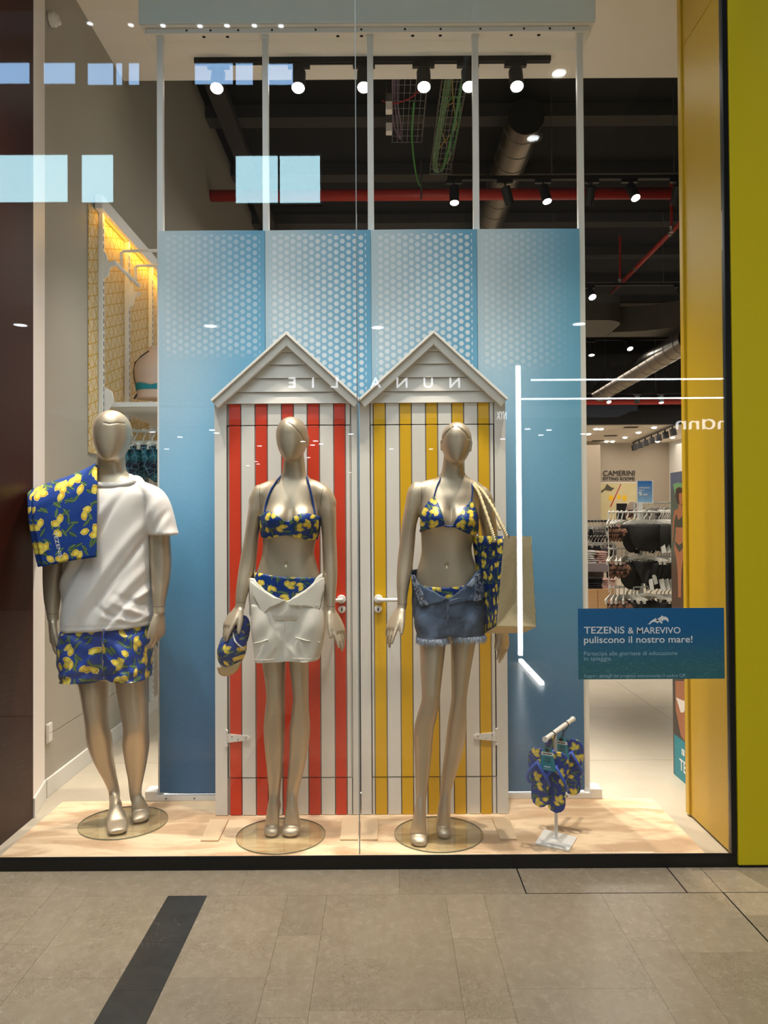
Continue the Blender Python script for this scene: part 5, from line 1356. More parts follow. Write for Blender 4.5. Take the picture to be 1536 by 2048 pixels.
def sole(c_top, c_bot, u, n, mirror):
    """flip-flop hanging toe up between two points; u across, n towards the viewer"""
    v = (c_bot-c_top); L = v.length; v = v/L
    prof_ = [(0, .0), (.012, .020), (.04, .033), (.09, .043), (.18, .0495), (.28, .0505), (.38, .047), (.5, .0415), (.62, .039), (.75, .0395), (.86, .039), (.93, .033), (.975, .020), (1, 0)]
    pts = [(a, b*(1.0 if not mirror else 1.0)) for a, b in prof_] + [(a, -b*(1-0.10*math.sin(PI*a))) for a, b in prof_[-2:0:-1]]
    k = -1 if mirror else 1; vs, uv = [], []
    for d in (0.007, -0.007):
        for a, b in pts: p = c_top+v*(a*L)+u*(b*k)+n*d; vs.append(p); uv.append((b*k+(.31 if mirror else 0)+c_top.x, a*L+c_top.z))
    nn = len(pts); m = MB()
    fs = [tuple(range(nn)), tuple(reversed(range(nn, 2*nn)))]
    m.add(vs, fs+[(i, i+nn, (i+1) % nn + nn, (i+1) % nn) for i in range(nn)], uv)
    st = MB(); toe = c_top+v*(L*0.22)
    for s_ in (-1, 1):
        P = [toe+n*.007, toe+n*.022, c_top+v*(L*.30)+u*(s_*.018)+n*.034, c_top+v*(L*.42)+u*(s_*.038)+n*.034, c_top+v*(L*.53)+u*(s_*.047)+n*.022, c_top+v*(L*.60)+u*(s_*.043)+n*.006]
        P = [Vector(cr([list(p) for p in P], i/4)) for i in range((len(P)-1)*4+1)]
        mm = MB(); mm.tube(P, [.0045 if i < 5 else .0068 for i in range(len(P))], 8); st.add(mm.v, mm.f)
    return m, st
def flip_pair(label, hook_t, L_, R_, Yp, seed):
    hk = e0+(e1-e0)*hook_t; u = Vector((bd.y, -bd.x, 0)); n = -bd
    ff = thing('flip_flops', label, 'flip-flops', tuple(hk-Vector((0, 0, .012))), 'pairs of flip-flops on the stand')
    for (a, b), mir, dn in ((L_, False, 0.0), (R_, True, 0.016)):
        pa, pb_ = at(*a, Y=Yp), at(*b, Y=Yp); pa += n*dn; pb_ += n*dn
        m, st = sole(pa, pb_, u, n, mir)
        so_ = m.build('sole', 'lemon_sole', ff, bevel=0.0015); st.build('thong_strap', 'strap_blue', so_, smooth=True)
    cx = (at(*L_[0], Y=Yp)+at(*R_[0], Y=Yp))/2; ct = hk+Vector((0, 0, -.040)); cb = Vector((hk.x, hk.y, 0))
    h_ = 0.098; o_ = ct-Vector((0, 0, h_))+n*.062
    poly = [(-.036, 0), (.036, 0), (.024, h_-.018), (.016, h_-.004), (.006, h_), (-.006, h_), (-.016, h_-.004), (-.024, h_-.018)]
    cd = MB().prism(poly, o_, u, (0, 0, 1), n*.0016).build('tag_card', 'card_teal', ff)
    MB().prism([(-.0275, h_*.66), (.0275, h_*.66), (.0258, h_*.79), (-.0258, h_*.79)], o_+n*.0018, u, (0, 0, 1), n*.0005).build('band', 'print_white', cd)
    ry = math.atan2(u.y, u.x)
    # the card's print is too small to read in the photograph: rows of dark and white marks
    def mark(name, x0, x1, z0, z1, m_): MB().prism([(x0, z0), (x1, z0), (x1, z1), (x0, z1)], o_+n*.0024, u, (0, 0, 1), n*.0003).build(name, m_, cd)
    for x0, x1 in ((-.021, -.006), (-.004, .019)): mark('band_print', x0, x1, h_*.70, h_*.75, 'ink')
    for z0 in (.36, .49):
        for x0, x1 in ((-.015, -.010), (-.006, .001), (.003, .009), (.011, .015)): mark('price_print', x0, x1, h_*z0, h_*(z0+.085), 'card_dark')
    mark('white_print', -.014, .013, h_*.15, h_*.19, 'print_white'); mark('white_print', -.018, .018, h_*.07, h_*.09, 'print_pale')
    top = o_+Vector((0, 0, h_-.012))
    P = [top+n*.003, top+Vector((0, 0, .018))-n*.012, hk+n*.000+u*.0135+Vector((0, 0, -.004)), hk+Vector((0, 0, .0128)), hk-u*.0135+Vector((0, 0, -.004)), top-n*.03+Vector((0, 0, .012)), top-n*.002]
    P = [Vector(cr([list(p) for p in P], i/5)) for i in range((len(P)-1)*5+1)]
    hkm = MB(); hkm.tube(P, .0022, 6); hkm.obox(top+n*.002, u*.008, n*.004, (0, 0, .006)); hkm.build('hook', 'black', ff)
    return ff
flip_pair('lemon print flip-flops hanging at the near end of the stand bar', .24, ((1077, 1496), (1081, 1614)), ((1119, 1502), (1115, 1623)), 3.285, 0)
flip_pair('lemon print flip-flops hanging at the rear end of the stand bar', .72, ((1110, 1474), (1112, 1586)), ((1149, 1476), (1147, 1588)), 3.462, 1)

# sea-campaign sticker on the glass
SY = GY-0.0006
q0, q1 = at(1157, 1359, Y=SY), at(1448, 1215.5, Y=SY)
stk = thing('window_sticker', 'blue campaign sticker with white lettering and dolphins low on the shop window', 'sticker', (q0.x, SY, q0.z))
MB().box(q0.x, q1.x, SY-0.0004, SY+0.0004, q0.z, q1.z).build('film', 'sticker_sea', stk)
TY = SY-0.0007
def wtext(name, s_, x0, x1, yb, cap, m='print_white', bold=0.0, parent=stk, Y=TY, depth=0.0002):
    a, b = at(x0, yb, Y=Y), at(x1, yb, Y=Y); return text(name, s_, m, a, cap*Y/F_PX, parent, (PI/2, 0, 0), depth=depth, bold=bold, width=b.x-a.x)
wtext('brand_name', 'TEZENiS', 1168, 1249, 1267, 14, bold=.012); wtext('ampersand', '&', 1256, 1267.5, 1267, 13, bold=.008); wtext('partner_name', 'MAREVIVO', 1274, 1361, 1267, 13, bold=.010)
wtext('headline', 'puliscono il nostro mare!', 1168, 1385, 1286, 14, bold=.010)
wtext('invitation', 'Partecipa alle giornate di educazione', 1168, 1355, 1311, 8.5, 'print_pale'); wtext('invitation', 'in spiaggia.', 1168, 1224, 1321, 8.5, 'print_pale')
wtext('small_print', 'Scopri i dettagli del progetto scansionando il codice QR.', 1168, 1373, 1355, 6.5, 'print_pale')
for poly in ([(688, 1292), (705, 1274), (726, 1260), (733, 1250), (741, 1259), (764, 1262), (779, 1273), (785, 1297), (776, 1301), (772, 1290), (752, 1284), (742, 1288), (738, 1298), (728, 1287), (708, 1290), (700, 1296)],
             [(621, 1318), (636, 1311), (648, 1296), (664, 1284), (678, 1278), (682, 1270), (690, 1279), (712, 1286), (728, 1292), (738, 1311), (728, 1314), (722, 1304), (706, 1302), (700, 1314), (690, 1302), (668, 1300), (652, 1308), (642, 1322), (638, 1316)]):
    P = [at(1130+a/3.783, 900+b/3.783, Y=TY) for a, b in poly]
    MB().prism([(p.x, p.z) for p in P], (0, TY-.0002, 0), (1, 0, 0), (0, 0, 1), (0, .0004, 0)).build('dolphin', 'print_white', stk)

# small fittings of the display
sk = thing('wall_socket', 'white double wall socket low on the left wall beside the window', 'socket', (-1.72, 3.94, .32))
MB().box(-1.72, -1.708, 3.912, 3.968, .272, .368).build('plate', 'white_paint', sk, bevel=.003)
MB().box(-1.708, -1.7055, 3.918, 3.962, .280, .317).build('insert', 'white_metal', sk, bevel=.002); MB().box(-1.708, -1.7055, 3.918, 3.962, .323, .360).build('insert', 'white_metal', sk, bevel=.002)
sn = thing('motion_sensor', 'small white motion sensor high on the left wall near the corner', 'sensor', (-1.70, 3.95, 3.99))
MB().lathe([(.02, 0), (.035, .005), (.035, .028), (.022, .045), (.004, .05)], (-1.72, 3.96, 4.0), 20, 'x').build('housing', 'white_paint', sn); MB().lathe([(.015, .045), (.012, .056), (.002, .06)], (-1.72, 3.96, 3.985), 14, 'x').build('lens', 'jamb_white', sn)
spk = at(677, 82, Y=4.62)
sp = thing('sprinkler', 'brass fire sprinkler on the beige ceiling in front of the track', 'sprinkler', (spk.x, 4.62, SOF-.05))
MB().lathe([(.028, SOF-.0005), (.028, SOF-.004), (.012, SOF-.006)], (spk.x, 4.62, 0), 20).build('rosette', 'jamb_white', sp)
MB().lathe([(.008, SOF-.005), (.008, SOF-.03), (.004, SOF-.032), (.003, SOF-.05), (.012, SOF-.052), (.012, SOF-.055)], (spk.x, 4.62, 0), 14).build('nozzle', 'brass', sp)

# ------------------------------------------------------------------ shelving on the left wall
ws_ = thing('wall_shelving', 'tall white slotted wall shelving with yellow patterned back panel behind the male mannequin', 'shelving', (-1.70, 5.3, 0))
MB().box(-1.719, -1.713, 4.47, 8.2, 1.80, 3.26).build('back_panel', 'wallpaper', ws_)
for Yq in (4.615, 5.085, 5.60, 6.2):
    u = MB().box(-1.7125, -1.684, Yq, Yq+.03, .10, 3.27).build('upright', 'white_metal', ws_, bevel=.002)
    MB().box(-1.6845, -1.6832, Yq+.008, Yq+.018, .15, 3.22).build('slots', 'slot_strip', u)
MB().box(-1.7125, -1.668, 4.56, 8.2, 3.262, 3.345).build('cornice', 'white_metal', ws_, bevel=.003)
MB().box(-1.708, -1.690, 4.66, 8.0, 3.256, 3.2615).build('light_strip', 'led_yellow', ws_)
area('cornice_light', (-1.652, 5.6, 3.25), (0, math.radians(20), 0), .02, 2.0, 5.0, (1.0, .50, .04))
sf = MB().box(-1.684, -1.30, 4.70, 6.25, 2.098, 2.128).build('shelf', 'white_metal', ws_, bevel=.003)
for Yq in (4.63, 5.60): MB().prism([(0, 0), (.06, .10), (.05, .16), (0, .19)], (-1.684, Yq-.001, 2.02), (1, 0, 0), (0, 0, 1), (0, .012, 0)).build('bracket', 'white_metal', ws_, bevel=.001)
for Yq in (4.62, 5.09): MB().prism([(0, 0), (.03, .02), (.04, .07), (.075, .085), (.075, .10), (.03, .11), (.02, .15), (0, .17)], (-1.684, Yq-.001, 2.86 if Yq < 5 else 2.82), (1, 0, 0), (0, 0, 1), (0, .012, 0)).build('bracket', 'white_metal', ws_, bevel=.001)
MB().tube([(-1.62, 4.63, 2.965), (-1.62, 5.09, 2.965)], .012, 10).build('front_rail', 'white_metal', ws_)
for Yq in (4.75, 5.02):
    MB().tube([(-1.62, Yq, 2.965), (-1.62, Yq, 3.06), (-1.605, Yq, 3.075), (-1.22, Yq, 3.075), (-1.20, Yq, 3.09)], .010, 8).build('face_out_arm', 'white_metal', ws_)
bar_l = MB().tube([(-1.684, 5.0, 1.985), (-1.18, 5.0, 1.985)], .010, 8).build('garment_bar', 'white_metal', ws_)
MB().tube([(-1.684, 5.0, 1.50), (-1.18, 5.0, 1.50)], .010, 8).build('garment_bar', 'white_metal', ws_)
MB().tube([(-1.684, 5.35, .80), (-1.12, 5.35, .80)], .010, 8).build('garment_bar', 'white_metal', ws_)
# bust form on the shelf
bf = thing('bust_form', 'beige bust form in a teal bikini standing on the white wall shelf', 'bust form', (-1.47, 5.0, 2.1285))
Yb = 5.02
BL = Loft([(272, 350, 798, Yb, .09, .08), (275, 346, 784, Yb, .095, .08), (272, 350, 765, Yb, .11, .085), (270, 354, 745, Yb, .115, .09), (272, 352, 727, Yb, .095, .085), (282, 342, 714, Yb, .075, .075), (294, 330, 704, Yb, .055, .06), (300, 324, 695, Yb, .045, .05)], n=2.1)
m = MB(); BL.mesh(m, 36); m.build('torso', 'skin_form', bf, smooth=True)
wrap('bikini_top', BL, 48, lambda th: at(300, 783, Y=Yb).z, lambda th: at(300, 775, Y=Yb).z-.0+.035*max(0, -math.sin(th))*abs(math.cos(th*1.0)), .004, 'teal', bf, 6, thick=.003)
MB().tube([BL.pt(a, at(300, y, Y=Yb).z, .003) for a, y in ((-2.6, 776), (-2.9, 760), (-2.95, 745), (-2.7, 728), (-2.35, 716), (-2.0, 706))], .004, 6).build('strap', 'black_cloth', bf)
MB().tube([at(279, 783, Y=Yb-.03), at(273, 790, Y=Yb-.05), at(268, 798, Y=Yb-.05)], .006, 6).build('tie', 'black_cloth', bf)

# ------------------------------------------------------------------ garments on hangers
def hanger_mb(w=.30, clips=True):
    m = MB()
    hook = [Vector((.0, 0, -.062)), Vector((0, 0, -.046)), Vector((.017, 0, -.030)), Vector((.021, 0, -.012)), Vector((.010, 0, .002)), Vector((-.006, 0, .004)), Vector((-.018, 0, -.008))]
    m.tube([Vector(cr([list(p) for p in hook], i/3)) for i in range((len(hook)-1)*3+1)], .0042, 6)
    m.prism([(-w/2, -.092), (-w/2+.02, -.100), (0, -.086), (w/2-.02, -.100), (w/2, -.092), (w/2-.02, -.082), (.03, -.062), (-.03, -.062), (-w/2+.02, -.082)], (0, -.004, 0), (1, 0, 0), (0, 0, 1), (0, .008, 0))
    if clips:
        for sx in (-1, 1): m.obox((sx*(w/2-.035), 0, -.105), (.012, 0, 0), (0, .008, 0), (0, 0, .016))
    return m
def grid_surf(f, nu, nv):
    m = MB(); vs = [f(i/nu, j/nv) for i in range(nu+1) for j in range(nv+1)]
    return m.add(vs, [(i*(nv+1)+j, (i+1)*(nv+1)+j, (i+1)*(nv+1)+j+1, i*(nv+1)+j+1) for i in range(nu) for j in range(nv)])
def bra_mb(w=.27, h=.13):
    def f(u, v):
        x = (u-.5)*w; s_ = abs((u-.5)*2); cupx = 1-abs(s_-.5)*2
        top = -.098-.02*(1-cupx)*(1 if s_ < .5 else .4); bot = -.098-h*(0.75+.25*max(0, cupx))
        z = top+(bot-top)*v; y = -.012-.055*max(0, cupx)*math.sin(PI*min(1, v*1.05))
        return (x, y, z)
    return grid_surf(f, 16, 8)
def brief_mb(w=.25, h=.20, low=.06):
    def f(u, v):
        ww = w*((1-v)**1.1*(1-low/w)+low/w); x = (u-.5)*ww
        z = -.105-h*v-.015*math.sin(PI*u)*(1-v)
        return (x, -.010-.02*math.sin(PI*u)+.006*math.sin(11*u+5*v), z)
    return grid_surf(f, 14, 10)
def high_brief_mb(w=.28, h=.20):
    def f(u, v):
        ww = w*(1-.22*v*v); x = (u-.5)*ww
        return (x, -.03-.045*math.sin(PI*u)*math.sin(PI*min(1, .15+v*.8)), -.098-h*v*(1-.30*(abs(u-.5)*2)**2.5))
    return grid_surf(f, 16, 10)
protos = {}
def garment(kind, cloth, tagged=True):
    """hanger thing at the origin: hanger, garment, label"""
    key = (kind, cloth, tagged)
    if key in protos: return protos[key]
    n, c = {'bra': ('bikini_top_on_hanger', 'bikini top'), 'brief': ('bikini_brief_on_hanger', 'bikini brief'), 'high': ('swim_brief_on_hanger', 'swim brief'), 'empty': ('clip_hanger', 'hanger')}[kind]
    t = thing(n, 'x', c)
    if kind == 'empty':
        m = hanger_mb(.30); m.box(-.15, -.128, -.006, .006, -.20, -.09).box(.128, .15, -.006, .006, -.20, -.09); m.build('hanger', 'hanger_white', t)
    else:
        hanger_mb().build('hanger', 'hanger_white', t)
        {'bra': bra_mb, 'brief': brief_mb, 'high': high_brief_mb}[kind]().build('garment', cloth, t, smooth=True, solid=.004)
        if tagged: MB().obox((.07, -.045, -.27), (.018, .003, .006), (0, .0006, 0), (-.010, 0, .040)).build('price_tag', 'paper_white', t)
    protos[key] = t; t['used'] = 0
    return t
def hang_g(kind, cloth, loc, rotz, label, group, tagged=True, scale=1.0):
    p = garment(kind, cloth, tagged)
    if not p['used']:
        p['used'] = 1; r = p
    else: r = dup(p); r['used'] = 1
    r.location = loc; r.rotation_euler = (0, 0, rotz); r.scale = (scale,)*3; r['label'] = label; r['group'] = group
    return r
rr = random.Random(3)
# left: teal printed bikinis under the shelf
for i in range(8):
    x = -1.62+i*.058
    hang_g('bra' if i % 2 else 'high', 'teal_star', (x, 5.0, 1.993), 1.25+rr.uniform(-.12, .12), 'teal patterned swimwear on hanger, %s from the wall on the upper wall bar' % ORD[i], 'swimwear on the upper wall bar', i in (3, 6), 1.15)
for i in range(6):
    hang_g('brief', 'floral_dark', (-1.60+i*.075, 5.0, 1.508), 1.2+rr.uniform(-.15, .15), 'grey patterned brief on hanger, %s from the wall on the middle wall bar' % ORD[i], 'swimwear on the middle wall bar', True)
for i in range(8):
    hang_g('brief' if i % 2 else 'bra', 'teal_star', (-1.62+i*.065, 5.35, .808), 1.15+rr.uniform(-.15, .15), 'teal swimwear on hanger, %s from the wall on the low wall bar' % ORD[i], 'swimwear on the low wall bar', i == 4)

# ------------------------------------------------------------------ rack of black swimwear on the right
RY = 7.5
rk = thing('garment_rack', 'white metal garment rack full of black and leopard swimwear behind the sticker', 'rack', (at(1285, 1400, Y=RY).x, RY, 0))
xa, xb = at(1217, 1100, Y=RY).x, at(1352, 1100, Y=RY).x
zr = [at(1285, y, Y=RY).z for y in (1024, 1097, 1174)]
for z in zr: MB().tube([(xa, RY, z), (xb, RY, z)], .008, 8).build('rail', 'white_metal', rk)
xm = at(1286, 1100, Y=RY).x
MB().box(xm-.022, xm+.022, RY+.06, RY+.10, .03, 1.558).build('post', 'white_metal', rk)
for z in zr: MB().cyl((xm, RY+.07, z), (xm, RY, z), .008, 8).build('arm', 'white_metal', rk)
MB().cyl((xa, RY, zr[0]), (xa, RY, zr[2]-.05), .004, 6).build('side_wire', 'white_metal', rk)
MB().box(xm-.45, xm+.45, RY-.18, RY+.30, 0.0, .03).build('base', 'white_metal', rk, bevel=.004)
rows = ((0, (1219, 1228, 1236, 1244), 'bra', (1319, 1324, 1329, 1333, 1337, 1341, 1345), 'high', 'top'), (1, (1218, 1226, 1234, 1243, 1250), 'bra', (1300, 1308, 1316, 1322, 1328, 1334, 1339, 1345), 'brief', 'middle'), (2, (1220, 1228, 1237, 1247), 'bra', (1252, 1262, 1312, 1321, 1328, 1336, 1344), 'brief', 'lower'))
for k, lf, kl, rt, ck, nm in rows:
    for i, px in enumerate(lf):
        hang_g(kl, 'leopard', (at(px, 1100, Y=RY).x, RY-.002, zr[k]+.008), 1.05+rr.uniform(-.15, .2), 'leopard print bikini top, %s from the left on the %s rack rail' % (ORD[i], nm), 'leopard tops on the rack', k == 1, 1.3)
    for i, px in enumerate(rt):
        hang_g('brief' if k else 'high', 'black_cloth', (at(px, 1100, Y=RY).x, RY-.002, zr[k]+.008), -1.15+rr.uniform(-.15, .15), 'black swimwear on a white hanger, %s right of the post on the %s rack rail' % (ORD[i], nm), 'black swimwear on the rack', i % 2 == 0, 1.3)
hang_g('high', 'black_cloth', (xm, RY-.05, zr[0]+.008), .05, 'black high waisted brief facing the window on the top rack rail', 'front pieces on the rack', False, 1.3)
for k, nm in ((0, 'top'), (1, 'middle'), (2, 'lower')):
    for j, px in enumerate((1256, 1272, 1304)):
        hang_g('brief' if j else 'high', 'black_cloth', (at(px, 1100, Y=RY).x, RY+.03+.012*j, zr[k]+.008), .5+rr.uniform(-.3, .3), 'black swimwear behind the front piece, %s from left on the %s rack rail' % (ORD[j], nm), 'black pieces behind the front pieces', True, 1.35)
hang_g('brief', 'black_cloth', (xm, RY-.05, zr[1]+.008), .03, 'black bikini brief facing the window on the middle rack rail', 'front pieces on the rack', True, 1.12)
hang_g('empty', 'black_cloth', (xm+.01, RY-.05, zr[2]+.008), .03, 'empty white clip hanger facing the window on the lower rack rail', 'front pieces on the rack', False, 1.0)
rl = MB().tube([(at(1268, 1006, Y=9.6).x, 9.6, at(1268, 1006, Y=9.6).z), (at(1360, 1006, Y=9.6).x, 9.6, at(1268, 1006, Y=9.6).z)], .009, 8)
rk2 = thing('garment_rack', 'second garment rack behind the black swimwear, with pale tops', 'rack', (at(1310, 1100, Y=9.6).x, 9.6, 0))
rl.build('rail', 'white_metal', rk2)
zq = at(1268, 1006, Y=9.6).z
for px in (1270, 1355): MB().cyl((at(px, 1100, Y=9.6).x, 9.6, 0), (at(px, 1100, Y=9.6).x, 9.6, zq), .014, 8).build('post', 'white_metal', rk2)
for i in range(11):
    hang_g('high', 'white_cloth' if i % 3 else 'floral_dark', (at(1274+i*7, 1000, Y=9.6).x, 9.598, zq+.009), .9+rr.uniform(-.3, .3), 'pale swim brief on hanger, %s from the left on the rear rack' % ORD[i], 'pale pieces on the rear rack', False, 1.05)
# price sign on the rack
pa, pb_ = at(1274, 1005, Y=RY+.08), at(1304.5, 962, Y=RY+.08)
ps = thing('price_sign', 'blue price card standing on top of the swimwear rack', 'sign', (pa.x, RY+.08, pa.z))
MB().box(pa.x, pb_.x, RY+.072, RY+.078, pa.z, pb_.z).build('card', 'blue_fade', ps)
for x in (pa.x, pb_.x): MB().box(x-.004, x+.004, RY+.068, RY+.082, pa.z-.01, pb_.z+.004).build('holder', 'white_metal', ps)
MB().box(pa.x-.004, pb_.x+.004, RY+.066, RY+.084, pa.z-.012, pa.z).build('holder', 'white_metal', ps)
PYt = RY+.0705
wtext('title', 'collezione', 1277, 1300, 977, 4, parent=ps, Y=PYt, bold=.01); wtext('title', 'mare', 1277, 1288, 982, 4, parent=ps, Y=PYt, bold=.01)
wtext('price', '9', 1277, 1284, 992, 9, parent=ps, Y=PYt, bold=.04); wtext('price', ',99€', 1285, 1295, 992, 4.5, parent=ps, Y=PYt, bold=.04)
# low cabinet with shelves of folded clothes
CY = 9.0
cz = at(1200, 1178, Y=CY).z; cz2 = at(1200, 1128, Y=CY).z; cxa, cxb = at(1120, 1178, Y=CY).x, at(1232, 1178, Y=CY).x
cab = thing('cabinet', 'low pale wood cabinet with a grey upper shelf of folded clothes', 'cabinet', ((cxa+cxb)/2, CY+.25, 0))
MB().box(cxa, cxb, CY, CY+.55, .02, cz).build('body', 'pale_wood', cab, bevel=.003)
for k in range(3):
    a = cxa+(cxb-cxa)*k/3; MB().box(a+.004, a+(cxb-cxa)/3-.004, CY-.016, CY-.001, .05, cz-.01).build('door', 'pale_wood', cab, bevel=.002)
MB().box(cxa, cxb, CY+.12, CY+.55, cz2-.10, cz2).build('upper_shelf', 'shelf_grey', cab, bevel=.003); MB().box(cxa, cxb, CY+.5, CY+.55, cz, cz2-.10).build('shelf_back', 'shelf_grey', cab)
def stack(px0, px1, Yq, z, n, h, cloth, label, grp):
    xa_, xb_ = at(px0, 1150, Y=Yq).x, at(px1, 1150, Y=Yq).x
    for i in range(n):
        m = MB(); a, b = xa_+rr.uniform(-.015, .015), xb_+rr.uniform(-.02, .02); y0 = Yq+rr.uniform(-.015, .015); zz = z+i*h+.0006
        f = lambda u, v: (a+(b-a)*u, y0+.26*v, zz+h*.86*(1-.35*abs(2*u-1)**4)*(1-.3*abs(2*v-1)**6)+.004*math.sin(9*u+i))
        nu, nv = 8, 6; vs = [f(p/nu, q/nv) for p in range(nu+1) for q in range(nv+1)]; vs += [(v[0], v[1], zz) for v in vs]; k = (nu+1)*(nv+1)
        fs = [(p*(nv+1)+q, (p+1)*(nv+1)+q, (p+1)*(nv+1)+q+1, p*(nv+1)+q+1) for p in range(nu) for q in range(nv)]; fs += [tuple(k+t for t in reversed(f_)) for f_ in fs]
        bd_ = [p*(nv+1) for p in range(nu+1)]+[nu*(nv+1)+q for q in range(1, nv+1)]+[p*(nv+1)+nv for p in range(nu-1, -1, -1)]+[q for q in range(nv-1, 0, -1)]
        fs += [(bd_[j], bd_[(j+1) % len(bd_)], k+bd_[(j+1) % len(bd_)], k+bd_[j]) for j in range(len(bd_))]
        m.add(vs, fs); o = m.build('folded_garment', cloth, None, smooth=False)
        tag(o, label % ORD[i], 'clothes', grp)
stack(1172, 1192, CY+.14, cz2, 6, .026, 'white_cloth', 'folded white garment, %s from the bottom of the left stack on the upper shelf', 'folded clothes on the upper shelf')
stack(1194, 1216, CY+.14, cz2, 6, .024, 'pink_cloth', 'folded pink garment, %s from the bottom of the right stack on the upper shelf', 'folded clothes on the upper shelf')
stack(1172, 1208, CY+.02, cz, 5, .028, 'black_cloth', 'folded black garment, %s from the bottom of the stack on the wooden cabinet', 'folded clothes on the cabinet')
stack(1204, 1236, CY+.02, cz, 6, .020, 'pink_cloth', 'folded pale garment, %s from the bottom of the stack on the wooden cabinet', 'folded clothes on the cabinet')
zq = at(1190, 1042, Y=10.4).z
rk3 = thing('garment_rack', 'dark rack of patterned tops behind the folded clothes', 'rack', (at(1190, 1042, Y=10.4).x, 10.4, 0))
MB().tube([(at(1150, 1042, Y=10.4).x, 10.4, zq), (at(1215, 1042, Y=10.4).x, 10.4, zq)], .012, 8).build('rail', 'black', rk3)
for px in (1152, 1214): MB().cyl((at(px, 1042, Y=10.4).x, 10.4, 0), (at(px, 1042, Y=10.4).x, 10.4, zq), .014, 8).build('post', 'black', rk3)
for i in range(7):
    hang_g('bra' if i != 3 else 'high', ('floral_dark', 'pink_cloth', 'floral_dark', 'black_cloth', 'floral_dark', 'white_cloth', 'floral_dark')[i], (at(1170+i*6.5, 1042, Y=10.4).x, 10.398, zq+.012), .7+rr.uniform(-.3, .3), 'patterned top on hanger, %s from the left on the rack behind the folded clothes' % ORD[i], 'tops behind the folded clothes', False, 1.25)
for i in range(7):
    hang_g('bra', ('floral_dark', 'black_cloth')[i % 2], (at(1170+i*6.5, 1042, Y=10.35).x, 10.2, at(1190, 1072, Y=10.35).z), .6+rr.uniform(-.3, .3), 'dark top on hanger, %s from the left in the lower row behind the folded clothes' % ORD[i], 'tops behind the folded clothes', False, 1.25)
rk3b = MB().tube([(at(1150, 1072, Y=10.2).x, 10.2, at(1190, 1072, Y=10.35).z-.010), (at(1215, 1072, Y=10.2).x, 10.2, at(1190, 1072, Y=10.35).z-.010)], .01, 8).build('rail', 'black', rk3)

# ------------------------------------------------------------------ fitting room wall
WY = 20.79
sg = thing('wall_lettering', 'dark two-line lettering on the far beige fitting room wall', 'lettering', (at(1238, 950, Y=WY).x, WY, at(1238, 950, Y=WY).z))
wtext('first_line', 'CAMERINI', 1206.5, 1269.5, 951.5, 11, 'ink', 0, sg, WY-.01, .008)
wtext('second_line', 'FITTING ROOMS', 1206.5, 1269.5, 961, 7.2, 'ink', 0, sg, WY-.01, .008)
qa, qb = at(1200, 1040, Y=WY), at(1277, 966, Y=WY)
pic = thing('wall_picture', 'large beach picture with yellow shapes on the far wall under the lettering', 'picture', (qa.x, WY, qa.z))
MB().box(qa.x, qb.x, WY-.03, WY-.002, qa.z, qb.z).build('panel', 'beach_picture', pic); MB().box(qa.x-.02, qa.x, WY-.04, WY-.001, qa.z, qb.z+.02).box(qa.x-.02, qb.x, WY-.04, WY-.001, qb.z, qb.z+.02).build('frame', 'white_paint', pic)
def flat(name, poly, mname, parent, Yq):
    P = [at(a, b, Y=Yq) for a, b in poly]; return MB().prism([(p.x, p.z) for p in P], (0, Yq-.003, 0), (1, 0, 0), (0, 0, 1), (0, .003, 0)).build(name, mname, parent)
for cx_, cy_, a, b in ((1222, 996, 5, 6), (1238, 994, 4, 5), (1249, 996, 5, 6)): flat('printed_shape', [(cx_+a*math.cos(k*PI/6), cy_+b*math.sin(k*PI/6)) for k in range(12)], 'plank_yellow', pic, WY-.032)
flat('printed_shape', [(1241, 968), (1243, 968), (1222, 1014), (1220, 1013)], 'cable_red', pic, WY-.034)
flat('printed_shape', [(1214, 968), (1223, 975), (1229, 976), (1222, 982), (1210, 980), (1203, 986), (1202, 982), (1209, 977)], 'olive_print', pic, WY-.034)
dk = flat('dark_opening', [(1233, 1007), (1254, 1007), (1254, 1040), (1233, 1040)], 'gap_black', pic, WY-.036)
# second small bust on a stand in front of it
b2_ = thing('bust_form', 'small beige bust form with a leopard bikini above the rear racks', 'bust form', (at(1263, 1030, Y=9.9).x, 9.9, zq))
BL2 = Loft([(1250, 1276, 1036, 9.9, .08, .07), (1251, 1275, 1028, 9.9, .085, .07), (1252, 1276, 1018, 9.9, .08, .07), (1255, 1274, 1010, 9.9, .06, .06), (1260, 1270, 1004, 9.9, .04, .04)], n=2.1)
m = MB(); BL2.mesh(m, 24); m.build('torso', 'skin_form', b2_, smooth=True)
wrap('bikini_top', BL2, 32, lambda th: at(1263, 1034, Y=9.9).z, lambda th: at(1263, 1020, Y=9.9).z, .004, 'leopard', b2_, 4, thick=.003)
MB().cyl((at(1263, 1036, Y=9.9).x, 9.9, 0), (at(1263, 1036, Y=9.9).x, 9.9, at(1263, 1035, Y=9.9).z), .012, 8).build('stand_pole', 'white_metal', b2_)

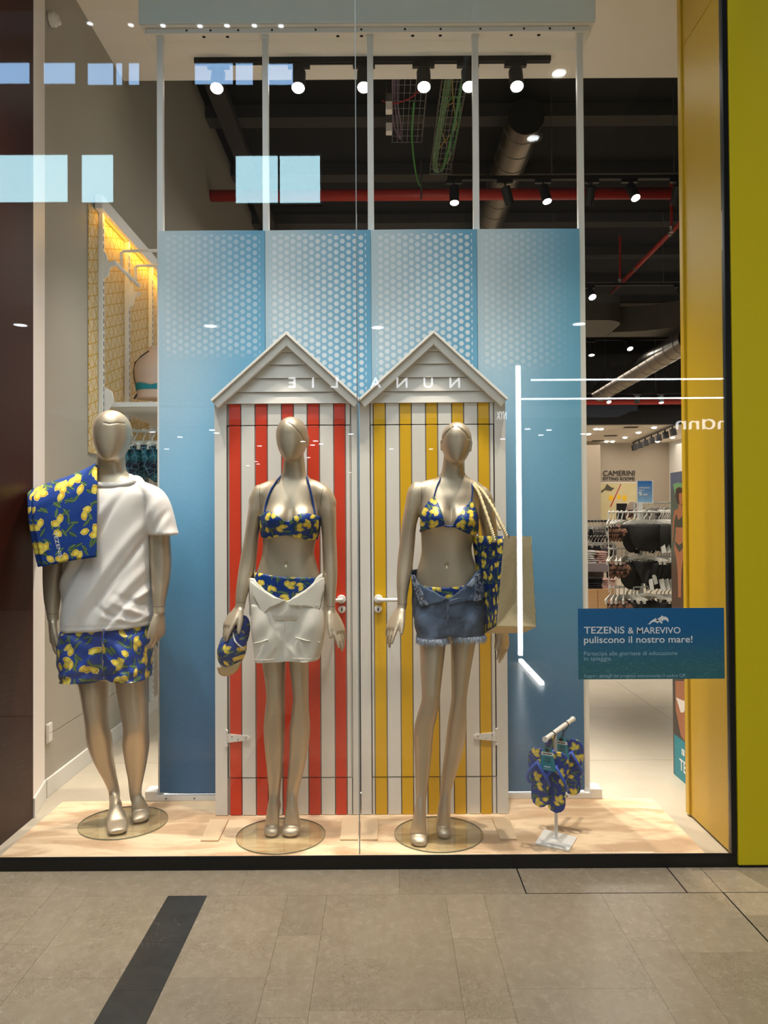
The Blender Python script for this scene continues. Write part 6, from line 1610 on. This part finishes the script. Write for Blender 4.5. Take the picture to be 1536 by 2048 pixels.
# ------------------------------------------------------------------ poster stand beside the yellow lining
XP = 1.574
po = thing('poster_stand', 'tall free-standing poster of a person in olive bikini holding a parasol', 'poster', (XP+.01, 4.0, 0))
ztop = at(1346, 945, X=XP).z
MB().box(XP, XP+.022, 3.76, 4.228, .0, ztop).build('board', 'poster_scene', po, bevel=.001)
def xprint(name, poly, mname, d=.0008):
    P = [at(a, b, X=XP) for a, b in poly]
    return MB().prism([(p.y, p.z) for p in P], (XP-d, 0, 0), (0, 1, 0), (0, 0, 1), (.0005, 0, 0)).build(name, mname, po)
k_ = lambda L: [(1160+a/6.98, 960+b/6.98) for a, b in L]
xprint('printed_parasol', k_([(1300, 60), (1370, 35), (1440, 55), (1490, 130), (1490, 300), (1330, 190)]), 'cable_pale')
xprint('printed_hair', k_([(1340, 130), (1375, 100), (1420, 105), (1450, 160), (1440, 260), (1400, 340), (1360, 320), (1338, 240)]), 'hair_print', .0014)
xprint('printed_face', k_([(1385, 190), (1440, 175), (1448, 240), (1440, 310), (1420, 350), (1395, 330), (1385, 260)]), 'skin_print', .002)
xprint('printed_figure', k_([(1385, 330), (1420, 345), (1430, 385), (1475, 410), (1492, 480), (1494, 780), (1478, 800), (1470, 680), (1460, 780), (1480, 880), (1470, 1000), (1440, 1100), (1420, 1300), (1412, 1640), (1375, 1640), (1368, 1300), (1350, 1100), (1318, 960), (1330, 850), (1345, 700), (1325, 560), (1300, 860), (1288, 860), (1300, 560), (1320, 430), (1370, 400)]), 'skin_print', .0014)
xprint('printed_top', k_([(1322, 560), (1350, 470), (1375, 560), (1420, 520), (1450, 440), (1470, 560), (1462, 660), (1330, 655)]), 'olive_print', .002)
xprint('printed_brief', k_([(1325, 850), (1390, 910), (1470, 840), (1478, 875), (1430, 960), (1390, 1010), (1345, 930)]), 'olive_print', .002)
xprint('printed_figure', [(1351, 1362), (1377, 1362), (1377, 1485), (1368, 1480), (1362, 1470), (1352, 1420)], 'skin_print', .0014)
xprint('printed_brief', [(1353, 1395), (1368, 1402), (1377, 1396), (1377, 1404), (1368, 1425), (1362, 1425)], 'white_cloth', .002)
xprint('caption_band', [(1349, 1468), (1379, 1492), (1379, 1582), (1349, 1549)], 'header_blue', .0012)
cb_ = bpy.data.objects.get('caption_band'); cb_.data.materials[0] = M['card_teal']
ya = at(1360, 1540, X=XP).y
text('brand_name', 'TEZENiS', 'print_white', (XP-.0022, ya, at(1360, 1538, X=XP).z), .062, po, (PI/2, 0, -PI/2), depth=.0003, bold=.02)
xprint('icon_square', [(1364, 1497), (1369.5, 1501), (1369.5, 1513), (1364, 1509)], 'print_white', .0018)
text('icon_letter', 'f', 'card_teal', (XP-.0022, at(1365.6, 1508, X=XP).y, at(1365.6, 1509, X=XP).z), .024, po, (PI/2, 0, -PI/2), depth=.0003, bold=.02)
q = at(1374.5, 1509, X=XP); MB().tube([(XP-.0016, q.y+.016*math.cos(a*PI/8), q.z+.018*math.sin(a*PI/8)) for a in range(16)], .0016, 5, closed=True).build('icon_ring', 'print_white', po)

# ------------------------------------------------------------------ lamps and services under the ceiling
def spotlight(name, label, cat, px, pyl, Yt, zt, tilt=(0, -0.35), r=.044, L=.17, on=True, watts=0, group=None, track_drop=.055, aim=None):
    """track spotlight: adapter in the track, stem, cylinder head with a lens"""
    x = at(px, pyl, Y=Yt).x
    o = thing(name, label, cat, (x, Yt, zt), group)
    MB().box(x-.07, x+.07, Yt-.016, Yt+.016, zt-.030, zt-.0005).build('adapter', 'black', o, bevel=.002)
    d = Vector((tilt[0], tilt[1], -1)).normalized(); p0 = Vector((x, Yt, zt-track_drop))
    MB().cyl((x, Yt, zt-.030), p0+d*.03, .008, 10).build('stem', 'black', o)
    hd = MB(); hd.tube([p0, p0+d*.006, p0+d*(L-.003), p0+d*L], [r*.7, r, r, r*.97], 24, caps=True)
    h = hd.build('head', 'black_matte', o)
    MB().tube([p0+d*(L+.0004), p0+d*(L+.004)], [r*.90, r*.86], 24).build('lens', 'lamp_white' if on == 1 else ('lamp_soft' if on == 2 else 'duct_cap'), h)
    if watts:
        e = p0+d*(L+.01)
        spot('lamp_beam', e, aim if aim else e+d*2, watts, 60, .7, .03)
    return o
def track(name, label, x0, x1, Y, z, h=.034):
    t = thing(name, label, 'track', ((x0+x1)/2, Y, z))
    MB().box(x0, x1, Y-.018, Y+.018, z, z+h).build('rail', 'black', t, bevel=.002)
    MB().box(x0+.01, x1-.01, Y-.006, Y+.006, z-.0004, z+.003).build('groove', 'gap_black', t)
    return t
TZ = SOF-.035
track('light_track', 'long black lighting track on the beige ceiling above the screens', at(389, 118, Y=4.86).x, at(1101, 116, Y=4.86).x, 4.86, TZ)
for i, px in enumerate((437, 598, 728, 847, 936, 1031)):
    aim = (at(px, 165, Y=4.86).x*0.8, 3.55, .2)
    spotlight('track_spotlight', 'lit black spotlight, %s from the left on the front ceiling track' % ORD[i], 'spotlight', px, 165, 4.86, TZ, (0, -.40), L=.14, watts=300, group='spotlights on the front track', aim=aim)
z2 = 4.40
def hang(parent, x, Y, z, top=5.33):
    MB().cyl((x, Y, z), (x, Y, top), .0035, 6).build('hanger_wire', 'galvanised', parent)
t2 = track('light_track', 'suspended black lighting track in front of the red pipe', at(895, 362, Y=6.76).x, 4.6, 6.76, z2)
for x in (.62, 1.5, 2.58, 3.6): hang(t2, x, 6.76, z2+.034)
for i, (px, tl, on) in enumerate(((908, (0, -.2), 1), (1010, (.35, .35), 0), (1086, (.18, -.25), 1), (1182, (0, .6), 0), (1259, (.22, -.5), 1), (1356, (0, .5), 0))):
    spotlight('track_spotlight', '%s black spotlight, %s from the left on the track before the red pipe' % ('lit' if on else 'turned away', ORD[i]), 'spotlight', px, 380, 6.76, z2, tl, .042, .16, on, 220 if on else 0, 'spotlights on the second track', aim=(2.55, 7.45, .9) if px > 1000 else (1.0, 7.6, .0))
t3 = track('light_track', 'suspended black lighting track under the grey duct', 1.6, 6.0, 9.83, z2)
for x in (2.2, 3.6): hang(t3, x, 9.83, z2+.034)
for i, (px, tl) in enumerate(((1178, (.2, -.7)), (1359, (.2, -.7)))):
    spotlight('track_spotlight', 'lit black spotlight, %s one on the track under the grey duct' % ('left' if i == 0 else 'right'), 'spotlight', px, 590, 9.83, z2, tl, .05, .14, 1, 0, 'spotlights on the third track')
t4 = track('light_track', 'suspended black lighting track before the slanting silver duct', 1.6, 7.0, 12.8, z2)
for x in (2.6, 4.9): hang(t4, x, 12.8, z2+.034)
for i, (px, tl) in enumerate(((1182, (0, -.15)), (1256, (.15, -.6)), (1360, (0, -.1)))):
    spotlight('track_spotlight', 'lit black spotlight, %s from the left on the track before the slanting duct' % ORD[i], 'spotlight', px, 690, 12.8, z2, tl, .05, .20 if i != 1 else .12, 1, 0, 'spotlights on the fourth track')
t5 = track('light_track', 'farthest suspended black lighting track before the red pipe at the back', 2.5, 8.0, 15.9, 4.02)
for x in (5.64, 4.6): hang(t5, x, 15.9, 4.054)
for i, (px, tl, on) in enumerate(((1215, (.1, -.5), 1), (1275, (0, .3), 0), (1322, (0, -.15), 1))):
    spotlight('track_spotlight', 'small %s spotlight, %s from the left on the farthest track' % ('lit' if on else 'dark', ORD[i]), 'spotlight', px, 800, 15.9, 4.02, tl, .05, .14, on, 0, 'spotlights on the farthest track')
# round ducts
def duct(name, label, a, b, r, bands):
    d = thing(name, label, 'duct', tuple((Vector(a)+Vector(b))/2)); a, b = Vector(a), Vector(b); ax = (b-a).normalized(); L = (b-a).length
    MB().tube([a, b], [r, r], 40, caps=False).build('pipe_shell', 'duct_silver', d, smooth=True)
    MB().tube([a+ax*.001, a+ax*.006], [r*1.005, r*1.005], 40).build('end_cap', 'duct_cap', d)
    for k in range(bands):
        p = a+ax*(L*(k+.6)/bands); MB().tube([p-ax*.006, p-ax*.003, p+ax*.003, p+ax*.006], [r*.999, r+.0045, r+.0045, r*.999], 40, caps=False).build('rib', 'duct_grey', d, smooth=True)
    for k in range(2):
        p = a+ax*(L*(.2+.6*k)); MB().tube([p+Vector((0, 0, -r-.012))]+[p+Vector(((r+.01)*math.sin(q), 0, -(r+.01)*math.cos(q))) for q in (-.0, .8, 1.57)]+[p+Vector((r+.012, 0, .25))], .004, 5).build('hanger_strap', 'galvanised', d)
    return d
duct('round_duct', 'silver spiral duct with a closed dark end, high above the screens', (1.335, 7.07, 5.13), (1.335, 11.3, 5.13), .17, 14)
duct('round_duct', 'silver spiral duct slanting away in the back of the shop', (4.45, 11.1, 4.02), (4.45, 15.75, 4.02), .18, 12)
# rectangular duct with a bend
rd = thing('rectangular_duct', 'grey rectangular air duct with a curved bend under the slab', 'duct', (4.0, 11.4, 4.4))
zb_, zt_ = 4.24, 4.62
left = [(2.0, 10.9), (3.15, 10.9)]+[(3.15+.30*math.sin(k*PI/12), 11.2-.30*math.cos(k*PI/12)) for k in range(1, 7)]+[(3.45, 11.9), (2.0, 11.9)]
MB().prism(left, (0, 0, zb_), (1, 0, 0), (0, 1, 0), (0, 0, zt_-zb_)).build('duct_section', 'duct_grey', rd)
right = [(3.46, 11.6)]+[(3.46+1.2*math.sin(k*PI/16), 11.6-(1-math.cos(k*PI/16))*1.0) for k in range(1, 9)]+[(7.0, 10.6), (7.0, 11.9), (3.46, 11.9)]
MB().prism(right, (0, 0, zb_), (1, 0, 0), (0, 1, 0), (0, 0, zt_-zb_)).build('duct_section', 'duct_grey', rd)
for x, y in ((2.75, 10.9), (4.66, 10.6)):
    MB().box(x-.025, x+.025, y-.02, y+1.0, zb_-.02, zt_+.02).build('flange', 'duct_grey', rd, bevel=.002)
# sprinkler pipes
def pipe(name, label, pts, r, mat_='pipe_red'):
    t = thing(name, label, 'pipe', pts[0]); MB().tube(pts, r, 16).build('tube', mat_, t, smooth=True); return t
x1p = at(1349, 386, Y=7.66).x
p1 = pipe('fire_pipe', 'thick red fire pipe crossing behind the nearest suspended spotlights', [(-1.715, 7.66, 4.66), (x1p, 7.66, 4.66)], .057)
MB().lathe([(.058, 0), (.063, .002), (.063, .04), (.058, .042)], (x1p-.04, 7.66, 4.66), 20, 'x').build('end_coupling', 'pipe_red', p1)
hx_ = at(842, 380, Y=7.66).x; MB().cyl((hx_, 7.60, 4.58), (hx_, 7.60, 5.33), .008, 8).build('pipe_hanger', 'galvanised', p1)
p2 = pipe('fire_pipe', 'thin red sprinkler pipe running diagonally into the shop on the right', [(3.50, 7.9, 4.88), (3.50, 14.0, 4.88)], .030)
for yy in (9.3, 10.6, 11.8): MB().lathe([(.031, -.03), (.036, -.03), (.036, .03), (.031, .03)], (3.50, yy, 4.88), 16, 'y').build('coupling', 'galvanised', p2)
pipe('fire_pipe', 'short red pipe below the grey duct bend', [(5.05, 11.75, 4.12), (8.0, 11.75, 4.12)], .06)
p4 = pipe('fire_pipe', 'thin red pipe crossing the dark back of the shop above the fitting rooms', [(2.2, 16.6, 3.98), (8.8, 16.6, 3.98)], .085)
for j, (px, py0, py1, Yq) in enumerate(((1343, 440, 462, 8.9), (1240, 538, 566, 10.6))):
    a, b = at(px, py1, Y=Yq), at(px, py0-60, Y=Yq); b.z = 5.33
    t = thing('sprinkler', 'red drop pipe with sprinkler head, %s of two under the slab on the right' % ('nearer' if j == 0 else 'farther'), 'sprinkler', tuple(a))
    MB().cyl(a+Vector((0, 0, .05)), b, .018, 12).build('drop_pipe', 'pipe_red', t)
    MB().lathe([(.03, .05), (.02, .03), (.008, .0), (.028, -.012), (.028, -.016)], a, 14).build('nozzle', 'galvanised', t)
# wire cable trays with cables
def cable_tray(label, xc, w, y0, y1, z, nx, ny):
    t = thing('cable_tray', label, 'cable tray', (xc, (y0+y1)/2, z)); s = .0026
    for i in range(nx+1):
        x = xc-w/2+w*i/nx; MB().cyl((x, y0, z), (x, y1, z), s, 5).build('wire', 'galvanised', t)
    for i in range(ny+1):
        y = y0+(y1-y0)*i/ny; MB().tube([(xc-w/2, y, z+.055), (xc-w/2, y, z), (xc+w/2, y, z), (xc+w/2, y, z+.055)], s, 5).build('cross_wire', 'galvanised', t)
    for sx in (-1, 1): MB().cyl((xc+sx*w/2, y0, z+.055), (xc+sx*w/2, y1, z+.055), s, 5).build('side_wire', 'galvanised', t)
    return t
cable_tray('wire cable tray with violet and red cables, left of two', at(820, 250, Y=6.2).x, .27, 5.25, 6.98, 4.85, 6, 15)
cable_tray('wire cable tray with looped green cables, right of two', .575, .20, 5.25, 7.6, 4.84, 5, 22)
def cable(mat_, pts, r, label):
    P = [Vector(cr([list(map(float, p)) for p in pts], i/8)) for i in range((len(pts)-1)*8+1)]
    o = MB().tube(P, r, 6).build('cable', mat_, None, smooth=True); tag(o, label, 'cable', 'cables in the wire trays')
zc_ = 4.853
for i in range(4): cable('cable_pale', [(.505+i*.014, 5.2, zc_), (.50+i*.014, 6.2, zc_), (.49+i*.013, 7.3, zc_), (.53+i*.012, 7.58, zc_), (.60, 7.56-i*.02, zc_+.01)], .006, 'pale green cable, %s from the left side of the right tray' % ORD[i])
cable('cable_green', [(.63, 5.2, zc_), (.635, 6.0, zc_), (.63, 6.8, zc_), (.60, 7.5, zc_)], .013, 'thick bright green cable along the right tray')
cable('cable_yellow', [(.55, 5.2, zc_+.02), (.56, 6.0, zc_+.02), (.62, 6.5, zc_+.02), (.655, 6.75, zc_+.02), (.58, 7.0, zc_+.02), (.50, 7.3, zc_+.02), (.58, 7.5, zc_+.02), (.65, 7.3, zc_+.02), (.53, 6.8, zc_+.02), (.52, 6.5, zc_+.02), (.60, 6.35, zc_+.02)], .005, 'yellow cable looped twice in the right tray')
cable('cable_green', [(.52, 7.2, zc_+.02), (.50, 6.8, zc_+.02), (.55, 6.35, zc_+.02), (.63, 6.3, zc_+.02), (.67, 6.6, zc_+.02), (.66, 7.2, zc_+.02), (.58, 7.55, zc_+.02)], .008, 'green cable coiled in a wide loop in the right tray')
xv = at(790, 250, Y=6.2).x
for i in range(3): cable('cable_violet', [(xv-.02+i*.022, 5.2, zc_+.01), (xv-.02+i*.02, 6.2, zc_+.01), (xv+i*.03, 6.7, zc_+.01), (xv+.06, 6.95, zc_+.01)], .006, 'violet cable, %s from the left in the left tray' % ORD[i])
cable('cable_red', [(xv+.26, 5.3, zc_+.01), (xv+.25, 5.9, zc_+.01), (xv+.15, 6.2, zc_-.01), (xv-.02, 6.3, zc_-.02), (xv-.10, 6.25, zc_-.02)], .006, 'red cable curving across the left tray')
cable('cable_green', [(xv+.16, 6.3, zc_-.01), (xv+.165, 6.9, zc_-.02), (xv+.26, 7.7, zc_-.06), (xv+.42, 8.0, zc_-.02)], .009, 'green cable sagging between the two trays')
tb = thing('strut_bar', 'galvanised strut carrying both wire trays', 'strut', (.42, 5.72, 4.80))
MB().box(.07, .80, 5.70, 5.74, 4.80, 4.838).build('channel', 'galvanised', tb, bevel=.002)
for x in (.12, .76): MB().cyl((x, 5.72, 4.80), (x, 5.72, 5.46), .004, 6).build('rod', 'galvanised', tb)
for j, py in enumerate((222, 264)):
    q = at(778, py, Y=6.1+.3*j)
    jb = thing('junction_box', 'grey junction box, %s of two beside the left cable tray' % ('upper' if j == 0 else 'lower'), 'junction box', tuple(q))
    MB().box(q.x-.026, q.x+.026, q.y-.04, q.y+.04, q.z-.01, q.z+.06).build('housing', 'jamb_white', jb, bevel=.004); MB().box(q.x-.026, q.x+.026, q.y-.045, q.y+.0, q.z+.062, q.z+.12).build('bracket', 'galvanised', jb); MB().cyl((q.x-.02, q.y-.03, q.z+.10), (q.x-.02, q.y-.03, 5.46), .004, 6).build('rod', 'galvanised', jb)
# far ceiling: downlights, a black track with seven heads, vents
for i, (px, py) in enumerate(((1192, 857), (1202, 857), (1177, 867), (1213, 882), (1225, 882), (1250, 874), (1277, 864), (1308, 854), (1315, 882), (1345, 874), (1278, 864))):
    if i == 10: continue
    q = at(px, py, Z=3.5)
    dl = thing('downlight', 'round downlight, %s from the left in the far fitting room ceiling' % ORD[i], 'downlight', (q.x, q.y, 3.5), 'downlights of the far ceiling')
    MB().lathe([(.06, 3.490), (.08, 3.490), (.08, 3.4995), (.06, 3.4995)], (q.x, q.y, 0), 18, closed=True).build('ring', 'white_paint', dl); MB().lathe([(.001, 3.462), (.03, 3.466), (.052, 3.478), (.059, 3.499)], (q.x, q.y, 0), 16).build('diffuser', 'lamp_white', dl)
for i, (px, py) in enumerate(((1221, 871), (1196, 881), (1262, 854))):
    q = at(px, py, Z=3.5); o = MB().box(q.x-.15, q.x+.15, q.y-.08, q.y+.08, 3.485, 3.4995).build('ceiling_vent', 'beam_grey', None, bevel=.004)
    tag(o, 'flat ceiling vent, %s in the far white ceiling' % ('middle one' if i == 0 else 'leftmost' if i == 1 else 'one nearest the dark ceiling'), 'vent', 'vents of the far ceiling')
q0, q1 = at(1266, 889, Z=3.42), at(1352, 853, Z=3.42)
ft_ = thing('light_track', 'black track running diagonally under the far white ceiling', 'track', tuple((q0+q1)/2))
MB().tube([q0+Vector((0, 0, .05)), q1+Vector((0, 0, .05))], .022, 8).build('rail', 'black', ft_)
for i in range(7):
    q = q0.lerp(q1, (i+.15)/6.6); h = .24
    o = thing('track_spotlight', 'black box spotlight, %s from the left on the far diagonal track' % ORD[i], 'spotlight', tuple(q), 'spotlights on the far diagonal track')
    MB().cyl(q+Vector((0, 0, .03)), q-Vector((0, 0, .02)), .02, 8).build('stem', 'black', o); MB().obox(q-Vector((-.015, 0, .09)), (.055, 0, .012), (0, .055, 0), (-.012, 0, .075)).build('head', 'black_matte', o, bevel=.005)

# ------------------------------------------------------------------ the passage behind the viewer, seen only as reflections in the shop glass
MG = GY+.005
def re(px, py, D):
    """the real point whose mirror image in the glass lies at that pixel, D metres from the eye plane"""
    v = at(px, py, Y=D); return Vector((v.x, 2*MG-v.y, v.z))
DF = 12.4; FY = 2*MG-DF
struct('wall_opposite', MB().box(-9, 9, FY-.3, FY-.02, 3.3, 10).box(-9, -5.5, FY-.3, FY-.02, 0, 3.3).box(4.2, 9, FY-.3, FY-.02, 0, 3.3), 'mall_wall')
struct('wall_opposite_shop', MB().box(-5.6, 4.3, FY-14, FY-13.8, 0, 3.2).box(-5.6, -5.4, FY-13.8, FY-.3, 0, 3.2).box(4.1, 4.3, FY-13.8, FY-.3, 0, 3.2).box(-5.6, 4.3, FY-14, FY-.3, 3.0, 3.1).box(-5.6, 4.3, FY-14, FY-.3, -.1, -.012), 'mall_wall')
struct('wall_mall_left', MB().box(-9.2, -9, -9, 3.08, 0, 10), 'mall_wall'); struct('wall_mall_right', MB().box(9, 9.2, -9, 3.08, 0, 10), 'mall_wall')
struct('wall_shopfront', MB().box(-9, 9, 3.07, 3.25, 4.62, 10).box(-9, -2.6, 3.09, 3.25, 0, 4.62), 'mall_wall')
def pane_at(name, label, x0, x1, y0, y1, mname, i, D=DF):
    a, b = re(x0, y1, D), re(x1, y0, D); t = thing(name, label, 'window', ((a.x+b.x)/2, a.y, a.z), 'upper windows across the passage')
    MB().box(a.x, b.x, a.y-.02, a.y, a.z, b.z).build('pane', mname, t)
    w = .03
    MB().box(a.x-w, b.x+w, a.y-.019, a.y+.02, b.z, b.z+w).box(a.x-w, b.x+w, a.y-.019, a.y+.02, a.z-w, a.z).box(a.x-w, a.x, a.y-.019, a.y+.02, a.z, b.z).box(b.x, b.x+w, a.y-.019, a.y+.02, a.z, b.z).build('frame', 'black', t)
for i, (x0, x1, y0, y1) in enumerate(((-40, 60, 126, 169), (88, 151, 126, 169), (176, 229, 127, 171), (231, 245, 127, 171), (258, 279, 127, 171), (390, 468, 127, 170), (470, 506, 127, 171), (536, 586, 128, 171))):
    pane_at('clerestory_window', 'blue upper window reflected in the glass, %s from the left in the upper row' % ORD[i], x0, x1, y0, y1, 'window_blue', i)
for i, (x0, x1, y0, y1) in enumerate(((-60, 136, 310, 406), (164, 227, 310, 406), (472, 556, 312, 407), (560, 640, 312, 407))):
    pane_at('gallery_window', 'pale cyan window reflected in the glass, %s from the left in the lower row' % ORD[i], x0, x1, y0, y1, 'window_pale', i)
# canopy of the shop across, with downlights and lit signs
struct('trim_9', MB().box(-9, 9, FY-.02, FY+1.4, 4.52, 4.75), 'mall_soffit')
def lamp(px, py, z, r, label, group):
    d = _F + (px-768)/F_PX*_R - (py-1024)/F_PX*_U; t = (z-H)/d.z; v = d*t
    q = Vector((v.x, 2*MG-v.y, z)); o = thing('mall_downlight', label, 'downlight', tuple(q), group)
    MB().lathe([(r, z-.004), (r+.03, z-.004), (r+.03, z+.006), (r, z+.006)], (q.x, q.y, 0), 20, closed=True).build('ring', 'jamb_white', o); MB().lathe([(.002, z-.002), (r, z-.002), (r, z+.005)], (q.x, q.y, 0), 20).build('diffuser', 'mall_lamp', o); return q
for i, (px, py) in enumerate(((41, 650), (421, 652), (588, 668), (755, 655), (1158, 648), (1314, 659))):
    lamp(px, py, 4.515, .10, 'round downlight, %s from the left in the canopy reflected across the passage' % ORD[i], 'canopy downlights')
struct('trim_10', MB().box(.6, 1.9, -.9, 2.6, 4.56, 4.75), 'mall_soffit')
for i, (px, py) in enumerate(((1118, 146), (1066, 276))): lamp(px, py, 4.55, .05, 'round cyan downlight reflected beside the spotlights, %s one' % ('upper' if i == 0 else 'lower'), 'bridge downlights')
lp = ((180, 47), (262, 50), (326, 51), (400, 52), (454, 51), (509, 51), (562, 52))
struct('trim_11', MB().box(-9, 9, FY-.02, FY+.8, 9.2, 9.4), 'mall_soffit')
for i, (px, py) in enumerate(lp): lamp(px, py, 9.19, .045, 'tiny roof lamp reflected above the screens, %s from the left' % ORD[i], 'roof lamps')
dots = [(433, 824), (424, 860), (512, 855), (519, 892), (702, 868), (625, 890), (642, 888), (631, 882), (606, 883), (617, 915), (516, 928), (496, 931), (124, 886), (129, 918), (305, 864), (360, 874), (369, 944), (333, 1000), (700, 945), (783, 840), (862, 840), (1005, 878), (1082, 870), (1098, 860), (1055, 960), (1166, 868), (1380, 930), (1426, 922)]
k = 0
for px, py in sorted(dots):
    if py < 858 or py > 950: py = 858+(py*7) % 80
    d = _F + (px-768)/F_PX*_R - (py-1024)/F_PX*_U; v = d*((2.995-H)/d.z)
    if 2*MG-v.y > FY-.3 or 2*MG-v.y < FY-13.6 or not -5.3 < v.x < 4.0: continue
    q = Vector((v.x, 2*MG-v.y, 2.995)); o = MB().lathe([(.002, 2.988), (.05, 2.988), (.05, 2.999)], (q.x, q.y, 0), 12).build('shop_downlight', 'mall_lamp')
    tag(o, 'small ceiling lamp mirrored as a speck in the glass, %s from the left' % ORD[k], 'downlight', 'lamps of the shop across'); k += 1
def rsign(name, body, x_right, x_left, y0, y1, label, D, mname='sign_lit', bold=.0):
    """letters that face the shop; their mirror image spans x_left..x_right"""
    a, b = re(x_right, y1, D), re(x_left, y1, D); t = thing(name, label, 'sign', tuple(a))
    o = text('letters', body, mname, a, (y1-y0)*D/F_PX, t, (PI/2, 0, PI), depth=.01, bold=bold, width=a.x-b.x); return t
sgn = thing('shop_sign', 'lit widely spaced letters of the shop across, mirrored over the hut gables', 'sign', tuple(re(750, 775, 12.2)))
for ch, x0, x1 in (('N', 899, 920), ('U', 847, 866), ('N', 793, 815), ('A', 740, 762), ('L', 661, 676), ('I', 624, 628), ('E', 577, 591)):
    a, b = re(x1, 775, 12.2), re(x0, 775, 12.2); text('letter', ch, 'sign_lit', a, 21*12.2/F_PX, sgn, (PI/2, 0, PI), depth=.01, bold=.012, width=a.x-b.x)
rsign('shop_sign', 'mɑnn', 1470, 1352, 831, 858, 'thin outlined lit letters mirrored at the right edge of the glass', 12.2)
rsign('shop_sign', 'NYX', 1013, 994, 822, 838, 'tiny mirrored lit letters beside the right hut gable', 12.2, bold=.01)
# LED portal of the kiosk behind the viewer
DL = 7.6; LY = 2*MG-DL
kp = thing('kiosk_portal', 'portal of white light tubes behind the viewer, mirrored at the right of the glass', 'light portal', tuple(re(1037, 1318, DL)))
a, b = re(1036, 732, DL), re(1038, 1318, DL)
MB().box(a.x-.022, a.x+.022, LY-.02, LY+.02, max(.0, b.z)+.035, a.z).build('light_tube', 'led_white', kp)
c, d_ = re(1062, 760, DL), re(1480, 753, DL); MB().box(c.x, d_.x, LY-.012, LY+.012, c.z-.006, c.z+.006).build('light_tube', 'led_white', kp)
c, d_ = re(1042, 798, DL), re(1480, 795, DL); MB().box(c.x, d_.x, LY-.012, LY+.012, c.z-.006, c.z+.006).build('light_tube', 'led_white', kp)
e_, f_ = re(1041, 1326, DL), Vector((0, 0, 0)); f_ = re(1084, 1367, 6.5)
MB().obox((Vector((e_.x, e_.y, .02))+Vector((f_.x, f_.y, .02)))/2, (Vector((f_.x-e_.x, f_.y-e_.y, 0)))/2, (.02, 0, 0), (0, 0, .015)).build('light_tube', 'led_white', kp)
MB().box(a.x-.03, a.x+.03, LY-.05, LY-.021, 0, a.z+.05).box(a.x+.0, 4.2, LY-.05, LY-.021, a.z, a.z+.05).box(4.15, 4.2, LY-.05, LY-.021, 0, a.z).build('frame', 'black', kp)
